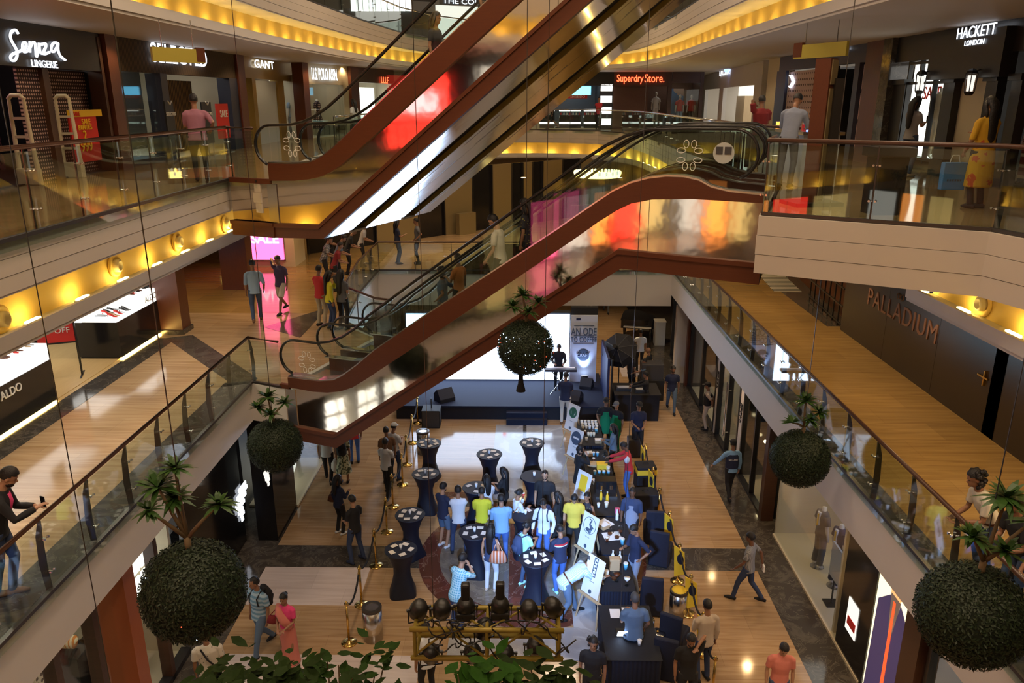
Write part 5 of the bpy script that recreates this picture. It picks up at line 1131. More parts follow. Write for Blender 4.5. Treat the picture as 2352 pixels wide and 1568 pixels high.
# loudspeakers and monitors
def speaker_box(pos, rz, d, lab, wedge=False):
    t = thing('stage_monitor' if wedge else 'loudspeaker', lab, 'speaker', pos, rz)
    if wedge:
        w, dd, h = d; m = MB(); m.v = [(x, y, z) for x in (-w/2, w/2) for y, z in ((-dd/2, 0), (dd/2, 0), (dd/2, h*.55), (0, h), (-dd/2, h*.3))]
        m.f = [(0, 1, 2, 3, 4), (9, 8, 7, 6, 5)]+[(i, 5+i, 5+(i+1) % 5, (i+1) % 5) for i in range(5)]; obj('cabinet', m, 'black_matte', t, bevel=.01)
        obj('handle', MB().box((w/2+.005, 0, h*.45), (.015, .15, .03)), 'dark_steel', t)
    else:
        obj('cabinet', MB().box((0, 0, d[2]/2), d), 'black_matte', t, bevel=.015); obj('grille', MB().box((0, -d[1]/2-.008, d[2]/2), (d[0]*.9, .015, d[2]*.92)), 'charcoal', t)
    return t
speaker_box(onz(992, 975, 0), 0, (.62, .6, .62), 'black bass speaker box on the floor at the left end of the stage')
speaker_box((-2.75, 25.6, .5), R(35), (.6, .5, .45), 'black wedge monitor at the left front corner of the stage', True)
speaker_box((1.75, 25.55, .5), R(-25), (.65, .5, .45), 'black wedge monitor at the right front of the stage near white trousers', True)
speaker_box((2.85, 25.0, 0), 0, (.6, .5, .35), 'low black box on the floor right of the white-trousered man')
speaker_box((2.35, 26.9, .5), R(-20), (.45, .4, .4), 'small dark red-handled box on the stage right of the uplight', True)
t = thing('speaker_pole', 'thin black pole standing on the bass speaker at left', 'pole', onz(992, 975, 0)+Vector((0, 0, .62))); obj('pole', MB().tube([(0, 0, 0), (0, 0, .35)], .018, 8), 'black_metal', t)
# softbox and rack right of the stage
t = thing('backdrop_frame', 'tall blue-black scaffold panel at the right end of the stage', 'frame', (2.95, 26.3, 0))
obj('panel', MB().bb((2.9, 25.2, 0), (2.98, 27.4, 2.2)), 'flight_blue', t, world=True); obj('post', MB().tube([(3.05, 25.1, 0), (3.05, 25.1, 2.2)], .035, 8), 'black_metal', t, world=True)
q = ony(1412, 850, 26.6); q.x += .15
t = thing('octagonal_softbox', 'large black octagonal softbox seen from behind, right of the banner', 'softbox', (q.x, 26.6, 0))
m = MB(); c = Vector((0, 0, 2.05)); f = Vector((-.35, -.75, .45)).normalized(); q_ = f.to_track_quat('Z', 'Y').to_matrix()
ringA = [c+q_ @ Vector((.66*math.cos(2*PI*(i+.5)/8), .66*math.sin(2*PI*(i+.5)/8), -.0)) for i in range(8)]
ringB = [c+q_ @ Vector((.5*math.cos(2*PI*(i+.5)/8), .5*math.sin(2*PI*(i+.5)/8), .22)) for i in range(8)]; ap = c+q_ @ Vector((0, 0, .42))
m.v = [tuple(p) for p in ringA+ringB]+[tuple(ap)]; m.f = [tuple(range(7, -1, -1))]+[(i, (i+1) % 8, 8+(i+1) % 8, 8+i) for i in range(8)]+[(8+i, 8+(i+1) % 8, 16) for i in range(8)]
obj('softbox_skin', m, 'black_cloth', t)
rb = MB()
for i in range(8): rb.tube([ringA[i]+f*.0, ringB[i], ap], .012, 5)
obj('rib', rb, 'charcoal', t); 
obj('lamp_head', MB().tube([ap, ap+f*.3], [.07, .07], 10), 'black_metal', t); obj('stand_pole', MB().tube([(0, 0, .0), (0, 0, 2.0)], .02, 8), 'black_metal', t)
obj('stand_leg', MB().tube([(0, 0, .5), (.45, .1, 0)], .014, 6).tube([(0, 0, .5), (-.3, .3, 0)], .014, 6).tube([(0, 0, .5), (-.2, -.4, 0)], .014, 6), 'black_metal', t)
t = thing('control_desk', 'black draped control desk right of the stage with men around it', 'table', (4.0, 25.6, 0))
obj('black_drape', MB().bb((3.2, 25.0, 0), (4.7, 26.1, .95)), 'black_cloth', t, world=True); obj('desk_top', MB().bb((3.15, 24.95, .95), (4.75, 26.15, .98)), 'black_matte', t, world=True)
for i, (x, y, w) in enumerate(((3.5, 25.5, .5), (4.1, 25.3, .45))):
    k = thing('mixing_console', ['grey mixing console on the control desk, left one', 'small console with lit keys on the control desk, right one'][i], 'console', (x, y, .98)); obj('console_body', MB().box((0, 0, .05), (w, .35, .1)), 'charcoal', k, bevel=.01); obj('fader_row', MB().box((0, -.03, .104), (w*.8, .2, .01)), ('grey_panel', 'white_plastic')[i], k)
t = thing('equipment_rack', 'stack of black flight cases behind the softbox', 'case', (3.7, 27.0, 0)); obj('lower_case', MB().bb((4.3, 26.9, 0), (5.2, 27.5, .8)), 'black_matte', t, world=True, bevel=.02); obj('upper_case', MB().bb((4.35, 26.92, .8), (5.15, 27.48, 1.4)), 'charcoal', t, world=True, bevel=.02)
# keyboard on stage
t = thing('keyboard_stand', 'electric keyboard on crossed stand on the stage', 'keyboard', (1.35, 26.3, .5))
obj('keyboard_body', MB().box((0, 0, .92), (1.15, .32, .09)), 'charcoal', t, bevel=.01); obj('white_keys', MB().box((0, .07, .968), (1.05, .14, .01)), 'paper', t)
for s in (-1, 1): obj('stand_leg', MB().tube([(s*.35, -.1, 0), (-s*.35, .1, .88)], .018, 8), 'steel', t)
# grand piano at the back
t = thing('grand_piano', 'black grand piano standing far behind the stage', 'piano', onz(1465, 775, 0), R(-12))
out = [(-.75, -.7), (.75, -.7), (.75, -.1), (.62, .35), (.3, .55), (.1, .95), (-.3, 1.15), (-.65, 1.0), (-.75, .6)]
m = MB().prism(smooth_poly(out+[out[0]], 2)[:-1], .62, 1.0); obj('case', m, 'black_gloss', t); obj('lid', MB().prism(smooth_poly([(x*1.03, y*1.03) for x, y in out]+[(out[0][0]*1.03, out[0][1]*1.03)], 2)[:-1], 1.0, 1.04), 'black_gloss', t)
obj('keys', MB().box((0, -.78, .72), (1.25, .16, .04)), 'paper', t)
for x, y in ((-.6, -.5), (.6, -.5), (-.2, .8)): obj('leg', MB().tube([(x, y, 0), (x, y, .08), (x, y, .3), (x, y, .62)], [.04, .03, .05, .08], 8), 'black_gloss', t)
t = thing('wooden_box', 'white upright cabinet beside the far piano', 'cabinet', onz(1513, 790, 0)); obj('cabinet_body', MB().box((0, 0, .55), (.45, .5, 1.1)), 'grey_panel', t, bevel=.01); obj('top', MB().box((0, 0, 1.115), (.5, .55, .03)), 'white_plastic', t)
# ---------------------------------------------------------------- cocktail tables
def cocktail(pos, lab, cards=5, rot=0, cup=True, first=[None]):
    n = 32; m = MB(); prof = [(.30, 0), (.30, .02), (.24, .25), (.19, .5), (.19, .68), (.27, .93), (.345, 1.08), (.35, 1.1), (.34, 1.105)]
    t = thing('cocktail_table', lab, 'table', pos, rot)
    o = 0
    for r, z in prof:
        for j in range(n):
            a = 2*PI*j/n; k = 1+(.22*abs(math.cos(2*a))**3*(1-min(1, z/.5)) if z < .5 else 0); m.v.append((r*k*math.cos(a), r*k*math.sin(a), z))
    for i in range(len(prof)-1):
        for j in range(n): j2 = (j+1) % n; m.f.append((i*n+j, i*n+j2, (i+1)*n+j2, (i+1)*n+j))
    m.f.append(tuple(range(n-1, -1, -1)))
    if first[0] is None:
        me = mesh_of('stretch_cover', m); fixn(me); me.materials.append(MATS['spandex']); mt = mesh_of('table_top', MB().lathe((0, 0, 1.09), [(.36, 0), (.365, .01), (.36, .022)], 32)); mt.materials.append(MATS['spandex']); first[0] = (me, mt)
    obj('stretch_cover', first[0][0], None, t, smooth=True); obj('table_top', first[0][1], None, t)
    p = Vector(pos)
    for i in range(cards):
        a = rot+2*PI*i/max(cards, 1)+.3; q = p+Vector((.22*math.cos(a), .22*math.sin(a), 1.113+.0012*i)); c = obj('menu_card', MB().box((0, 0, .0015), (.15, .11, .003)), 'menu_card'); c.location = q; c.rotation_euler = (0, 0, a+R(random.uniform(60, 120)))
        tag(c, 'printed card on the '+lab, 'card', 'cards on the '+lab)
    if cup: cupm(p+Vector((0, 0, 1.12)), 'paper', 'paper cup on the '+lab)
    return t
mat('spandex', (.006, .009, .024), .55, sheen=0)
def cupm(pos, mt, lab, s=1.0, cat='cup', grp=None):
    t = thing('paper_cup', lab, cat, pos, 0, grp); t.scale = (s, s, s)
    obj('cup_body', MB().lathe((0, 0, 0), [(.026, 0), (.037, .1)], 12), mt, t, smooth=True); obj('lid', MB().lathe((0, 0, .1), [(.039, 0), (.039, .008), (.033, .014)], 12), 'white_plastic', t); return t
CT = [((985, 1018), 'cocktail table at the back left beside the steel bin', 6), ((977, 1088), 'second black cocktail table from the back in the left row', 5), ((942, 1182), 'third black cocktail table from the back in the left row', 6), ((921, 1262), 'nearest black cocktail table of the left row', 5),
      ((1124, 1043), 'black cocktail table before the stage, left of two', 5), ((1222, 1017), 'black cocktail table before the stage, right of two', 5), ((1227, 1094), 'bare topped cocktail table with one cup near the bearded man', 0), ((1094, 1120), 'cocktail table hidden behind the man in yellow shirt', 3),
      ((1090, 1222), 'cocktail table between white shirt man and white trousered woman', 5), ((1230, 1283), 'cocktail table in front of the mint shirt woman', 6), ((1207, 1182), 'cocktail table where the woman in white top writes', 1)]
for (uv, lab, nc) in CT:
    q = onz(uv[0], uv[1], 1.1); cocktail((q.x, q.y, 0), lab, nc, random.uniform(0, 1), True)
# ---------------------------------------------------------------- brass stanchions and ropes
st0 = None
def stanchion(p, lab, grp):
    global st0
    if st0 is None:
        st0 = thing('rope_stanchion', lab, 'stanchion', p, 0, grp)
        obj('base', MB().lathe((0, 0, 0), [(.16, 0), (.165, .015), (.13, .03), (.05, .045), (.03, .07)], 24), 'brass', st0, smooth=True)
        obj('pole', MB().tube([(0, 0, .06), (0, 0, .92)], .025, 12), 'brass', st0, smooth=True)
        obj('finial', MB().lathe((0, 0, .9), [(.03, 0), (.045, .02), (.045, .05), (.028, .06), (.03, .075), (.02, .1), (.004, .105)], 14), 'brass', st0, smooth=True); return st0
    return dup(st0, p, 0, lab, grp)
def rope(a, b, lab, sag=.28):
    t = thing('rope', lab, 'rope', a); n = 12; P = []
    for i in range(n+1): s = i/n; q = (b-a)*s; P.append((q.x, q.y, q.z-sag*4*s*(1-s)))
    obj('cord', MB().tube(P, .022, 8), 'black_cloth', t, smooth=True); m = MB()
    m.tube([P[0], P[1]], .027, 8); m.tube([P[-2], P[-1]], .027, 8); obj('brass_hook', m, 'brass', t); return t
ordn = ['first', 'second', 'third', 'fourth', 'fifth', 'sixth', 'seventh', 'eighth', 'ninth']
LP = [onz(u, v, 0) for u, v in [(960, 972), (948, 1017), (935, 1067), (925, 1113), (903, 1164), (889, 1222), (864, 1299), (831, 1389), (802, 1476)]]
for i, p in enumerate(LP): stanchion(p, 'brass rope stanchion, %s from the stage in the left row' % ordn[i], 'brass stanchions of the left row')
for i in range(len(LP)-1): rope(LP[i]+Vector((0, 0, .93)), LP[i+1]+Vector((0, 0, .93)), 'black rope between %s and %s stanchion of the left row' % (ordn[i], ordn[i+1]))
RP = [onz(u, v, 1.0) for u, v in [(1462, 968), (1483, 1018), (1501, 1072), (1516, 1119), (1539, 1173), (1562, 1247), (1588, 1318), (1616, 1405), (1644, 1506)]]
RP = [Vector((p.x, p.y, 0)) for p in RP]
for i, p in enumerate(RP): stanchion(p, 'brass rope stanchion, %s from the stage in the right row' % ordn[i], 'brass stanchions of the right row')
for i in range(len(RP)-1): rope(RP[i]+Vector((0, 0, .93)), RP[i+1]+Vector((0, 0, .93)), 'black rope between %s and %s stanchion of the right row' % (ordn[i], ordn[i+1]))
p = Vector((LP[7].x+.35, LP[7].y-.02, 0)); q = onz(858, 1465, 0)
def bin_(p, lab, h=.75, r=.2, cat='bin'):
    t = thing('waste_bin', lab, cat, p); obj('drum', MB().lathe((0, 0, 0), [(r, 0), (r, h), (r*.96, h)], 28), 'steel', t, smooth=True); obj('rim', MB().lathe((0, 0, h-.05), [(r*1.02, 0), (r*1.03, .06), (r*.7, .065), (r*.6, .03)], 28), 'dark_steel', t); return t
bin_(q, 'brushed steel waste bin beside the left rope row, near the front'); bin_(onz(973, 1040, 0), 'brushed steel waste bin behind the farthest left cocktail table')
# ---------------------------------------------------------------- easels with white boards
def easel(pc, lab, art, rz):
    t = thing('easel', lab, 'easel', pc, rz)
    # local: board faces -x ; leans back to +x
    for y in (-.28, .28): obj('front_leg', MB().bar((-.22, y*1.15, 0), (.08, y*.45, 1.5), .03), 'pale_wood', t)
    obj('rear_leg', MB().bar((.45, 0, 0), (.08, 0, 1.48), .03), 'pale_wood', t); obj('ledge', MB().box((-.13, 0, .62), (.06, .7, .03)), 'pale_wood', t)
    A = Vector((-.11, 0, .68)); B = Vector((.10, 0, 1.50)); n = Vector((-(B-A).z, 0, (B-A).x)).normalized()
    M = Matrix.Translation((A+B)/2+n*.02) @ Matrix(((0, -1, 0), (1, 0, 0), (0, 0, 1))).to_4x4()
    up = (B-A).normalized(); x = up.cross(n); M = Matrix.Translation((A+B)/2+n*.03) @ Matrix((x, up, n)).transposed().to_4x4()
    b = MB().box((0, 0, 0), (.50, (B-A).length, .012)); me = mesh_of('board', b); fixn(me); me.transform(M); obj('board', me, 'board_white', t)
    def put(nm, mb, mt): me = mb if isinstance(mb, bpy.types.Mesh) else mesh_of(nm, mb); me.transform(M); obj(nm, me, mt, t)
    if art == 'ring': m = MB(); disc(m, (0, .16), .1, .17, .012); m.prism([(-.05, .06), (.05, .06), (.09, .22), (0, .3), (-.09, .22)], .006, .012); put('round_emblem', m, 'logo_green')
    if art == 'oval': m = MB(); disc(m, (0, .15), .001, .2, .012); put('oval_emblem', m, 'ink'); m = MB(); m.box((0, .15, .014), (.22, .05, .004)); put('emblem_band', m, 'board_white')
    if art == 'yellow': put('yellow_block', MB().box((0, .12, .01), (.26, .42, .006)), 'shop_yellow')
    if art == 'swan': m = MB(); m.tube([(-.08, .06, .01), (.06, .04, .01), (.1, .12, .01), (.0, .2, .01), (.04, .3, .01), (-.03, .31, .01)], [.03, .06, .05, .02, .018, .012], 6); disc(m, (0, .16), .19, .2, .012); put('bird_emblem', m, 'ink')
    if art == 'word': put('printed_word', MB().box((0, .2, .009), (.11, .42, .004)), 'ink'); g = MB(); [g.box((.005, .03+q_*.066, .013), (.07, .035, .004)).box((.02*(1 if q_ % 2 else -1), .055+q_*.066, .013), (.02, .03, .004)) for q_ in range(6)]; put('printed_letters', g, 'board_white')
    m = MB(); disc(m, (0, -.34), .001, .045, .011); m.box((0, -.12, .009), (.14, .008, .003)); put('small_seal', m, 'ink'); return t
mat('logo_green', (.02, .12, .07), .6); mat('board_white', (.74, .74, .74), .5)
for (u, v), lb, ar, dz in [((1315, 1008), 'easel with green round emblem board, farthest, by the stage', 'ring', 0), ((1322, 1070), 'easel with black oval emblem board, second from the stage', 'oval', 0), ((1338, 1178), 'easel with yellow block board, middle of the row', 'yellow', 0), ((1352, 1285), 'easel with bird emblem board beside the bending man', 'swan', 0), ((1363, 1392), 'easel with dark word board, nearest and largest', 'word', 0)]:
    q = onz(u, v, .35); easel((q.x, q.y, 0), lb, ar, R(38))
# ---------------------------------------------------------------- draped tables behind the easels
def draped(x0, x1, y0, y1, h, lab, pleats=True):
    t = thing('draped_table', lab, 'table', ((x0+x1)/2, (y0+y1)/2, 0)); m = MB()
    P = []; 
    def edge(a, b, n):
        for i in range(n): s = i/n; k = .012*(1 if i % 2 else -1); d = Vector((b[0]-a[0], b[1]-a[1])).normalized(); P.append((a[0]+(b[0]-a[0])*s+d.y*k, a[1]+(b[1]-a[1])*s-d.x*k))
    edge((x0, y0), (x1, y0), 24); edge((x1, y0), (x1, y1), 30); edge((x1, y1), (x0, y1), 24); edge((x0, y1), (x0, y0), 30)
    obj('pleated_skirt', m.prism(P, 0, h-.015), 'navy_cloth', t, world=True); obj('table_top', MB().bb((x0-.02, y0-.02, h-.015), (x1+.02, y1+.02, h)), 'black_cloth', t, world=True); return t
mat('navy_cloth', (.009, .012, .03), .8, bump=.3, bscale=7); BEF = set(o.name for o in COL.objects)
TX0, TX1 = 2.25, 2.95
draped(2.1, 2.8, 21.3, 23.2, .78, 'far draped coffee table behind the first two easels'); draped(2.15, 2.85, 19.0, 21.0, .78, 'draped coffee table with blue cups and espresso tray'); draped(2.2, 2.9, 17.2, 18.9, .78, 'draped table with dark espresso machine behind the yellow easel'); draped(2.2, 2.9, 15.5, 17.1, .78, 'draped table with glass jugs and white napkins'); draped(2.0, 2.75, 14.1, 15.4, .78, 'draped table with milk bottles behind the nearest easel'); draped(1.95, 2.95, 12.0, 13.6, .78, 'front draped table with open laptop')
random.seed(11)
def cups(x0, x1, y0, y1, nx, ny, mt, grp, lab):
    for i in range(nx):
        for j in range(ny):
            cupm((x0+(x1-x0)*(i+.5)/nx, y0+(y1-y0)*(j+.5)/ny, .78), mt, lab, 1.15, grp=grp)
cups(2.2, 2.75, 22.4, 23.0, 5, 3, 'paper', 'white cups on the far coffee table', 'white paper cup in the block on the far coffee table')
cups(2.15, 2.6, 20.4, 20.75, 4, 1, 'cup_blue', 'blue cups near the oval emblem easel', 'blue paper cup in a row near the oval emblem easel')
cups(2.3, 2.8, 19.2, 19.6, 4, 1, 'cup_blue', 'blue cups at the near end of the espresso tray', 'blue paper cup at the near end of the espresso tray')
cups(2.35, 2.6, 21.8, 22.1, 3, 1, 'cream_plastic', 'cream cups on the far coffee table', 'cream paper cup before the white cup block')
def bottle(p, mt, lab, h=.26, cap='white_plastic', grp=None):
    t = thing('bottle', lab, 'bottle', p, 0, grp); obj('bottle_body', MB().lathe((0, 0, 0), [(.036, 0), (.038, .02), (.038, h*.65), (.016, h*.85), (.016, h)], 12), mt, t, smooth=True); obj('cap', MB().lathe((0, 0, h), [(.019, 0), (.019, .025)], 10), cap, t)
for i, (x, y, mt, lb) in enumerate([(2.4, 18.0, 'shop_yellow', 'yellow syrup bottle, left of the pair'), (2.55, 17.9, 'shop_yellow', 'yellow syrup bottle, right of the pair'), (2.4, 15.2, 'paper', 'white milk bottle, left of two'), (2.55, 15.15, 'paper', 'white milk bottle, right of two'), (2.7, 17.0, 'paper', 'white bottle beside the glass jugs')]): bottle((x, y, .78), mt, lb+' on a draped table')
for i, (x, y) in enumerate([(2.45, 16.3), (2.6, 16.15), (2.7, 16.4), (2.35, 14.5), (2.55, 22.0)]):
    t = thing('glass_jug', ['left glass jug of the group on white napkins', 'middle glass jug of the group on white napkins', 'right glass jug of the group on white napkins', 'glass jug standing on the milk bottle table', 'glass jug on the far coffee table'][i], 'jug', (x, y, .785)); obj('jug_body', MB().lathe((0, 0, 0), [(.05, 0), (.065, .05), (.04, .13), (.05, .17)], 16), 'clear_glass', t, smooth=True); obj('coffee', MB().lathe((0, 0, .004), [(.045, 0), (.058, .045)], 14), 'brown_wood', t); obj('handle', MB().tube([(.05, 0, .15), (.09, 0, .13), (.09, 0, .06), (.062, 0, .05)], .007, 6), 'black_metal', t)
for i, (x, y, r) in enumerate([(2.5, 16.25, 10), (2.35, 16.8, 40)]): c = obj('napkin', MB().box((0, 0, .0025), (.42, .36, .004)), 'paper'); c.location = (x, y, .78); c.rotation_euler = (0, 0, R(r)); tag(c, ['white napkin under the glass jugs', 'white napkin hanging near the bird easel'][i], 'napkin')
for i, (x, y, z, d, mt, lb) in enumerate([(2.45, 20.0, .78, (.5, .3, .06), 'pale_wood', 'pale wooden tray behind the oval emblem easel'), (2.6, 19.8, .78, (.3, .25, .16), 'shop_yellow', 'yellow box beside the glass funnel'), (2.4, 14.9, .78, (.22, .16, .28), 'kraft', 'brown paper bag on the milk bottle table'), (2.35, 18.6, .78, (.12, .1, .15), 'grey_panel', 'small grey device by the yellow bottles'), (2.75, 17.35, .78, (.12, .1, .12), 'pink_box', 'small pink box near the apron man')]):
    t = thing('box', lb, 'box', (x, y, z)); mat('pink_box', (.6, .12, .25), .6); obj('box_body', MB().box((0, 0, d[2]/2), d), mt, t, bevel=.006); obj('box_top', MB().box((0, 0, d[2]+.003), (d[0]*.8, d[1]*.8, .006)), mt, t)
t = thing('espresso_machine', 'black espresso machine between the yellow easel and the apron man', 'coffee machine', (2.55, 18.3, .78)); obj('machine_body', MB().box((0, .1, .2), (.55, .35, .4)), 'black_gloss', t, bevel=.02); obj('drip_tray', MB().box((0, -.15, .04), (.55, .25, .08)), 'steel', t); obj('group_head', MB().cyl((-.12, -.12, .22), .04, .1).cyl((.12, -.12, .22), .04, .1), 'steel', t)
t = thing('glass_funnel', 'large clear glass funnel on the espresso table', 'funnel', (2.75, 20.6, .78)); obj('funnel', MB().lathe((0, 0, .1), [(.03, 0), (.07, .08), (.16, .3), (.17, .36), (.12, .42)], 20), 'clear_glass', t, smooth=True); obj('stand', MB().lathe((0, 0, 0), [(.08, 0), (.07, .02), (.02, .03), (.02, .1)], 12), 'black_metal', t)
t = thing('laptop', 'open laptop with bright screen on the front draped table', 'laptop', (2.38, 12.75, .78), R(180)); obj('keyboard_base', MB().box((0, .0, .012), (.36, .25, .02)), 'black_metal', t); obj('screen', MB().box((0, .2, .14), (.36, .012, .24), m=Matrix.Rotation(R(-35), 4, 'X')), 'led_white', t)
for i, (x, y) in enumerate(((2.25, 13.35), (2.5, 13.4))): c = obj('paper_sheet', MB().box((0, 0, .002), (.21, .28, .003)), 'paper'); c.location = (x, y, .78); tag(c, ['white sheet left of the phone on the front draped table', 'white sheet right of the laptop lid on the front draped table'][i], 'paper')
for i, (x, y) in enumerate(((2.4, 14.45), (2.6, 14.3))):
    t = thing('coffee_dripper', ['dark pour-over dripper, left of two', 'white pour-over dripper, right of two'][i]+' before the milk bottles', 'dripper', (x, y, .78)); obj('cone', MB().lathe((0, 0, .1), [(.02, 0), (.07, .09)], 16), ('brown_wood', 'paper')[i], t, smooth=True); obj('carafe', MB().lathe((0, 0, 0), [(.05, 0), (.06, .04), (.03, .1)], 14), 'clear_glass', t, smooth=True)
for i, (x, y) in enumerate([(2.3, 21.6), (2.65, 22.2), (2.4, 20.2), (2.75, 19.6), (2.3, 17.6), (2.7, 15.9), (2.35, 16.0), (2.2, 14.6), (2.6, 12.4), (2.65, 14.9), (2.3, 22.1), (2.5, 17.6)]):
    cupm((x, y, .785), ('paper', 'cup_blue', 'brown_wood', 'cream_plastic')[i % 4], 'loose cup standing among the tools of the draped coffee tables', 1.1+.3*(i % 2), grp='loose cups on the draped tables')
for i, (x, y) in enumerate([(2.65, 21.5), (2.3, 20.6), (2.35, 18.9), (2.35, 16.6), (2.6, 13.3)]):
    t = thing('box', ['small kraft box beside the cream cups, far table', 'kraft menu holder beside the blue cups', 'kraft box before the espresso machine', 'kraft tray beside the white napkins', 'small kraft box behind the laptop'][i], 'box', (x, y, .785), .2*i); obj('box_body', MB().box((0, 0, .05), (.2, .16, .1)), 'kraft', t, bevel=.005); obj('box_lid', MB().box((0, 0, .105), (.205, .165, .01)), 'paper', t)
for o in COL.objects:
    if o.name not in BEF and o.parent is None: o.location.x -= .37
# draped chairs and boxes along the right rope row
def draped_chair(p, rz, lab):
    t = thing('draped_chair', lab, 'chair', p, rz); obj('seat_cover', MB().box((0, -.05, .23), (.5, .5, .46)), 'navy_cloth', t, bevel=.05); obj('back_cover', MB().box((0, .22, .49), (.46, .1, .92)), 'navy_cloth', t, bevel=.03); return t
for (u, v), rz, lb in [((1495, 1400), 170, 'dark covered chair beside the navy shirt man'), ((1515, 1290), 160, 'dark covered chair with scarf hanging, near the steel drum'), ((1545, 1490), 150, 'large dark covered chair between kegs and rope'), ((1500, 1240), 175, 'dark covered chair behind the apron man'), ((1530, 1545), 160, 'dark covered chair nearest the bottom right edge')]:
    draped_chair(onz(u, v, 0), R(rz), lb)
def crate(p, d, mt, lab, strap=None):
    t = thing('case', lab, 'case', p, R(4)); obj('case_body', MB().box((0, 0, d[2]/2), d), mt, t, bevel=.03)
    if strap: obj('yellow_band', MB().box((0, -d[1]*.02, d[2]*.8), (d[0]*1.02, d[1]*1.02, d[2]*.2)), strap, t)
    obj('case_handle', MB().tube([(-.08, 0, d[2]), (-.06, 0, d[2]+.05), (.06, 0, d[2]+.05), (.08, 0, d[2])], .012, 6), 'black_metal', t)
crate(onz(1480, 1120, 0), (.55, .5, .75), 'black_cloth', 'black case with yellow band behind the red jacket man', 'shop_yellow')
crate(onz(1480, 1165, 0), (.7, .5, .5), 'black_cloth', 'low black crate holding jars behind the apron man')
crate(onz(1455, 1045, 0), (.4, .4, .6), 'shop_black', 'black crate with dark red bag by the second rope post')
# kegs and drum
for (u, v, z, h, lb) in [(1484, 1480, 0, .6, 'steel keg, left of the group of three'), (1507, 1505, 0, .55, 'steel keg, right of the group of three'), (1487, 1545, 0, .6, 'steel keg touched by the balding man in grey shirt')]:
    t = thing('beer_keg', lb, 'keg', onz(u, v, 0)); obj('keg_body', MB().lathe((0, 0, 0), [(.13, 0), (.145, .03), (.14, .08), (.15, .12), (.15, h-.12), (.14, h-.06), (.145, h)], 24), 'steel', t, smooth=True); obj('keg_top', MB().lathe((0, 0, h-.05), [(.13, 0), (.1, .02), (.03, .03), (.03, .07)], 20), 'dark_steel', t); obj('valve', MB().cyl((0, 0, h), .025, .03, 10), 'brass', t)
t = bin_(onz(1556, 1410, 0), 'steel drum with yellow bag inside the right rope row', .6, .19); obj('yellow_liner', MB().lathe((0, 0, .6), [(.17, 0), (.15, .03), (.05, .05)], 16), 'shop_yellow', t, smooth=True)
t = thing('plastic_bag', 'blue plastic bag on the floor beside the balding man', 'bag', onz(1482, 1548, 0)); obj('bag_body', MB().lathe((0, 0, 0), [(.12, 0), (.18, .1), (.16, .28), (.05, .42), (.09, .5)], 14), mat('blue_plastic', (.01, .06, .55), .35), t, smooth=True); obj('knot', MB().ell((0, 0, .44), (.06, .05, .04)), 'blue_plastic', t)
# yellow and black flags hanging on the right rope row
for i in (1, 2, 4, 5, 6, 7):
    a = RP[i]; t = thing('pennant', 'yellow pennant with dark discs on the %s stanchion of the right row' % ordn[i], 'flag', (a.x-.12, a.y, 0), R(10*i))
    obj('cloth', MB().add([(0, 0, .95), (.02, -.25, .85), (.03, -.3, .3), (0, -.05, .15), (-.02, 0, .95), (0, -.25, .86), (.01, -.3, .31), (-.02, -.05, .16)], [(0, 1, 2, 3), (7, 6, 5, 4), (0, 4, 5, 1), (1, 5, 6, 2), (2, 6, 7, 3), (3, 7, 4, 0)]), 'shop_yellow', t)
    obj('dark_disc', MB().ell((-.01, -.17, .65), (.012, .09, .13)), 'navy_cloth', t)
    obj('dark_disc', MB().ell((.03, -.16, .35), (.012, .08, .11)), 'navy_cloth', t)
# ---------------------------------------------------------------- left upper landing furniture on right: totem and bin
q = onz(1862, 470, 9); t = thing('information_totem', 'tall brown information totem with lit side panel at the right landing', 'totem', q, R(8)); obj('brown_post', MB().box((0, 0, 1.12), (.24, .24, 2.24), R(38)), 'brown_wood', t); obj('side_plate', MB().box((.1, -.082, 2.04), (.2, .02, .36), R(38)).box((.1, -.082, .95), (.2, .02, 1.7), R(38)), 'khaki_panel', t); obj('display_panel', MB().box((.2, .12, 1.05), (.16, .5, 1.8)), 'dark_steel', t); obj('lit_face', MB().box((.29, .12, 1.15), (.02, .42, 1.4)), 'soft_white', t); obj('base_plate', MB().box((0, 0, .03), (.8, .6, .06)), 'shop_black', t)
q = onz(2022, 490, 9); t = thing('black_podium', 'black podium bin with wider top behind the right glass railing', 'podium', q, R(5)); obj('podium_body', MB().box((0, 0, .42), (.42, .4, .84)), 'shop_black', t); obj('podium_top', MB().box((0, 0, .91), (.56, .5, .14)), 'shop_black', t, bevel=.01)
# counter on the upper floor where two men stand
t = thing('kiosk_counter', 'long glossy kiosk counter where two men stand, upper right', 'counter', (5.9, 19.3, 9)); obj('counter_body', MB().bb((5.4, 15.6, 9), (6.1, 18.4, 9.98)), 'grey_panel', t, world=True); obj('counter_top', MB().bb((5.35, 15.5, 9.98), (6.15, 18.5, 10.04)), 'clear_glass' if 0 else 'steel', t, world=True)
for i in range(6):
    c = thing('phone_box', 'small bright packet on the kiosk counter, %s from the right' % ordn[5-i], 'box', (5.6+.05*(i % 2), 15.9+i*.42, 10.04)); obj('box_body', MB().box((0, 0, .06), (.1, .08, .12)), ('sign_blue', 'shop_red', 'white_light', 'shop_yellow', 'paper', 'orange_light')[i], c); obj('box_lid', MB().box((0, 0, .125), (.104, .084, .01)), 'white_plastic', c)
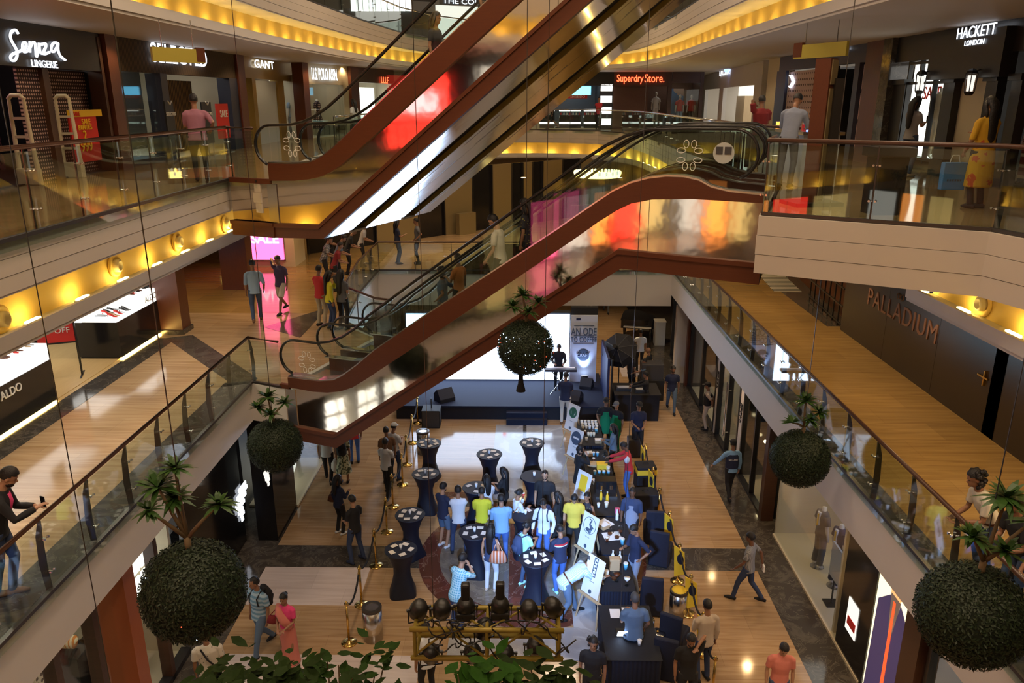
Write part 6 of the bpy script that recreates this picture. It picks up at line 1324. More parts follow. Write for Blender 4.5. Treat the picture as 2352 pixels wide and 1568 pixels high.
# stickers on the escalator glass
# ---------------------------------------------------------------- hanging topiaries
def topiary_meshes():
    rnd = random.Random(5); m = MB(); N = 9000
    for i in range(N):
        z = rnd.uniform(-1, 1); a = rnd.uniform(0, 2*PI); r = math.sqrt(1-z*z); n = Vector((r*math.cos(a), r*math.sin(a), z))
        p = n*(.485+rnd.uniform(-.015, .02)); d = Vector((rnd.gauss(0, 1), rnd.gauss(0, 1), rnd.gauss(0, 1))); tdir = (d-n*d.dot(n)*.6).normalized()*.02; s = n.cross(tdir).normalized()*.009
        m.add([p-tdir, p+s+n*.004, p+tdir+n*.006, p-s+n*.004], [(0, 1, 2, 3)])
    me = mesh_of('foliage_ball', m); me.materials.append(MATS['topiary_leaf'])
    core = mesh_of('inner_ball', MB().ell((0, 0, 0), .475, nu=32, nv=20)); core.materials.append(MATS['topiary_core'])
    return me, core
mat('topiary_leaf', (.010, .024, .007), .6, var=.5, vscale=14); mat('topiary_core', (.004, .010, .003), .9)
TM = topiary_meshes()
def crown(m, c, r, n, rnd, droop=.3):
    for i in range(n):
        a = rnd.uniform(0, 2*PI); el = rnd.uniform(-.2, 1.2); L = r*rnd.uniform(.75, 1.1); d = Vector((math.cos(a)*math.cos(el), math.sin(a)*math.cos(el), math.sin(el)))
        s = Vector((-math.sin(a), math.cos(a), 0)); P = []; c = Vector(c)
        for k, w in ((0, .012), (.3, .03), (.65, .026), (1, .002)): q = c+d*L*k+Vector((0, 0, -droop*L*k*k)); P += [q-s*w*r/.25, q+s*w*r/.25]
        o = len(m.v); m.v += [tuple(p) for p in P]
        for k in range(3): m.f.append((o+2*k, o+2*k+1, o+2*k+3, o+2*k+2))
mat('dracaena_leaf', (.028, .075, .012), .4, var=.45, vscale=5)
def topiary(uv, r_px, lab, dist=None, rot=0, sparkle=0, arms=None, seed=1):
    rnd = random.Random(seed); rr = Vector(ray(*uv)); d = (F_*.5/r_px); p = Vector((0, 0, HC))+rr*d
    t = thing('hanging_topiary', lab, 'hanging plant', p, rot)
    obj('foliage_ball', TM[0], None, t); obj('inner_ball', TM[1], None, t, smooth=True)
    arms = arms or [((-.05, 0, .95), .26), ((.22, .1, .8), .22), ((-.22, -.1, .78), .22), ((.05, -.2, .7), .2)]
    tr = MB(); tr.tube([(0, 0, .4), (.01, 0, .6)], [.035, .03], 8)
    for (q, r) in arms: tr.tube([(.01, 0, .58), (q[0]*.5, q[1]*.5, .62+(q[2]-.62)*.45), q], [.024, .018, .012], 7)
    obj('trunk', tr, mat('trunk_bark', (.15, .10, .05), .8), t, smooth=True)
    for (q, r) in arms: m = MB(); crown(m, q, r, 34, rnd); obj('leaf_crown', m, 'dracaena_leaf', t)
    obj('suspension_cable', MB().tube([(0, 0, .45), (0, 0, 18.9-p.z)], .006, 5), 'dark_steel', t)
    if sparkle:
        for i in range(sparkle):
            a = rnd.uniform(PI, 2*PI); z = rnd.uniform(-.6, .6); q = Vector((math.cos(a)*math.sqrt(1-z*z), math.sin(a)*math.sqrt(1-z*z), z))*.5
            obj('sparkle_dot', MB().ell(q, .0055, nu=6, nv=4), 'led_white' if i % 6 else 'sign_red', t)  # tiny glowing dots strewn over the near half of the ball
    return t
topiary((445, 1355), 117, 'large hanging topiary ball at lower left with three-armed plant', rot=.3, sparkle=3, arms=[((-.18, 0, 1.15), .24), ((.33, -.05, .92), .2), ((-.08, .1, .98), .22), ((-.27, -.1, .98), .16), ((-.02, .05, 1.3), .2)], seed=2)
topiary((632, 1022), 62, 'small hanging topiary ball before the left floor corner', seed=3)
topiary((1207, 798), 65, 'hanging topiary ball in the centre with sparkling dots, before the stage', sparkle=70, seed=4)
topiary((1837, 1052), 67, 'hanging topiary ball before the right white floor edge', seed=5, arms=[((-.02, 0, 1.05), .24), ((.24, 0, .85), .2), ((-.24, -.1, .7), .2), ((.05, -.1, .75), .2)])
topiary((2232, 1410), 120, 'largest hanging topiary ball at lower right near the railing people', seed=6, arms=[((.1, 0, 1.25), .26), ((-.2, -.1, .9), .2), ((.12, -.1, .75), .22), ((.45, .1, .95), .2)])
p = Vector((0, 0, HC))+Vector(ray(1207, 798))*(F_*.5/65)
tag(obj('wrapped_pot', MB().lathe((p.x-.08, p.y, p.z-.82), [(.085, 0), (.08, .04), (.05, .15), (.035, .35)], 14), 'black_cloth', smooth=True), 'dark wrapped pot foot under the sparkling central topiary', 'plant pot')
# a few loose vertical cables
for (u, v, z, lab) in ((253, 1568, 4.6, 'thin vertical cable at far left crossing the shoe shop'), (1440, 1100, 0.1, 'thin vertical cable hanging over the coffee tables')):
    r = Vector(ray(u, v)); d = 9.0 if u < 1000 else 14.5; q = Vector((0, 0, HC))+r*d; t = thing('cable', lab, 'cable', (q.x, q.y, q.z)); obj('wire', MB().tube([(0, 0, -q.z+.02), (0, 0, 18.9-q.z)], .006, 5), 'dark_steel', t)
# ---------------------------------------------------------------- lighting truss with lamps, hung over the near end
c0 = Vector((0, 0, HC))+Vector(ray(1120, 1460))*7.3
t = thing('lighting_truss', 'gold painted lighting truss hung low at the bottom centre', 'truss', c0)
W_, hh = .70, .19
for y, z in ((-.16, hh), (.16, hh), (-.16, -.12), (.16, -.12)): obj('chord', MB().tube([(-W_, y, z), (W_, y, z)], .026, 10), 'gold_paint', t, smooth=True)
for x in (-W_+.04, 0, W_-.04): obj('end_frame', MB().tube([(x, -.16, -.12), (x, -.16, hh), (x, .16, hh), (x, .16, -.12), (x, -.16, -.12)], .018, 8), 'gold_paint', t)
dg = MB()
for i in range(4): x = -W_+i*.35; s = 1 if i % 2 else -1; dg.tube([(x, -.16, s*.15+.03), (x+.35, -.16, -s*.15+.03)], .012, 6); dg.tube([(x, .16*s, hh), (x+.35, -.16*s, hh)], .012, 6); dg.tube([(x, .16, -s*.15+.03), (x+.35, .16, s*.15+.03)], .012, 6)
obj('diagonal_brace', dg, 'gold_paint', t)
for s in (-.5, .5): obj('hoist_cable', MB().tube([(s, 0, hh), (s, 0, 18.9-c0.z)], .003, 5), 'dark_steel', t)
rnd = random.Random(3)
for k in range(9):
    x = rnd.uniform(-.6, .5); P = [(x, -.1, .25)]
    for j in range(9): P.append((P[-1][0]+rnd.uniform(-.12, .14), -.2+rnd.uniform(-.06, .06), max(-.3, min(.3, P[-1][2]+rnd.uniform(-.14, .12)))))
    cb = obj('loose_cable', MB().tube(smooth_poly(P, 1), .007, 6), 'black_rubber', t, smooth=True)
def parcan(u, v, d, lab, mv=False, yaw=0, pitch=55, s=1):
    p = Vector((0, 0, HC))+Vector(ray(u, v))*d; t = thing('moving_head_lamp' if mv else 'par_can_lamp', lab, 'stage lamp', p, R(yaw)); t.scale = (s, s, s)
    q = Matrix.Rotation(R(-pitch), 3, 'X'); f = q @ Vector((0, 1, 0))
    a = -f*.12; b = f*.13
    obj('lamp_housing', MB().tube([a-f*.03, a, Vector((0, 0, 0)), b], [.05, .1, .125, .13], 20), 'black_metal', t, smooth=True)
    obj('front_lens', MB().tube([b, b+f*.006], .118, 20), 'sign_blue' if mv and 0 else 'dark_steel', t)
    obj('yoke', MB().tube([(-.15, 0, 0), (-.15, 0, -.2), (.15, 0, -.2), (.15, 0, 0)], .011, 6), 'black_metal', t)
    for sx in (-1, 1): obj('side_knob', MB().tube([(sx*.125, 0, 0), (sx*.17, 0, 0)], .022, 8), 'black_metal', t)
    if mv: obj('neck', MB().box((0, -.02, .22), (.12, .12, .3)), 'black_metal', t, bevel=.03); obj('display', MB().box((0, -.13, .03), (.05, .01, .02)), mat('violet_led', (.2, .1, 1), .5, emit=10, ecol=(.35, .2, 1)), t); obj('base_block', MB().box((0, 0, -.14), (.26, .2, .12)), 'black_metal', t, bevel=.02)
    return t
for (u, v, lb, mv, yw) in [(962, 1397, 'black par can lamp, leftmost above the gold truss', False, 20), (1015, 1396, 'black par can lamp, second from left above the gold truss', False, 10), (1070, 1390, 'black moving head lamp with dark display above the truss', True, 0), (1149, 1388, 'black moving head lamp with violet lit display above the truss', True, 0), (1215, 1398, 'black par can lamp, second from right above the gold truss', False, -5), (1270, 1392, 'black par can lamp, rightmost above the gold truss', False, -20),
                           (990, 1498, 'black par can lamp hanging under the left end of the truss', False, 10), (1085, 1496, 'black par can lamp hanging under the truss middle', False, 0), (1160, 1500, 'black par can lamp hanging under the truss right of centre', False, 5), (1230, 1482, 'black par can lamp under the right end of the truss', False, -10), (1112, 1440, 'black par can lamp inside the gold truss', False, 30)]:
    parcan(u, v, 7.25, lb, mv, yw, s=.68)
# near planter foliage at the bottom
rnd = random.Random(9)
def bush(name, cpx, d, n, spread, lab, leaf, mt, grpn=None):
    c = Vector((0, 0, HC))+Vector(ray(*cpx))*d; t = thing(name, lab, 'plant', c-Vector((0, 0, .5)))
    st = MB(); lv = MB()
    for i in range(n):
        q = c+Vector((rnd.uniform(-1, 1)*spread[0], rnd.uniform(-1, 1)*spread[1], rnd.uniform(-.5, 1)*spread[2]*(1-.3*rnd.random())))
        b = c+Vector(((q.x-c.x)*.5, 0, -.35)); 
        if i % 3 == 0: st.tube([b, (b+q)/2+Vector((0, 0, .05)), q], [.006, .004, .002], 5)
        for k in range(3):
            w = q+Vector((rnd.uniform(-.05, .05), rnd.uniform(-.05, .05), rnd.uniform(-.05, .05))); a = rnd.uniform(0, 2*PI); el = rnd.uniform(-.5, .7)
            d1 = Vector((math.cos(a)*math.cos(el), math.sin(a)*math.cos(el), math.sin(el))); s = Vector((-math.sin(a), math.cos(a), 0)); nrm = d1.cross(s); L = leaf*rnd.uniform(.7, 1.2)
            P = [w, w+d1*L*.3+s*L*.27, w+d1*L*.65+s*L*.24, w+d1*L, w+d1*L*.65-s*L*.24, w+d1*L*.3-s*L*.27, w+d1*L*.5-nrm*L*.08]
            lv.add(P, [(0, 1, 6), (1, 2, 6), (2, 3, 6), (3, 4, 6), (4, 5, 6), (5, 0, 6)])
    obj('stem', st, 'trunk_bark', t, world=True); o = obj('leaves', lv, mt, t, world=True); o['kind'] = 'stuff'; return t
mat('leaf_bright', (.012, .045, .002), .75, var=.35, vscale=12, spec=.12); mat('leaf_dull', (.009, .020, .002), .75, var=.4, vscale=10, spec=.12)
bush('planter_shrub', (575, 1585), 2.6, 45, (.15, .1, .12), 'leafy shrub at the bottom left edge in front of the bird shirt', .06, 'leaf_dull')
bush('planter_shrub', (770, 1580), 2.5, 30, (.17, .1, .13), 'leafy shrub at the bottom edge below the pink saree woman', .055, 'green_leaf')
bush('planter_shrub', (1110, 1590), 2.4, 22, (.08, .08, .08), 'bright green broad-leaved shrub under the gold truss', .075, 'leaf_bright')
bush('planter_shrub', (1250, 1590), 2.5, 26, (.16, .08, .08), 'dull green shrub at the bottom centre edge', .07, 'leaf_dull')
bush('planter_shrub', (660, 1610), 2.3, 50, (.28, .1, .08), 'low shrub along the very bottom edge, left of centre', .06, 'leaf_dull')
# ================================================================= PEOPLE
WS = bpy.data.scenes.new('workshop')
def remesh(mb, vox, sm=6, fac=.5):
    me = mesh_of('tmp', mb); fixn(me); o = bpy.data.objects.new('tmp', me); WS.collection.objects.link(o)
    r = o.modifiers.new('r', 'REMESH'); r.mode = 'VOXEL'; r.voxel_size = vox; r.use_smooth_shade = True
    if sm: s = o.modifiers.new('s', 'SMOOTH'); s.factor = fac; s.iterations = sm
    WS.view_layers[0].update(); dg = WS.view_layers[0].depsgraph; dg.update(); e = o.evaluated_get(dg)
    res = bpy.data.meshes.new_from_object(e); bpy.data.objects.remove(o); bpy.data.meshes.remove(me)
    for p in res.polygons: p.use_smooth = True
    return res
for nm, c in (('skin_brown', (.30, .15, .085)), ('skin_tan', (.42, .23, .14)), ('skin_dark', (.16, .075, .042))): mat(nm, c, .5)
mat('hair_black', (.008, .007, .008), .45, bump=.5, bscale=90); mat('hair_brown', (.03, .016, .01), .5, bump=.5, bscale=90); mat('hair_grey', (.06, .06, .065), .6)
def clo(name, c, r=.85): return mat('cloth_'+name, c, r, bump=.35, bscale=9)
C = dict(white=(.62, .66, .72), navy=(.015, .022, .06), black=(.012, .012, .015), jeans=(.05, .08, .16), bluejeans=(.06, .14, .42), lightblue=(.28, .42, .62), skyblue=(.2, .38, .62), khaki=(.38, .32, .22), cream=(.6, .57, .5),
         grey=(.12, .13, .15), lightgrey=(.35, .35, .36), red=(.5, .03, .04), darkred=(.2, .015, .02), pink=(.75, .06, .22), salmon=(.62, .20, .16), mauve=(.32, .14, .2), yellow=(.62, .58, .03), mustard=(.65, .48, .06), green=(.0, .2, .09), mint=(.4, .75, .65), purple=(.08, .06, .14), orange=(.6, .18, .04), beige=(.5, .42, .34), darkblue=(.03, .05, .12), greyblue=(.1, .16, .26), palegrey=(.25, .29, .4), brown=(.16, .08, .04), denim=(.1, .16, .24), floral=(.4, .4, .25), tealtop=(.3, .6, .55))
for k, v in C.items(): clo(k, v)
patmat('cloth_check', (.12, .42, .62), (.45, .72, .85), 'check', 22, frac=.35); patmat('cloth_gingham', (.5, .5, .5), (.08, .08, .1), 'check', 20, frac=.45)
patmat('cloth_stripeblue', (.14, .28, .42), (.35, .48, .6), 'stripe', 11, frac=.5); patmat('cloth_stripegrey', (.15, .16, .18), (.32, .33, .36), 'stripe', 40, frac=.5, axis='X'); patmat('cloth_pinstripe', (.36, .5, .66), (.6, .72, .85), 'stripe', 34, frac=.5, axis='X')
patmat('cloth_birds', (.62, .58, .5), (.12, .12, .12), 'dots', 16, frac=.16); patmat('cloth_flowers', (.5, .52, .36), (.06, .08, .05), 'noise', 16, frac=.52); patmat('cloth_kurta', (.62, .36, .02), (.5, .08, .02), 'noise', 8, frac=.6); patmat('cloth_dots', (.65, .6, .58), (.2, .03, .05), 'dots', 22, frac=.3); patmat('cloth_bagstripe', (.4, .12, .05), (.55, .42, .36), 'stripe', 14, frac=.4, axis='X'); patmat('cloth_darkprint', (.02, .02, .03), (.25, .22, .05), 'dots', 18, frac=.25)
def V(*a): return Vector(a)
ARM = dict(down=(.05, .03, -.53), low=(.06, .14, -.48), swf=(.03, .24, -.46), swb=(.05, -.24, -.44), ear=(-.09, .14, .16), chin=(-.1, .2, .06), hold=(-.1, .30, -.2), holdlow=(-.08, .26, -.34), cross=(-.3, .2, -.2), rail=(-.09, .24, -.36), reach=(-.02, .5, -.2), reachhi=(-.05, .45, -.05), hip=(.08, .02, -.36), pocket=(.02, .04, -.47), back=(-.12, -.18, -.42), wide=(.3, .15, -.42), table=(-.02, .36, -.28))
LEG = dict(stand=((.1, 0, 0), (.1, .02, 0)), walk=((.08, .30, 0), (.08, -.32, .07)), walk2=((.08, -.26, .05), (.08, .26, 0)), wide=((.17, .02, 0), (.17, -.03, 0)), step=((.1, .2, 0), (.12, -.18, 0)), cross=((.04, .05, 0), (-.02, -.12, 0)), bend=((.14, .22, 0), (.14, -.25, 0)))
NP = [0]
def person(pos, face, label, top='white', bottom='jeans', hair='short', arms=('down', 'down'), legs='stand', lean=0, side=0, head=8, yaw=0, H=1.72, skin='skin_brown', sleeve='short', build=1.0, shoe='black', skirt=None, beard=False, cap=None, hmat='hair_black', vox=.0125, hz=.93, extra=None, grp=None, female=False, longtop=0):
    k = H/1.74; face = R(face); NP[0] += 1
    t = thing('person', label, 'person', pos, face, grp)
    a = R(lean); b = R(side); P0 = V(0, 0, hz*k)
    LT = .44*k; LS = .425*k
    u = V(math.sin(b), math.sin(a)*math.cos(b), math.cos(a)*math.cos(b)); f = V(0, math.cos(a), -math.sin(a)); r = u.cross(f)*-1; r = V(1, 0, -math.sin(b)).normalized()
    lg = LEG[legs] if isinstance(legs, str) else legs
    ank = [V(s*lg[i][0]*k, (lg[i][1]-.03)*k, (.085+lg[i][2])*k) for i, s in ((0, -1), (1, 1))]
    if a > .5: P0 = P0+V(0, -.12*k*a, -.03)
    for A, s in zip(ank, (-1, 1)):
        h = P0+r*(s*.09*k); dz = (LT+LS)*.995; dxy = math.hypot(h.x-A.x, h.y-A.y)
        if (h-A).length > dz: P0.z = A.z+math.sqrt(max(.01, dz*dz-dxy*dxy))
    def ik(p, q, l1, l2, pole):
        d = q-p; L = min(d.length, (l1+l2)*.998); dn = d.normalized(); q = p+dn*L; x = (l1*l1-l2*l2+L*L)/(2*L); hgt = math.sqrt(max(0, l1*l1-x*x))
        pl = (pole-dn*pole.dot(dn)); pl.normalize(); return p+dn*x+pl*hgt, q
    hips = [P0+r*(s*.09*k) for s in (-1, 1)]; knees = []; 
    for i in (0, 1): kn, an = ik(hips[i], ank[i], LT, LS, V((-.15, .15)[i], 1, 0)); knees.append(kn)
    sw = (.155 if female else .178)*k*build**.5
    S = P0+u*(.452*k); N = P0+u*(.535*k); sh = [S+r*(s*sw) for s in (-1, 1)]
    ha = R(head)+a*.35; hyaw = R(yaw)
    hf = V(math.sin(hyaw)*math.cos(ha), math.cos(hyaw)*math.cos(ha), -math.sin(ha)); hr = V(math.cos(hyaw), -math.sin(hyaw), 0); hu = hr.cross(hf).normalized()
    Hc = N+u*(.05*k)+hu*(.125*k)+hf*(.015*k)
    el = []; wr = []
    for i, s in ((0, -1), (1, 1)):
        q = ARM[arms[i]] if isinstance(arms[i], str) else arms[i]; tgt = sh[i]+V(s*q[0], q[1], q[2])*k
        e, w = ik(sh[i], tgt, .285*k, .255*k, V(s*.5, -.7, -.5)); el.append(e); wr.append(w)
    M3 = Matrix((hr, hf, hu)).transposed()
    def hp(x, y, z): return Hc+M3 @ (V(x, y, z)*k)
    # ---- one continuous body
    m = MB(); bd = build
    m.tube([P0-u*.06*k, P0+u*.1*k, P0+u*.28*k, P0+u*.42*k, P0+u*.5*k], [(.12*k*bd, .085*k*bd), (.115*k*bd, .08*k*bd), (.14*k*bd, .09*k*bd), (.13*k, .08*k), (.06*k, .06*k)], 12)
    m.tube([N-u*.06*k, N+u*.05*k, Hc-hu*.05*k], [.06*k, .052*k, .05*k], 10)
    m.ell(hp(0, -.005, .025), (.076*k, .096*k, .098*k), M3, 14, 10); m.ell(hp(0, .022, -.045), (.058*k, .068*k, .075*k), M3, 12, 8)
    m.ell(hp(0, .098, -.02), (.012*k, .018*k, .022*k), M3, 8, 6); m.ell(hp(0, .075, -.085), (.026*k, .022*k, .02*k), M3, 8, 6); m.ell(hp(0, .084, -.055), (.024*k, .012*k, .009*k), M3, 8, 6)
    for s in (-1, 1): m.ell(hp(s*.078, -.005, -.01), (.012*k, .02*k, .03*k), M3, 8, 6)
    for i, s in ((0, -1), (1, 1)):
        fd = (wr[i]-el[i]).normalized(); m.tube([sh[i]-r*s*.04*k-u*.01*k, sh[i]-r*s*.01*k-u*.012*k, (sh[i]+el[i])/2, el[i], el[i]+fd*.08*k, wr[i]], [.036*k, .043*k*bd, .040*k*bd, .034*k, .037*k, .026*k], 10)
        # hand: palm, four unequal bent fingers, thumb
        sd = fd.cross(V(0, 0, 1)); sd = sd.normalized() if sd.length > .1 else V(1, 0, 0)*1.0
        if abs(fd.z) > .8: sd = V(0, 1, 0)
        sd = (sd-fd*sd.dot(fd)).normalized(); cn = fd.cross(sd)
        if cn.dot(V(-s, .3, -.2)) < 0: cn = -cn
        pc = wr[i]+fd*.045*k; Mh = Matrix((sd, cn, fd)).transposed(); m.ell(pc, (.038*k, .018*k, .052*k), Mh, 10, 6)
        for j, (o, L) in enumerate(((-.028, .062), (-.01, .075), (.009, .07), (.027, .055))):
            q0 = wr[i]+fd*.07*k+sd*o*k; q1 = q0+fd*L*.5*k+cn*.008*k; q2 = q1+(fd*.55+cn*.6).normalized()*L*.5*k; m.tube([q0, q1, q2], [.0095*k, .009*k, .0075*k], 6)
        q0 = wr[i]+fd*.025*k-sd*.028*k; m.tube([q0, q0+(fd*.6-sd*.7+cn*.2)*.035*k, q0+(fd*1.1-sd*.75+cn*.45)*.05*k], [.013*k, .011*k, .009*k], 6)
        m.tube([hips[i]+u*.02, (hips[i]+knees[i])/2, knees[i], knees[i]+(ank[i]-knees[i])*.35, ank[i]], [.078*k*bd, .065*k*bd, .048*k, .048*k*bd, .034*k], 10)
        m.tube([ank[i]+V(0, -.04*k, -.045*k), ank[i]+V(0, .05*k, -.05*k), ank[i]+V(0, .14*k, -.065*k)], [.032*k, .034*k, .022*k], 8); m.tube([ank[i]+V(0, 0, .02), ank[i]+V(0, 0, -.05*k)], .034*k, 8)
    obj('body', remesh(m, vox, 3, .4), skin, t)
    for s in (-1, 1): obj('eye', MB().ell(hp(s*.03, .085, .005), (.011*k, .006*k, .007*k), M3, 8, 5), 'black_gloss', t)
    # ---- clothes
    cl = lambda c: MATS['cloth_'+c]
    m = MB(); hem = -.08-longtop
    if longtop > .2: secs = [(hem, .2 if female else .19, .16), (hem*.5, .19, .145), (-.08, .176, .132)]
    else: secs = [(hem-.02, .178, .136), (hem+.04, .172, .13)]
    secs += [(.04, .158, .118), (.16, .14 if female else .152, .104), (.3, .165 if female else .172, .115), (.42, .17 if female else .182, .105), (.49, .1, .08), (.535, .062, .062)]
    kb = bd if bd > 1 else 1
    m.tube([(P0+(V(0, 0, 1) if z < -.08 else u)*z*k+(f*.01*k if .25 < z < .4 else V(0, 0, 0))) for z, _, _ in secs], [(x*k*kb, y*k*kb) for _, x, y in secs], 16)
    for i, s in ((0, -1), (1, 1)):
        a0 = sh[i]-r*s*.10*k+u*.012*k
        if sleeve == 'short': m.tube([a0, sh[i]-r*s*.03*k+u*.004, sh[i]+(el[i]-sh[i])*.1+r*s*.004, sh[i]+(el[i]-sh[i])*.45, sh[i]+(el[i]-sh[i])*.72], [.056*k, .063*k*kb, .064*k*kb, .060*k*kb, .058*k*kb], 10)
        elif sleeve == 'long': m.tube([a0, sh[i]-r*s*.03*k+u*.004, sh[i]+(el[i]-sh[i])*.1+r*s*.004, (sh[i]+el[i])/2, el[i], (el[i]+wr[i])/2, wr[i]-(wr[i]-el[i])*.08], [.056*k, .063*k*kb, .064*k*kb, .057*k, .050*k, .047*k, .039*k], 10)
        elif sleeve == 'half': m.tube([a0, sh[i]-r*s*.03*k+u*.004, sh[i]+(el[i]-sh[i])*.1+r*s*.004, (sh[i]+el[i])/2, el[i]+(wr[i]-el[i])*.1], [.056*k, .063*k, .064*k, .058*k, .050*k], 10)
    obj('top', remesh(m, vox*1.15, 5), cl(top), t)
    if skirt:
        m = MB(); z0 = P0.z; zl = skirt[0]; fl = skirt[1]; cen = (ank[0]+ank[1])/2
        m.tube([P0+V(0, 0, .06*k), P0, P0+V(0, 0, -.2*k), V(cen.x*.7, cen.y*.7, zl+.2), V(cen.x, cen.y, zl)], [(.15*k, .11*k), (.17*k, .125*k), (.185*k, .15*k), (fl*.9, fl*.75), (fl, fl*.85)], 18); obj('skirt', remesh(m, vox*1.2, 5), cl(bottom), t)
    else:
        short = bottom.startswith('short_'); bc = bottom.replace('short_', '')
        m = MB(); m.tube([P0+u*.08*k, P0, P0-V(0, 0, .08*k)], [(.128*k*kb, .09*k*kb), (.142*k*kb, .105*k*kb), (.12*k, .095*k)], 14)
        for i in (0, 1):
            kn = knees[i]; an = ank[i]
            if short: m.tube([hips[i]+V(0, 0, .0), (hips[i]+kn)/2, kn+(hips[i]-kn)*.05], [.098*k*kb, .09*k, .08*k], 10)
            else: m.tube([hips[i], (hips[i]+kn)/2, kn, (kn+an)/2, an-(an-kn)*.02+V(0, 0, -.03*k)], [.098*k*kb, .084*k*kb, .064*k, .056*k, .052*k], 10)
        obj('shorts' if short else 'trousers', remesh(m, vox*1.15, 5), cl(bc), t)
        if sleeve != 'none' and lean > 25: obj('belt', MB().tube([P0+u*.06*k, P0+u*.09*k], [(.166*k*kb, .126*k*kb)]*2, 18), 'brown_wood', t)
    for i in (0, 1):
        A = ank[i]; m = MB(); zf = A.z-.085*k
        m.tube([V(A.x, A.y-.075*k, zf+.035*k), V(A.x, A.y, zf+.05*k), V(A.x, A.y+.1*k, zf+.038*k), V(A.x, A.y+.185*k, zf+.025*k)], [(.03*k, .03*k), (.042*k, .048*k), (.047*k, .036*k), (.025*k, .018*k)], 12)
        obj('shoe', m, cl(shoe), t, smooth=True)
    # ---- hair
    if hair != 'bald':
        m = MB(); e = MB().ell((0, 0, 0), (1, 1, 1), None, 20, 14); keep = []
        for fc in e.f:
            c = sum((V(*e.v[i]) for i in fc), V(0, 0, 0))/len(fc)
            lim = .22 if hair != 'receding' else .62
            if c.y > .35 and c.z < lim+.25*(c.y-.35): continue
            if c.z < (-.35 if c.y < 0 else -.1): continue
            keep.append(fc)
        pts = [hp(v[0]*.0855, v[1]*.107-.008, v[2]*.112+.03) for v in e.v]; m.v = [tuple(p) for p in pts]; m.f = keep
        if hair in ('long', 'pony', 'vlong'):
            L = {'long': .34, 'pony': .3, 'vlong': .5}[hair]; w = .085 if hair != 'pony' else .035
            back = hp(0, -.085, .03); d = -u if abs(lean) < 30 else V(0, .2, -1).normalized()
            m.tube([hp(0, -.06, .09), back, back-hf*.04*k-hu*.12*k, N-f*.10*k-u*.0*k, N-f*.12*k-u*(L-.15)*k, N-f*.115*k-u*(L-.08)*k], [(.05*k, .03*k), (w*k, .05*k), (w*k, .05*k), (w*1.05*k, .04*k), (w*.8*k, .03*k), (.02*k, .012*k)], 12)
            if hair != 'pony':
                for s in (-1, 1): m.tube([hp(s*.07, 0, .06), hp(s*.085, -.01, -.03), hp(s*.085, -.03, -.12), hp(s*.08, -.05, -.2)], [(.02*k, .04*k), (.022*k, .045*k), (.025*k, .045*k), (.012*k, .02*k)], 8)
        if hair == 'bun': m.ell(hp(0, -.12, .03), (.045*k, .04*k, .045*k))
        if hair == 'curly':
            rd = random.Random(NP[0])
            for q in range(26): a_ = rd.uniform(0, 2*PI); z_ = rd.uniform(-.15, 1); rr = math.sqrt(1-z_*z_*.9); 
            for q in range(40):
                a_ = rd.uniform(0, 2*PI); z_ = rd.uniform(-1.6, 1); rr = math.sqrt(max(.2, 1-min(1, z_*z_)*.7)); y_ = math.sin(a_)*rr
                if y_ > .25: continue
                m.ell(hp(math.cos(a_)*rr*.1, y_*.11-.02, z_*.1+.02), .032*k, None, 7, 5)
        obj('hair', m, hmat, t, smooth=True)
    if beard: m = MB().ell(hp(0, .035, -.075), (.056*k, .06*k, .05*k), M3, 12, 8); obj('beard', m, hmat, t, smooth=True)
    if cap:
        m = MB(); e = MB().ell((0, 0, 0), 1, None, 16, 10)
        m.v = [tuple(hp(v[0]*.096, v[1]*.115-.005, v[2]*.1+.05)) for v in e.v]; m.f = [q for q in e.f if min(e.v[i][2] for i in q) > -.1]
        m.box(hp(0, .13, .055), (.14*k, .1*k, .012), m=M3.to_4x4()); obj('cap', m, cl(cap), t, smooth=False)
    inv = Matrix.Translation(pos if isinstance(pos, Vector) else V(*pos)) @ Matrix.Rotation(face, 4, 'Z')
    info = dict(t=t, k=k, hand=[inv @ (w+(w-e).normalized()*.07*k) for w, e in zip(wr, el)], sh=[inv @ s for s in sh], hip=inv @ P0, chest=inv @ (P0+u*.33*k), fwd=(inv.to_3x3() @ V(0, 1, 0)), right=(inv.to_3x3() @ V(1, 0, 0)), up=inv.to_3x3() @ u, face=face, P0=P0, u=u, f=f, S=S, N=N, hp=hp, rr=r)
    return info
def phone(p, lab, lit=False): t = thing('phone', lab, 'phone', p, random.uniform(0, 3)); obj('phone_body', MB().box((0, 0, 0), (.07, .012, .14)), 'black_gloss', t); obj('phone_screen', MB().box((0, -.008, 0), (.062, .003, .12)), 'sign_blue' if lit else 'grey_panel', t); return t
def backpack(i, mt, lab, d=.15):
    k = i['k']; t = thing('backpack', lab, 'bag', i['chest']-i['fwd']*d*k*1.0-i['up']*.0, i['face'])
    obj('pack_body', MB().tube([(0, -.02, -.24*k), (0, -.05, -.2*k), (0, -.06, .05*k), (0, -.02, .2*k)], [(.1, .05), (.15*k, .1*k), (.15*k, .1*k), (.09*k, .05)], 10), 'cloth_'+mt, t, smooth=True)
    obj('front_pocket', MB().tube([(0, -.14, -.18*k), (0, -.15, -.05*k), (0, -.12, .0)], [(.08, .03), (.11, .04), (.08, .02)], 8), 'cloth_'+mt, t, smooth=True)
    for s in (-1, 1): obj('shoulder_strap', MB().tube([(s*.08, .02, .18), (s*.1, .14, .2), (s*.11, .27, .1), (s*.12, .26, -.05), (s*.15, .1, -.15)], .016, 6), 'cloth_'+mt, t)
    return t
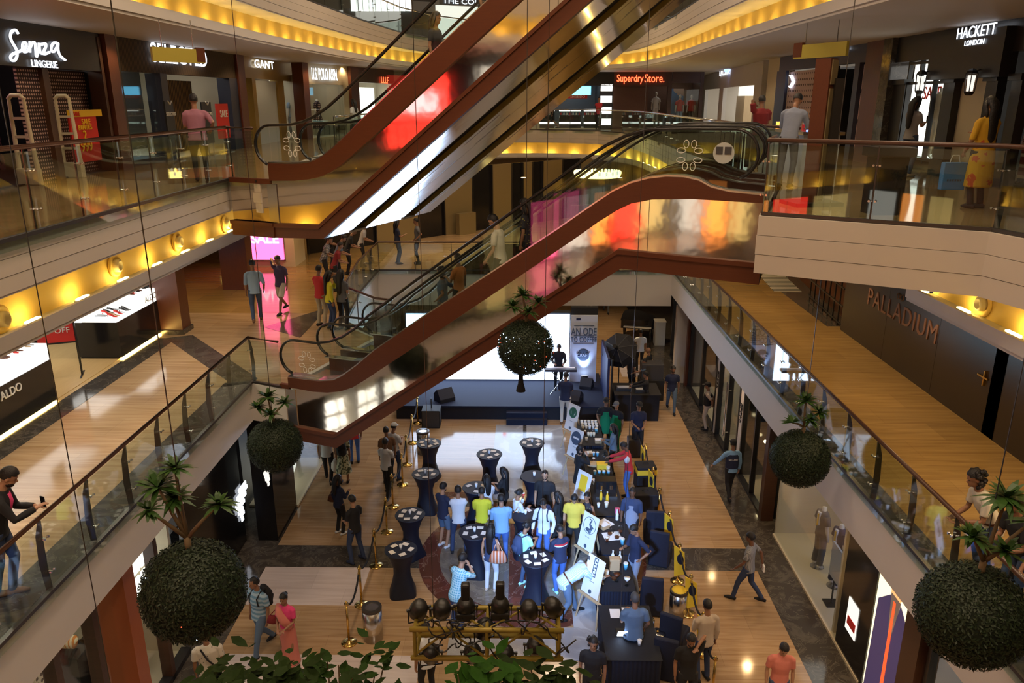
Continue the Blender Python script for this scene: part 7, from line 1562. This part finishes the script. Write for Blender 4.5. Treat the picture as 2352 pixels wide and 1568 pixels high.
def handbag(p, mt, lab, s=1.0, strap=None, rz=0):
    t = thing('shoulder_bag', lab, 'bag', p, rz)
    obj('bag_body', MB().tube([(0, 0, -.16*s), (0, 0, -.12*s), (0, 0, 0), (0, 0, .08*s)], [(.1*s, .03*s), (.17*s, .06*s), (.14*s, .05*s), (.1*s, .02*s)], 12), mt, t, smooth=True)
    top = (strap-p) if strap is not None else V(0, 0, .3); top = Matrix.Rotation(-rz, 3, 'Z') @ top
    obj('strap', MB().tube([(-.08*s, 0, .07*s), top+V(-.01, 0, 0), top+V(.01, 0, 0), (.08*s, 0, .07*s)], .01, 6), mt, t); return t
G0, G1, G2 = 0, 4.5, 9
def at(u, v, z): return onz(u, v, z)
# ---------- upper floor
p = at(428, 415, 9); p.x = -6.75
person(p, 25, 'person in mauve shirt standing back to us behind the left upper railing', 'mauve', 'black', arms=('hold', 'hip'), head=0, build=1.15, sleeve='half')
person(ony(1660, 300, 21)*1 if 0 else V(5.65, 19.4, 9), 5, 'person in dark red shirt at the kiosk counter holding a phone to the ear', 'darkred', 'black', arms=('ear', 'hold'), build=1.15, H=1.7)
person(V(4.85+.2, 15.4, 9), -35, 'person in pale shirt bending over the kiosk counter, upper right', 'palegrey', 'grey', arms=('table', 'table'), lean=22, head=30, sleeve='long', H=1.8)
i = person(at(2078, 405, 9), -70, 'person with long wavy hair and grey tee looking at a phone, upper right', 'lightgrey', 'jeans', hair='vlong', arms=('hold', 'hold'), H=1.68, skin='skin_tan', female=True, head=15, shoe='beige'); phone(i['hand'][1]+V(.02, 0, .06), 'phone held by the woman in grey tee')
i = person(at(2236, 478, 9), 12, 'person in long yellow and orange kurta with braid, seen from behind', 'kurta', 'black', hair='vlong', arms=('low', 'hold'), H=1.66, longtop=.5, female=True, build=1.15, sleeve='half')
t = thing('shopping_bag', 'blue shopping bag carried by the woman in yellow kurta', 'bag', i['hand'][0]+V(-.1, 0, -.32)); obj('bag_body', MB().box((0, 0, 0), (.36, .12, .42)), mat('bag_blue', (.05, .2, .5), .5), t, bevel=.01); obj('handles', MB().tube([(-.08, 0, .2), (-.05, 0, .32), (.05, 0, .32), (.08, 0, .2)], .006, 5), 'white_plastic', t); sm = MB(); [sm.box((-.1+.04*q_, -.062, -.06), (.025, .004, .03)) for q_ in range(6)]; obj('bag_print', sm, 'ink', t)
person(at(2342, 425, 9), -120, 'person in white dotted top at the right picture edge, upper floor', 'dots', 'darkblue', hair='long', H=1.55, female=True)
person(ony(1383, 300, 42.9) and V(4.1, 44.6, 9), 180, 'person in red tee with folded arms before the striped pier, far upper floor', 'red', 'black', arms=('cross', 'cross'), vox=.016)
person(V(1.6, 45.2, 9), 90, 'person in dark clothes walking past the cosmetics shop, far upper floor', 'black', 'short_black', legs='walk', vox=.016)
person(V(-6.6, 31.5, 9), 60, 'person in white top and dark hair near the handbag shelves, left upper floor', 'white', 'black', hair='long', female=True, vox=.016, H=1.62)
# riders on the upper escalator, only heads above the wooden band
for (s_, w_, lb, hr_) in ((3.72, .75, 'rider on the upper escalator, lower head with long dark hair', 'long'), (4.75, .75, 'rider on the upper escalator, higher head near the topmost shop', 'curly')):
    x, y = epl(TU, s_, w_); person(V(x, y, 9.0+.2*math.floor((s_-1.75)*.75/.2+1)), -90-23.5+180*0+0, 'person riding, '+lb.split(', ')[1]+' on the wood-clad upper escalator', 'black', 'black', hair=hr_, H=1.62 if hr_ == 'curly' else 1.55, female=True)
# ---------- middle floor
i = person(at(592, 738, 4.5), 15, 'person in pale blue shirt and jeans walking away with a lit phone, middle floor', 'lightblue', 'jeans', arms=('down', 'low'), legs='walk2', sleeve='half', H=1.8, shoe='brown'); phone(i['hand'][1], 'lit phone in the hand of the walking man in pale blue shirt', True)
i = person(at(650, 718, 4.5), 165, 'person in purple tee and pale shorts talking on the phone beside the pink light', 'purple', 'short_cream', arms=('down', 'ear'), legs='walk', H=1.76, head=14)
person(at(740, 748, 4.5), -30, 'person in red tee and khaki trousers behind the two women, middle floor', 'red', 'khaki', arms=('hold', 'hold'), H=1.72)
i = person(at(762, 756, 4.5), -60, 'person in bright yellow-green top with long hair at the short railing', 'yellow', 'darkblue', hair='vlong', arms=('chin', 'down'), female=True, H=1.64, sleeve='long')
i = person(at(790, 756, 4.5), -20, 'person in grey top with long hair leaning by the short railing, phone at ear', 'grey', 'black', hair='vlong', arms=('ear', 'rail'), female=True, H=1.68, skin='skin_tan')
for (u, v, f, tp, h, lb, kw) in [(748, 655, -80, 'gingham', 1.74, 'person in checkered shirt leaning on the far railing', dict(lean=18, head=20, arms=('rail', 'rail'))), (772, 668, -75, 'darkred', 1.66, 'person in dark red top crouched at the far railing', dict(lean=20, arms=('rail', 'rail'))), (762, 628, -70, 'black', 1.8, 'person in black with long hair at the far railing, behind the checkered shirt', dict(hair='long', arms=('rail', 'rail'))), (776, 648, -75, 'denim', 1.72, 'person in denim shirt at the far railing bending over a phone', dict(lean=22, head=30, arms=('rail', 'rail'))), (800, 630, -80, 'black', 1.74, 'person in dark tee leaning beside the denim shirt', dict(lean=22, head=25, arms=('rail', 'rail'))), (832, 612, -80, 'lightgrey', 1.72, 'person in white shirt with receding hair, farthest at the side railing', dict(lean=18, hair='receding', arms=('rail', 'rail')))]:
    q = at(u, v, 4.5); q.x = min(q.x, -5.85); person(q, f, lb, tp, 'black', H=h, vox=.014, **kw)
person(at(915, 606, 4.5), -70, 'person in dark sleeveless top talking to a man at the far railing', 'navy', 'darkblue', hair='long', arms=('down', 'hold'), female=True, H=1.68, vox=.014)
person(at(961, 606, 4.5), 95, 'person in grey shirt standing opposite a woman at the far railing', 'grey', 'black', arms=('hip', 'low'), H=1.76, vox=.014)
# riders of the lower escalators
def step_z(s, zlo, zhi, s0=.2): return min(zhi, max(zlo, zlo+.2*math.floor((s-s0-1.55)*.68/.2+1)))
x, y = epl(TL, 4.95, .72); person(V(x, y, step_z(4.95, 4.5, 9)), 70, 'person in cream tee with hand on the rail, riding down the front escalator', 'cream', 'black', arms=('low', 'wide'), H=1.8, head=28, skin='skin_tan', lean=6)
x, y = epl(TL, 5.4, .95); person(V(x, y, step_z(5.4, 4.5, 9)), 70, 'person with dark bob riding just behind the cream tee', 'darkprint', 'black', hair='long', H=1.68, female=True)
x, y = epl(TL, 2.6, 2.9); person(V(x, y, step_z(2.6, 4.5, 9)), 70, 'person in dark shirt on the second lower escalator, curly head', 'greyblue', 'grey', arms=('hip', 'hip'), hair='curly', H=1.75)
x, y = epl(TL, 3.1, 2.75); person(V(x, y, step_z(3.1, 4.5, 9)), 60, 'person in orange tee leaning on the second lower escalator handrail', 'orange', 'black', arms=('hold', 'wide'), H=1.72, yaw=30)
# left foreground and right railing
q = at(40, 1368, 4.5); q.x = -6.62
i = person(q, -68, 'bearded person in dark blazer leaning on the left railing with a phone', 'black', 'darkblue', arms=((-.05, .30, -.26), (-.08, .36, -.18)), lean=16, head=26, sleeve='long', H=1.82, skin='skin_tan', beard=True, legs='cross', vox=.009, shoe='brown')
phone((i['hand'][0]+i['hand'][1])/2+V(.02, 0, .05), 'phone held over the railing by the man in blazer'); m = MB(); 
m.tube([i['P0']+i['u']*.5*i['k']+i['f']*.07, i['P0']+i['u']*.4*i['k']+i['f']*.112, i['P0']+i['u']*.15*i['k']+i['f']*.11], [(.05, .02), (.045, .03), (.02, .02)], 8); obj('pink_shirt_front', m, 'cloth_pink', i['t'], smooth=True)
for (u, v, f, tp, lb, kw) in [(2232, 1135, 85, 'cream', 'person in white shirt with a mop of dark hair leaning on the right railing', dict(hair='curly', lean=28, arms=('rail', 'rail'))), (2298, 1165, 95, 'black', 'person in dark top beside the white shirt at the right railing', dict(lean=20, arms=('rail', 'rail'), hair='short')), (2335, 1180, 100, 'grey', 'person with dark head at the right edge, third along the railing', dict(lean=16, arms=('rail', 'rail'))), (2372, 1210, 80, 'denim', 'person in denim shirt leaning at the right picture edge', dict(lean=30, arms=('rail', 'rail'), sleeve='long'))]:
    q = V(6.08, {2232: 9.0, 2298: 8.35, 2335: 7.8, 2372: 7.2}[u], 4.5); person(q, f, lb, tp, 'jeans', H=1.72, vox=.011, **kw)
# ---------- ground floor, left side
i = person(at(908, 1098, 0), -30, 'person in white shirt and white cap with sling strap, by the left ropes', 'white', 'darkblue', arms=('hold', 'hold'), cap='white', H=1.72, head=15, legs='wide', vox=.014)
obj('sling_strap', MB().tube([i['S']+V(-.12, .06, .03), i['P0']+V(.0, .135, .25), i['P0']+V(.15, .05, .05)], .014, 6), 'cloth_black', i['t'])
person(at(893, 1108, 0), 20, 'person in dark shirt hidden behind the white tee, by the left ropes', 'brown', 'black', H=1.72, vox=.014)
person(at(890, 1135, 0), -20, 'person in plain white tee and black trousers inside the left ropes', 'white', 'black', arms=('hold', 'hold'), legs='step', H=1.7, skin='skin_dark', vox=.0135)
i = person(at(756, 1105, 0), 10, 'person in white shirt and black trousers whose head is hidden by the escalator', 'white', 'black', H=1.78, legs='walk', vox=.014)
i = person(at(792, 1108, 0), 5, 'person in pale floral dress with backpack walking away at left', 'flowers', 'flowers', hair='long', female=True, H=1.64, skirt=(.35, .24), vox=.0135); backpack(i, 'black', 'black backpack on the woman in pale floral dress'); t = thing('shopping_bag', 'white plastic bag held by the woman in floral dress', 'bag', i['hand'][0]+V(-.04, 0, -.2)); obj('bag_body', MB().lathe((0, 0, -.2), [(.1, 0), (.14, .1), (.12, .3), (.03, .42)], 12), 'white_plastic', t, smooth=True); obj('bag_handle', MB().tube([(-.02, 0, .2), (0, 0, .26), (.02, 0, .2)], .006, 4), 'white_plastic', t)
person(at(816, 1062, 0), 15, 'person in red tee and blue jeans partly hidden by the escalator tip', 'red', 'bluejeans', H=1.72, vox=.014)
i = person(at(783, 1225, 0), -40, 'person in navy top with long hair and brown shoulder bag, left aisle', 'navy', 'black', hair='long', female=True, arms=('down', 'hold'), H=1.64, sleeve='long', shoe='white'); handbag(i['hip']+i['right']*-.22+V(0, 0, .1), 'brown_wood', 'brown shoulder bag on the woman in navy top', .9, i['sh'][0])
i = person(at(820, 1288, 0), 55, 'person in black tee and dark jeans with folded hands beside the left ropes', 'black', 'darkblue', arms=('holdlow', 'holdlow'), H=1.74, skin='skin_tan', legs='wide', shoe='navy')
i = person(at(606, 1495, 0), 150, 'person in striped blue polo and grey trousers with backpack, lower left', 'stripeblue', 'greyblue', legs='walk', H=1.74, build=1.12, hair='receding', head=10, yaw=25, vox=.011); backpack(i, 'black', 'dark backpack on the man in striped blue polo')
i = person(at(668, 1522, 0), 170, 'person in pink saree walking beside the striped polo', 'pink', 'salmon', hair='bun', female=True, arms=('holdlow', 'holdlow'), H=1.6, skirt=(.03, .2), head=10, vox=.011, shoe='salmon')
m = MB(); m.tube([i['S']+V(.15, -.02, .05), i['S']+V(.08, .12, -.02), i['P0']+V(-.02, .14, .22), i['P0']+V(-.14, .1, .06)], [(.05, .02), (.07, .025), (.09, .025), (.06, .03)], 10); m.tube([i['S']+V(.15, -.04, .04), i['S']+V(.14, -.15, -.2), i['P0']+V(.1, -.17, -.2)], [(.06, .02), (.09, .02), (.1, .02)], 10); obj('saree_drape', m, 'cloth_salmon', i['t'], smooth=True)
handbag(i['hip']+i['right']*.28+V(0, 0, .15), 'cloth_darkred', 'dark red shoulder bag of the woman in pink saree', .8, i['sh'][1])
i = person(at(495, 1630, 0), 20, 'person in cream bird-print shirt at the bottom left, partly behind leaves', 'birds', 'black', H=1.7, vox=.0115, build=1.15); obj('sling_strap', MB().tube([i['S']+V(-.1, -.08, .05), i['P0']+V(0, -.15, .3), i['P0']+V(.14, -.12, .08)], .016, 6), 'cloth_black', i['t'])
person(at(985, 1610, 0), 35, 'person in white shirt below the left end of the gold truss', 'white', 'black', H=1.7, vox=.0115, sleeve='half')
# ---------- the crowd at the cocktail tables
L = [
 ((1020, 1255), -40, 'person in navy tee and grey shorts, bearded, beside the white shirt back', 'navy', 'short_greyblue', dict(arms=('hold', 'hold'), beard=True, skin='skin_tan', shoe='white', H=1.74)),
 ((1055, 1268), 5, 'person in white shirt seen from behind with dark jeans, arms folded', 'white', 'darkblue', dict(arms=('cross', 'cross'), legs='wide', H=1.78, sleeve='long')),
 ((1108, 1262), 0, 'person in bright yellow shirt seen from behind at a cocktail table', 'yellow', 'khaki', dict(H=1.68, sleeve='half', arms=('hold', 'hold'))),
 ((1120, 1225), 20, 'person in white tunic with long dark hair behind the yellow shirt', 'white', 'grey', dict(hair='long', female=True, H=1.64, longtop=.2, sleeve='half', arms=('hold', 'hold'))),
 ((1158, 1205), 60, 'person in black top with long black hair facing the white tunic', 'black', 'black', dict(hair='vlong', female=True, H=1.64, arms=('hold', 'hold'))),
 ((1152, 1290), 10, 'person in pale blue shirt and blue jeans, balding, seen from behind', 'skyblue', 'bluejeans', dict(hair='receding', H=1.78, build=1.12, sleeve='long', arms=('hold', 'hold'))),
 ((1188, 1262), -60, 'person in white top holding a red cup by the small table', 'white', 'black', dict(hair='bun', female=True, H=1.64, sleeve='long', arms=('chin', 'hold'), head=20)),
 ((1250, 1222), 170, 'person in black printed tee with beard, facing us at the bare table', 'black', 'black', dict(beard=True, hair='receding', H=1.76, build=1.1, skin='skin_tan', head=15)),
 ((1248, 1290), 160, 'person in white shirt and jeans with backpack straps, looking down', 'white', 'bluejeans', dict(H=1.72, sleeve='long', head=28, arms=('low', 'low'))),
 ((1280, 1268), 60, 'person with long dark hair and dark top between white shirt and yellow tee', 'black', 'black', dict(hair='vlong', female=True, H=1.64)),
 ((1316, 1275), 175, 'person in mustard yellow tee looking down, facing us', 'mustard', 'black', dict(H=1.72, head=35, build=1.1, skin='skin_tan')),
 ((1345, 1265), 150, 'person in dark patterned dress behind the yellow easel', 'darkprint', 'darkprint', dict(hair='bun', female=True, H=1.6, sleeve='none', skirt=(.6, .2))),
 ((1205, 1345), -50, 'person in mint tee with large backpack and turquoise shoes', 'mint', 'jeans', dict(hair='bun', female=True, H=1.62, shoe='mint', arms=('hold', 'hold'), head=20)),
 ((1285, 1358), 25, 'person in navy jacket with red and white back stripe and blue jeans', 'navy', 'bluejeans', dict(H=1.66, sleeve='long', arms=('hold', 'hold'), head=15, shoe='mint')),
 ((1128, 1355), -15, 'person in white trousers with long hair and striped tan bag', 'darkblue', 'white', dict(hair='vlong', female=True, H=1.66, sleeve='none', skin='skin_tan', shoe='beige')),
 ((1050, 1452), -35, 'person in blue checked shirt leaning on a cocktail table with a cup', 'check', 'darkblue', dict(lean=18, arms=('table', 'chin'), H=1.78, skin='skin_tan', vox=.0115, sleeve='half')),
 ((1308, 1415), -75, 'person in striped pale shirt bending toward the easels', 'pinstripe', 'greyblue', dict(lean=58, head=10, arms=((-.05, .42, -.12), (-.05, .45, -.2)), legs='bend', H=1.8, build=1.1, sleeve='long', vox=.0115, hair='receding', hmat='hair_grey')),
 ((1328, 1152), 110+180, 'person in black coat with curly hair behind the oval emblem easel', 'black', 'black', dict(hair='curly', female=True, H=1.7, sleeve='long', arms=('low', 'chin'), longtop=.25, skin='skin_tan')),
]
INF = {}
for (uv, f, lb, tp, bt, kw) in L:
    kw.setdefault('vox', .0125); INF[lb[:34]] = person(at(uv[0], uv[1], 0), f, lb, tp, bt, **kw)
def I(s): return [v for k, v in INF.items() if s in k][0]
b = I('white shirt and jeans'); backpack(b, 'navy', 'navy backpack on the man in white shirt looking down')
b = I('mint tee'); backpack(b, 'darkblue', 'large dark backpack on the person in mint tee', .17)
b = I('white trousers'); handbag(b['hip']+b['right']*.2+b['fwd']*-.1+V(0, 0, .12), 'cloth_bagstripe', 'striped tan shoulder bag of the woman in white trousers', 1.25, b['sh'][1])
b = I('person in white top'); handbag(b['hip']+b['fwd']*-.15+b['right']*.1+V(0, 0, .1), 'orange_bag' if 0 else mat('tan_leather', (.45, .16, .03), .5), 'orange tan handbag of the woman in white top', .9, b['sh'][1])
cupm(b['hand'][0]+V(0, 0, -.02), 'shop_red', 'red paper cup held by the woman in white top')
b = I('blue checked'); cupm(b['hand'][0]+V(.05, 0, .02), 'paper', 'white paper cup beside the man in checked shirt')
b = I('navy jacket'); obj('red_stripe', MB().tube([b['P0']+b['u']*.36, b['P0']+b['u']*.39], [(.176, .122)]*2, 20), 'cloth_red', b['t']); obj('white_stripe', MB().tube([b['P0']+b['u']*.335, b['P0']+b['u']*.36], [(.174, .121)]*2, 20), 'cloth_white', b['t'])
# ---------- staff and people on the right
L2 = [
 ((1388, 1030), 180, 'person in green apron and dark cap facing us behind the far table', 'black', 'black', dict(cap='black', arms=('pocket', 'pocket')), 'green'),
 ((1412, 1035), 150, 'person in green apron and grey cap, turned to the side, far table', 'black', 'green', dict(cap='grey', H=1.66), 'green'),
 ((1462, 1045), 185, 'person in navy polo and cap with clasped hands behind the right ropes', 'navy', 'black', dict(cap='black', arms=('holdlow', 'holdlow'), H=1.78), None),
 ((1406, 1092), 80, 'person in denim shirt with long ponytail tending the far coffee table', 'denim', 'black', dict(hair='vlong', female=True, arms=('hold', 'hold'), H=1.64, sleeve='long'), None),
 ((1441, 1145), 80, 'person in red jacket with white patch and blue tracksuit trousers', 'red', 'bluejeans', dict(arms=('reach', 'reach'), head=30, H=1.72, sleeve='long', skin='skin_dark', lean=8), None),
 ((1446, 1262), 165, 'person in pale grey apron over dark shirt behind the espresso machine', 'darkblue', 'black', dict(H=1.7, skin='skin_dark', build=1.15, sleeve='half'), 'palegrey'),
 ((1455, 1360), 115, 'person in navy shirt and pale trousers serving at the milk bottle table', 'navy', 'palegrey', dict(arms=('hip', 'hold'), head=28, H=1.74, sleeve='half'), None),
 ((1450, 1545), 5, 'balding person in grey-blue shirt seen from behind at the laptop table', 'greyblue', 'black', dict(hair='short', hmat='hair_grey', arms=('hold', 'low'), H=1.76, build=1.12, vox=.0115), None),
 ((1612, 1560), 15, 'person in beige sweater and dark jeans by the right ropes, lower right', 'beige', 'darkblue', dict(arms=('hold', 'down'), H=1.74, sleeve='long', vox=.0115), None),
 ((1572, 1640), 180, 'bearded person in dark top on the phone at the bottom edge', 'black', 'black', dict(arms=('ear', 'down'), beard=True, H=1.76, vox=.0115, head=20), None),
 ((1778, 1655), 175, 'person in pale pink tee at the bottom right edge', 'salmon', 'jeans', dict(H=1.7, vox=.0115, head=25, skin='skin_tan'), None),
 ((1712, 1380), 60, 'person in thin striped shirt striding left with papers in hand', 'stripegrey', 'darkblue', dict(legs='walk', arms=('swf', 'swb'), H=1.72, skin='skin_dark'), None),
 ((1674, 1142), 5, 'security person in pale blue shirt, dark vest and cap walking away', 'skyblue', 'black', dict(legs='walk2', cap='black', arms=('wide', 'down'), H=1.74, sleeve='long'), 'navy'),
 ((1540, 945), 178, 'person in navy polo and light jeans walking toward us in the right aisle', 'navy', 'denim', dict(legs='walk', H=1.74, beard=True, vox=.014), None),
 ((1620, 986), 70, 'person in beige suit with black vest standing by the right shop windows', 'beige', 'beige', dict(arms=('back', 'back'), H=1.66, cap='black', vox=.014), 'black'),
 ((1297, 972), -10, 'person in dark shirt and white trousers before the stage, seen from behind', 'navy', 'cream', dict(H=1.84, sleeve='half', arms=('hold', 'hold'), vox=.0135, shoe='brown', build=1.08), None),
 ((1468, 850), 10, 'person in white tee and black trousers walking toward the piano', 'white', 'black', dict(H=1.72, vox=.015, arms=('wide', 'down')), None),
 ((1486, 898), 60, 'bald person in dark suit beside the control desk', 'black', 'black', dict(H=1.72, hair='bald', vox=.015, sleeve='long'), None),
 ((1447, 905), -60, 'person in black tee with dark hair at the left of the control desk', 'black', 'black', dict(H=1.7, vox=.015), None),
 ((1478, 915), 90, 'person in denim shirt sitting low behind the control desk', 'denim', 'black', dict(H=1.55, vox=.015, arms=('reach', 'hold')), None),
 ((1480, 960), 75, 'person in black leaning on the near side of the control desk', 'black', 'black', dict(H=1.7, vox=.0135, arms=('reach', 'reach'), sleeve='long'), None),
 ((1352, 716), 180, 'person in pale trousers far behind the stage, only legs showing', 'black', 'cream', dict(H=1.7, vox=.018), None),
 ((1392, 718), 180, 'person in dark trousers far behind the stage, only legs showing', 'black', 'grey', dict(H=1.7, vox=.018, legs='walk'), None),
]
for (uv, f, lb, tp, bt, kw, apron) in L2:
    kw.setdefault('vox', .0125); i = person(at(uv[0], uv[1], 0), f, lb, tp, bt, **kw); INF[lb[:40]] = i
    if apron:
        m = MB(); P0 = i['P0']; k = i['k']
        if apron in ('green', 'palegrey'): m.tube([P0+V(0, .0, -.35*k), P0+V(0, .0, 0), P0+V(0, 0, .2*k), P0+V(0, 0, .38*k)], [(.17, .165), (.186, .155), (.155, .14), (.12, .145)], 14)
        else: m.tube([P0+V(0, 0, .02), P0+V(0, 0, .3*k), P0+V(0, 0, .43*k)], [(.182, .142), (.19, .14), (.15, .128)], 14)
        obj('apron' if apron in ('green', 'palegrey') else 'vest', remesh(m, .014, 3), 'cloth_'+apron, i['t'])
b = INF['person in red jacket with white patch an'[:40]]; obj('white_patch', MB().ell(b['S']+V(-.19, 0, -.08), (.07, .08, .11)), 'cloth_white', b['t'], smooth=True)
b = [v for k, v in INF.items() if 'thin striped' in k][0]; t = thing('folded_papers', 'folded papers held by the striding man in striped shirt', 'paper', b['hand'][1]); obj('paper', MB().box((0, 0, 0), (.03, .2, .14)), 'paper', t); obj('top_sheet', MB().box((.018, 0, .02), (.004, .18, .12)), 'grey_panel', t)
b = [v for k, v in INF.items() if 'security' in k][0]; me = text_mesh('SECURITY', .07, .002); me.transform(frame(b['P0']+b['u']*.3+V(0, -.135, 0), (0, -1, 0))); obj('vest_text', me, 'paper', b['t'])
person(V(1.3, 26.75, .5), 180, 'person in black jacket and white shirt playing the stage keyboard', 'black', 'black', arms=('table', 'table'), head=25, H=1.74, sleeve='long', vox=.014)
person(at(1357, 1640, 0), 170, 'dark-haired person at the bottom edge under the striped marble', 'black', 'black', hair='curly', H=1.66, vox=.012)

bpy.data.scenes.remove(WS)
# ================================================================= SHOPS BESIDE AND BEHIND THE CAMERA, seen only in the mirror panels
def lit_shop(X, y0, y1, z0, z1, mt, lab, zf, word=None):
    n = 1 if X < 0 else -1; t = thing('boutique', lab, 'shop front', (X, (y0+y1)/2, zf))
    obj('dark_frame', MB().bb((X-.15*n, y0-.3, zf), (X-.05*n, y1+.3, zf+3.0)), 'shop_black', t, world=True)
    obj('lit_window', MB().bb((X-.04*n, y0, z0), (X, y1, z1)), mt, t, world=True)
    if word: sign('window_word', word, (X+.02*n, (y0+y1)/2, z0+(z1-z0)*.62), (n, 0, 0), .7, 'sign_white', parent=t, off=.02)
lit_shop(-9.85, 7.9, 10.2, 9.25, 11.3, 'red_light', 'shop with a glowing red SALE window beside the camera, seen mirrored in the wooden escalator', 9, 'SALE')
lit_shop(-9.85, 3.8, 6.5, 9.3, 11.6, 'soft_white', 'pale lit shop beside the camera on the left upper gallery', 9)
lit_shop(-9.85, -2, 2.5, 9.3, 11.6, 'yellow_room', 'warm lit shop beside the camera on the left upper gallery', 9)
for y0, y1, mt, w in ((.6, 2.3, 'pink_light', 'pink'), (-1.4, .2, 'soft_white', 'pale'), (-3.0, -1.9, 'orange_light', 'orange'), (-5.2, -3.3, 'red_light', 'red'), (-7.6, -5.6, 'yellow_room', 'warm yellow')):
    lit_shop(-9.7, y0, y1, 4.7, 6.9, mt, w+' lit shop on the left middle gallery beside the camera', 4.5)
lit_shop(-9.7, 3.4, 5, 4.6, 7.1, 'yellow_room', 'second warm yellow lit shop on the left middle gallery beside the camera', 4.5)
t = thing('window_display', 'bright lattice of lamps in the lower left shop, mirrored in the escalator side', 'display', (-6.9, 12.6, 1))
for i in range(6):
    for k in range(3): obj('lamp_tile', MB().bb((-7.35, 10.9+i*.5, 1.6+k*.45), (-7.3, 11.32+i*.5, 1.95+k*.45)), 'white_light', t, world=True)
for i, y in enumerate((-7, -3.5, 0, 3.5, 7, 10.5, 14)):
    downlight(-8.2, y, 12.14, 'round downlight of the near left upper ceiling, outside the picture', 'round downlights of the near upper ceiling'); LGT.append(Vector((-8.2, y, 12.14)))
    if y < 9: downlight(8, y, 12.14, 'round downlight of the near right upper ceiling, outside the picture', 'round downlights of the near upper ceiling, right'); LGT.append(Vector((8, y, 12.14)))
for y in (-6, -2, 2): LGT.append(Vector((-8.2, y, 7.52))); downlight(-8.2, y, 7.52, 'round downlight of the near left middle ceiling', 'round downlights of the near middle ceiling')
for x0, x1, mt, w in ((-9.6, -8.4, 'soft_white', 'pale'), (-8.1, -7.2, 'orange_light', 'orange'), (-6.9, -6.0, 'yellow_room', 'yellow')):
    t = thing('boutique', w+' lit shop window on the wall behind the camera, middle floor', 'shop front', ((x0+x1)/2, -8.95, 4.5))
    obj('dark_frame', MB().bb((x0-.1, -8.99, 4.5), (x1+.1, -8.9, 7.3)), 'shop_black', t, world=True); obj('lit_window', MB().bb((x0, -8.9, 4.6), (x1, -8.86, 7.0)), mt, t, world=True)
# ================================================================= LIGHT
w = bpy.data.worlds.new('w'); SC.world = w; w.use_nodes = True
w.node_tree.nodes['Background'].inputs['Color'].default_value = (.6, .55, .5, 1); w.node_tree.nodes['Background'].inputs['Strength'].default_value = .05
def spot(p, e, ang=120, col=(1, .74, .42), r=.08, tgt=None, blend=.6, name='downlight_beam'):
    l = bpy.data.lights.new(name, 'SPOT'); l.energy = e; l.spot_size = R(ang); l.spot_blend = blend; l.color = col; l.shadow_soft_size = r
    o = bpy.data.objects.new(name, l); COL.objects.link(o); o.location = p
    if tgt is not None: o.rotation_euler = (Vector(tgt)-Vector(p)).to_track_quat('-Z', 'Y').to_euler()
    return o
def area(p, e, sx, sy, col, tgt, name='area'):
    l = bpy.data.lights.new(name, 'AREA'); l.energy = e; l.shape = 'RECTANGLE'; l.size = sx; l.size_y = sy; l.color = col
    o = bpy.data.objects.new(name, l); COL.objects.link(o); o.location = p; o.rotation_euler = (Vector(tgt)-Vector(p)).to_track_quat('-Z', 'Y').to_euler(); return o
for i, p in enumerate(LGT):
    if p.z < 9: spot((p.x, p.y, p.z-.05), 150 if p.x > 6 else 170, 140, (1, .66, .32) if (p.x > 6 or p.y > 21) else (1, .86, .66))
    elif i % 2 == 0: spot((p.x, p.y, p.z-.05), 100, 140, (1, .70, .36))
# unseen area lights placed under the atrium roof
for x, y in ((-2.5, 6), (2.5, 6), (-2.5, 13), (3, 19), (-2.5, 26), (2, 34)):
    area((x, y, 18.8), 300, 1.6, 1.6, (1, .74, .50), (x, y, 0), 'roof_area_light')
for x in (-3, 3): area((x, -3, 18.8), 300, 1.6, 1.6, (1, .74, .50), (x, -3, 9), 'roof_area_light')  # two more added to brighten the surroundings mirrored in the escalator panels
# stage lamps: the moving heads of the truss throw cold blue-white beams onto the crowd and the tables
tr = c0
for dx, tx, ty, e in ((-.25, -.4, 16.2, 2600), (.1, .9, 16.4, 4200), (.3, 1.5, 14.0, 1300), (.5, 2.2, 18.5, 1500)):
    spot((tr.x+dx, tr.y+.55, tr.z+.25), e, 30, (.32, .55, 1), .05, (tx, ty, 1), .9, 'moving_head_beam')
spot((2.3, 27.3, .85), 60, 70, (.45, .6, 1), .06, (2.25, 27.6, 2.0), .7, 'banner_uplight')
for x in (-3, 0, 2): spot((x, 24.5, 3.0), 40, 90, (.12, .25, 1), .1, (x, 26.5, .5), .8, 'stage_blue')
# under the far slab and in the right aisle: warm ceiling lamps
for y in (9, 13, 17, 21, 25): spot((5.9, y, 3.5), 75, 120, (1, .62, .28), tgt=(4.6, y, 0))
for x, y in ((4.6, 31), (0, 31), (4.6, 36), (0, 36)): spot((x, y, 3.0), 110, 140, (1, .7, .38))
SC.view_settings.view_transform = 'Standard'; SC.view_settings.look = 'None'; SC.view_settings.exposure = .5; SC.view_settings.gamma = 1
for s_ in list(bpy.data.scenes):
    if s_ is not SC: bpy.data.scenes.remove(s_)
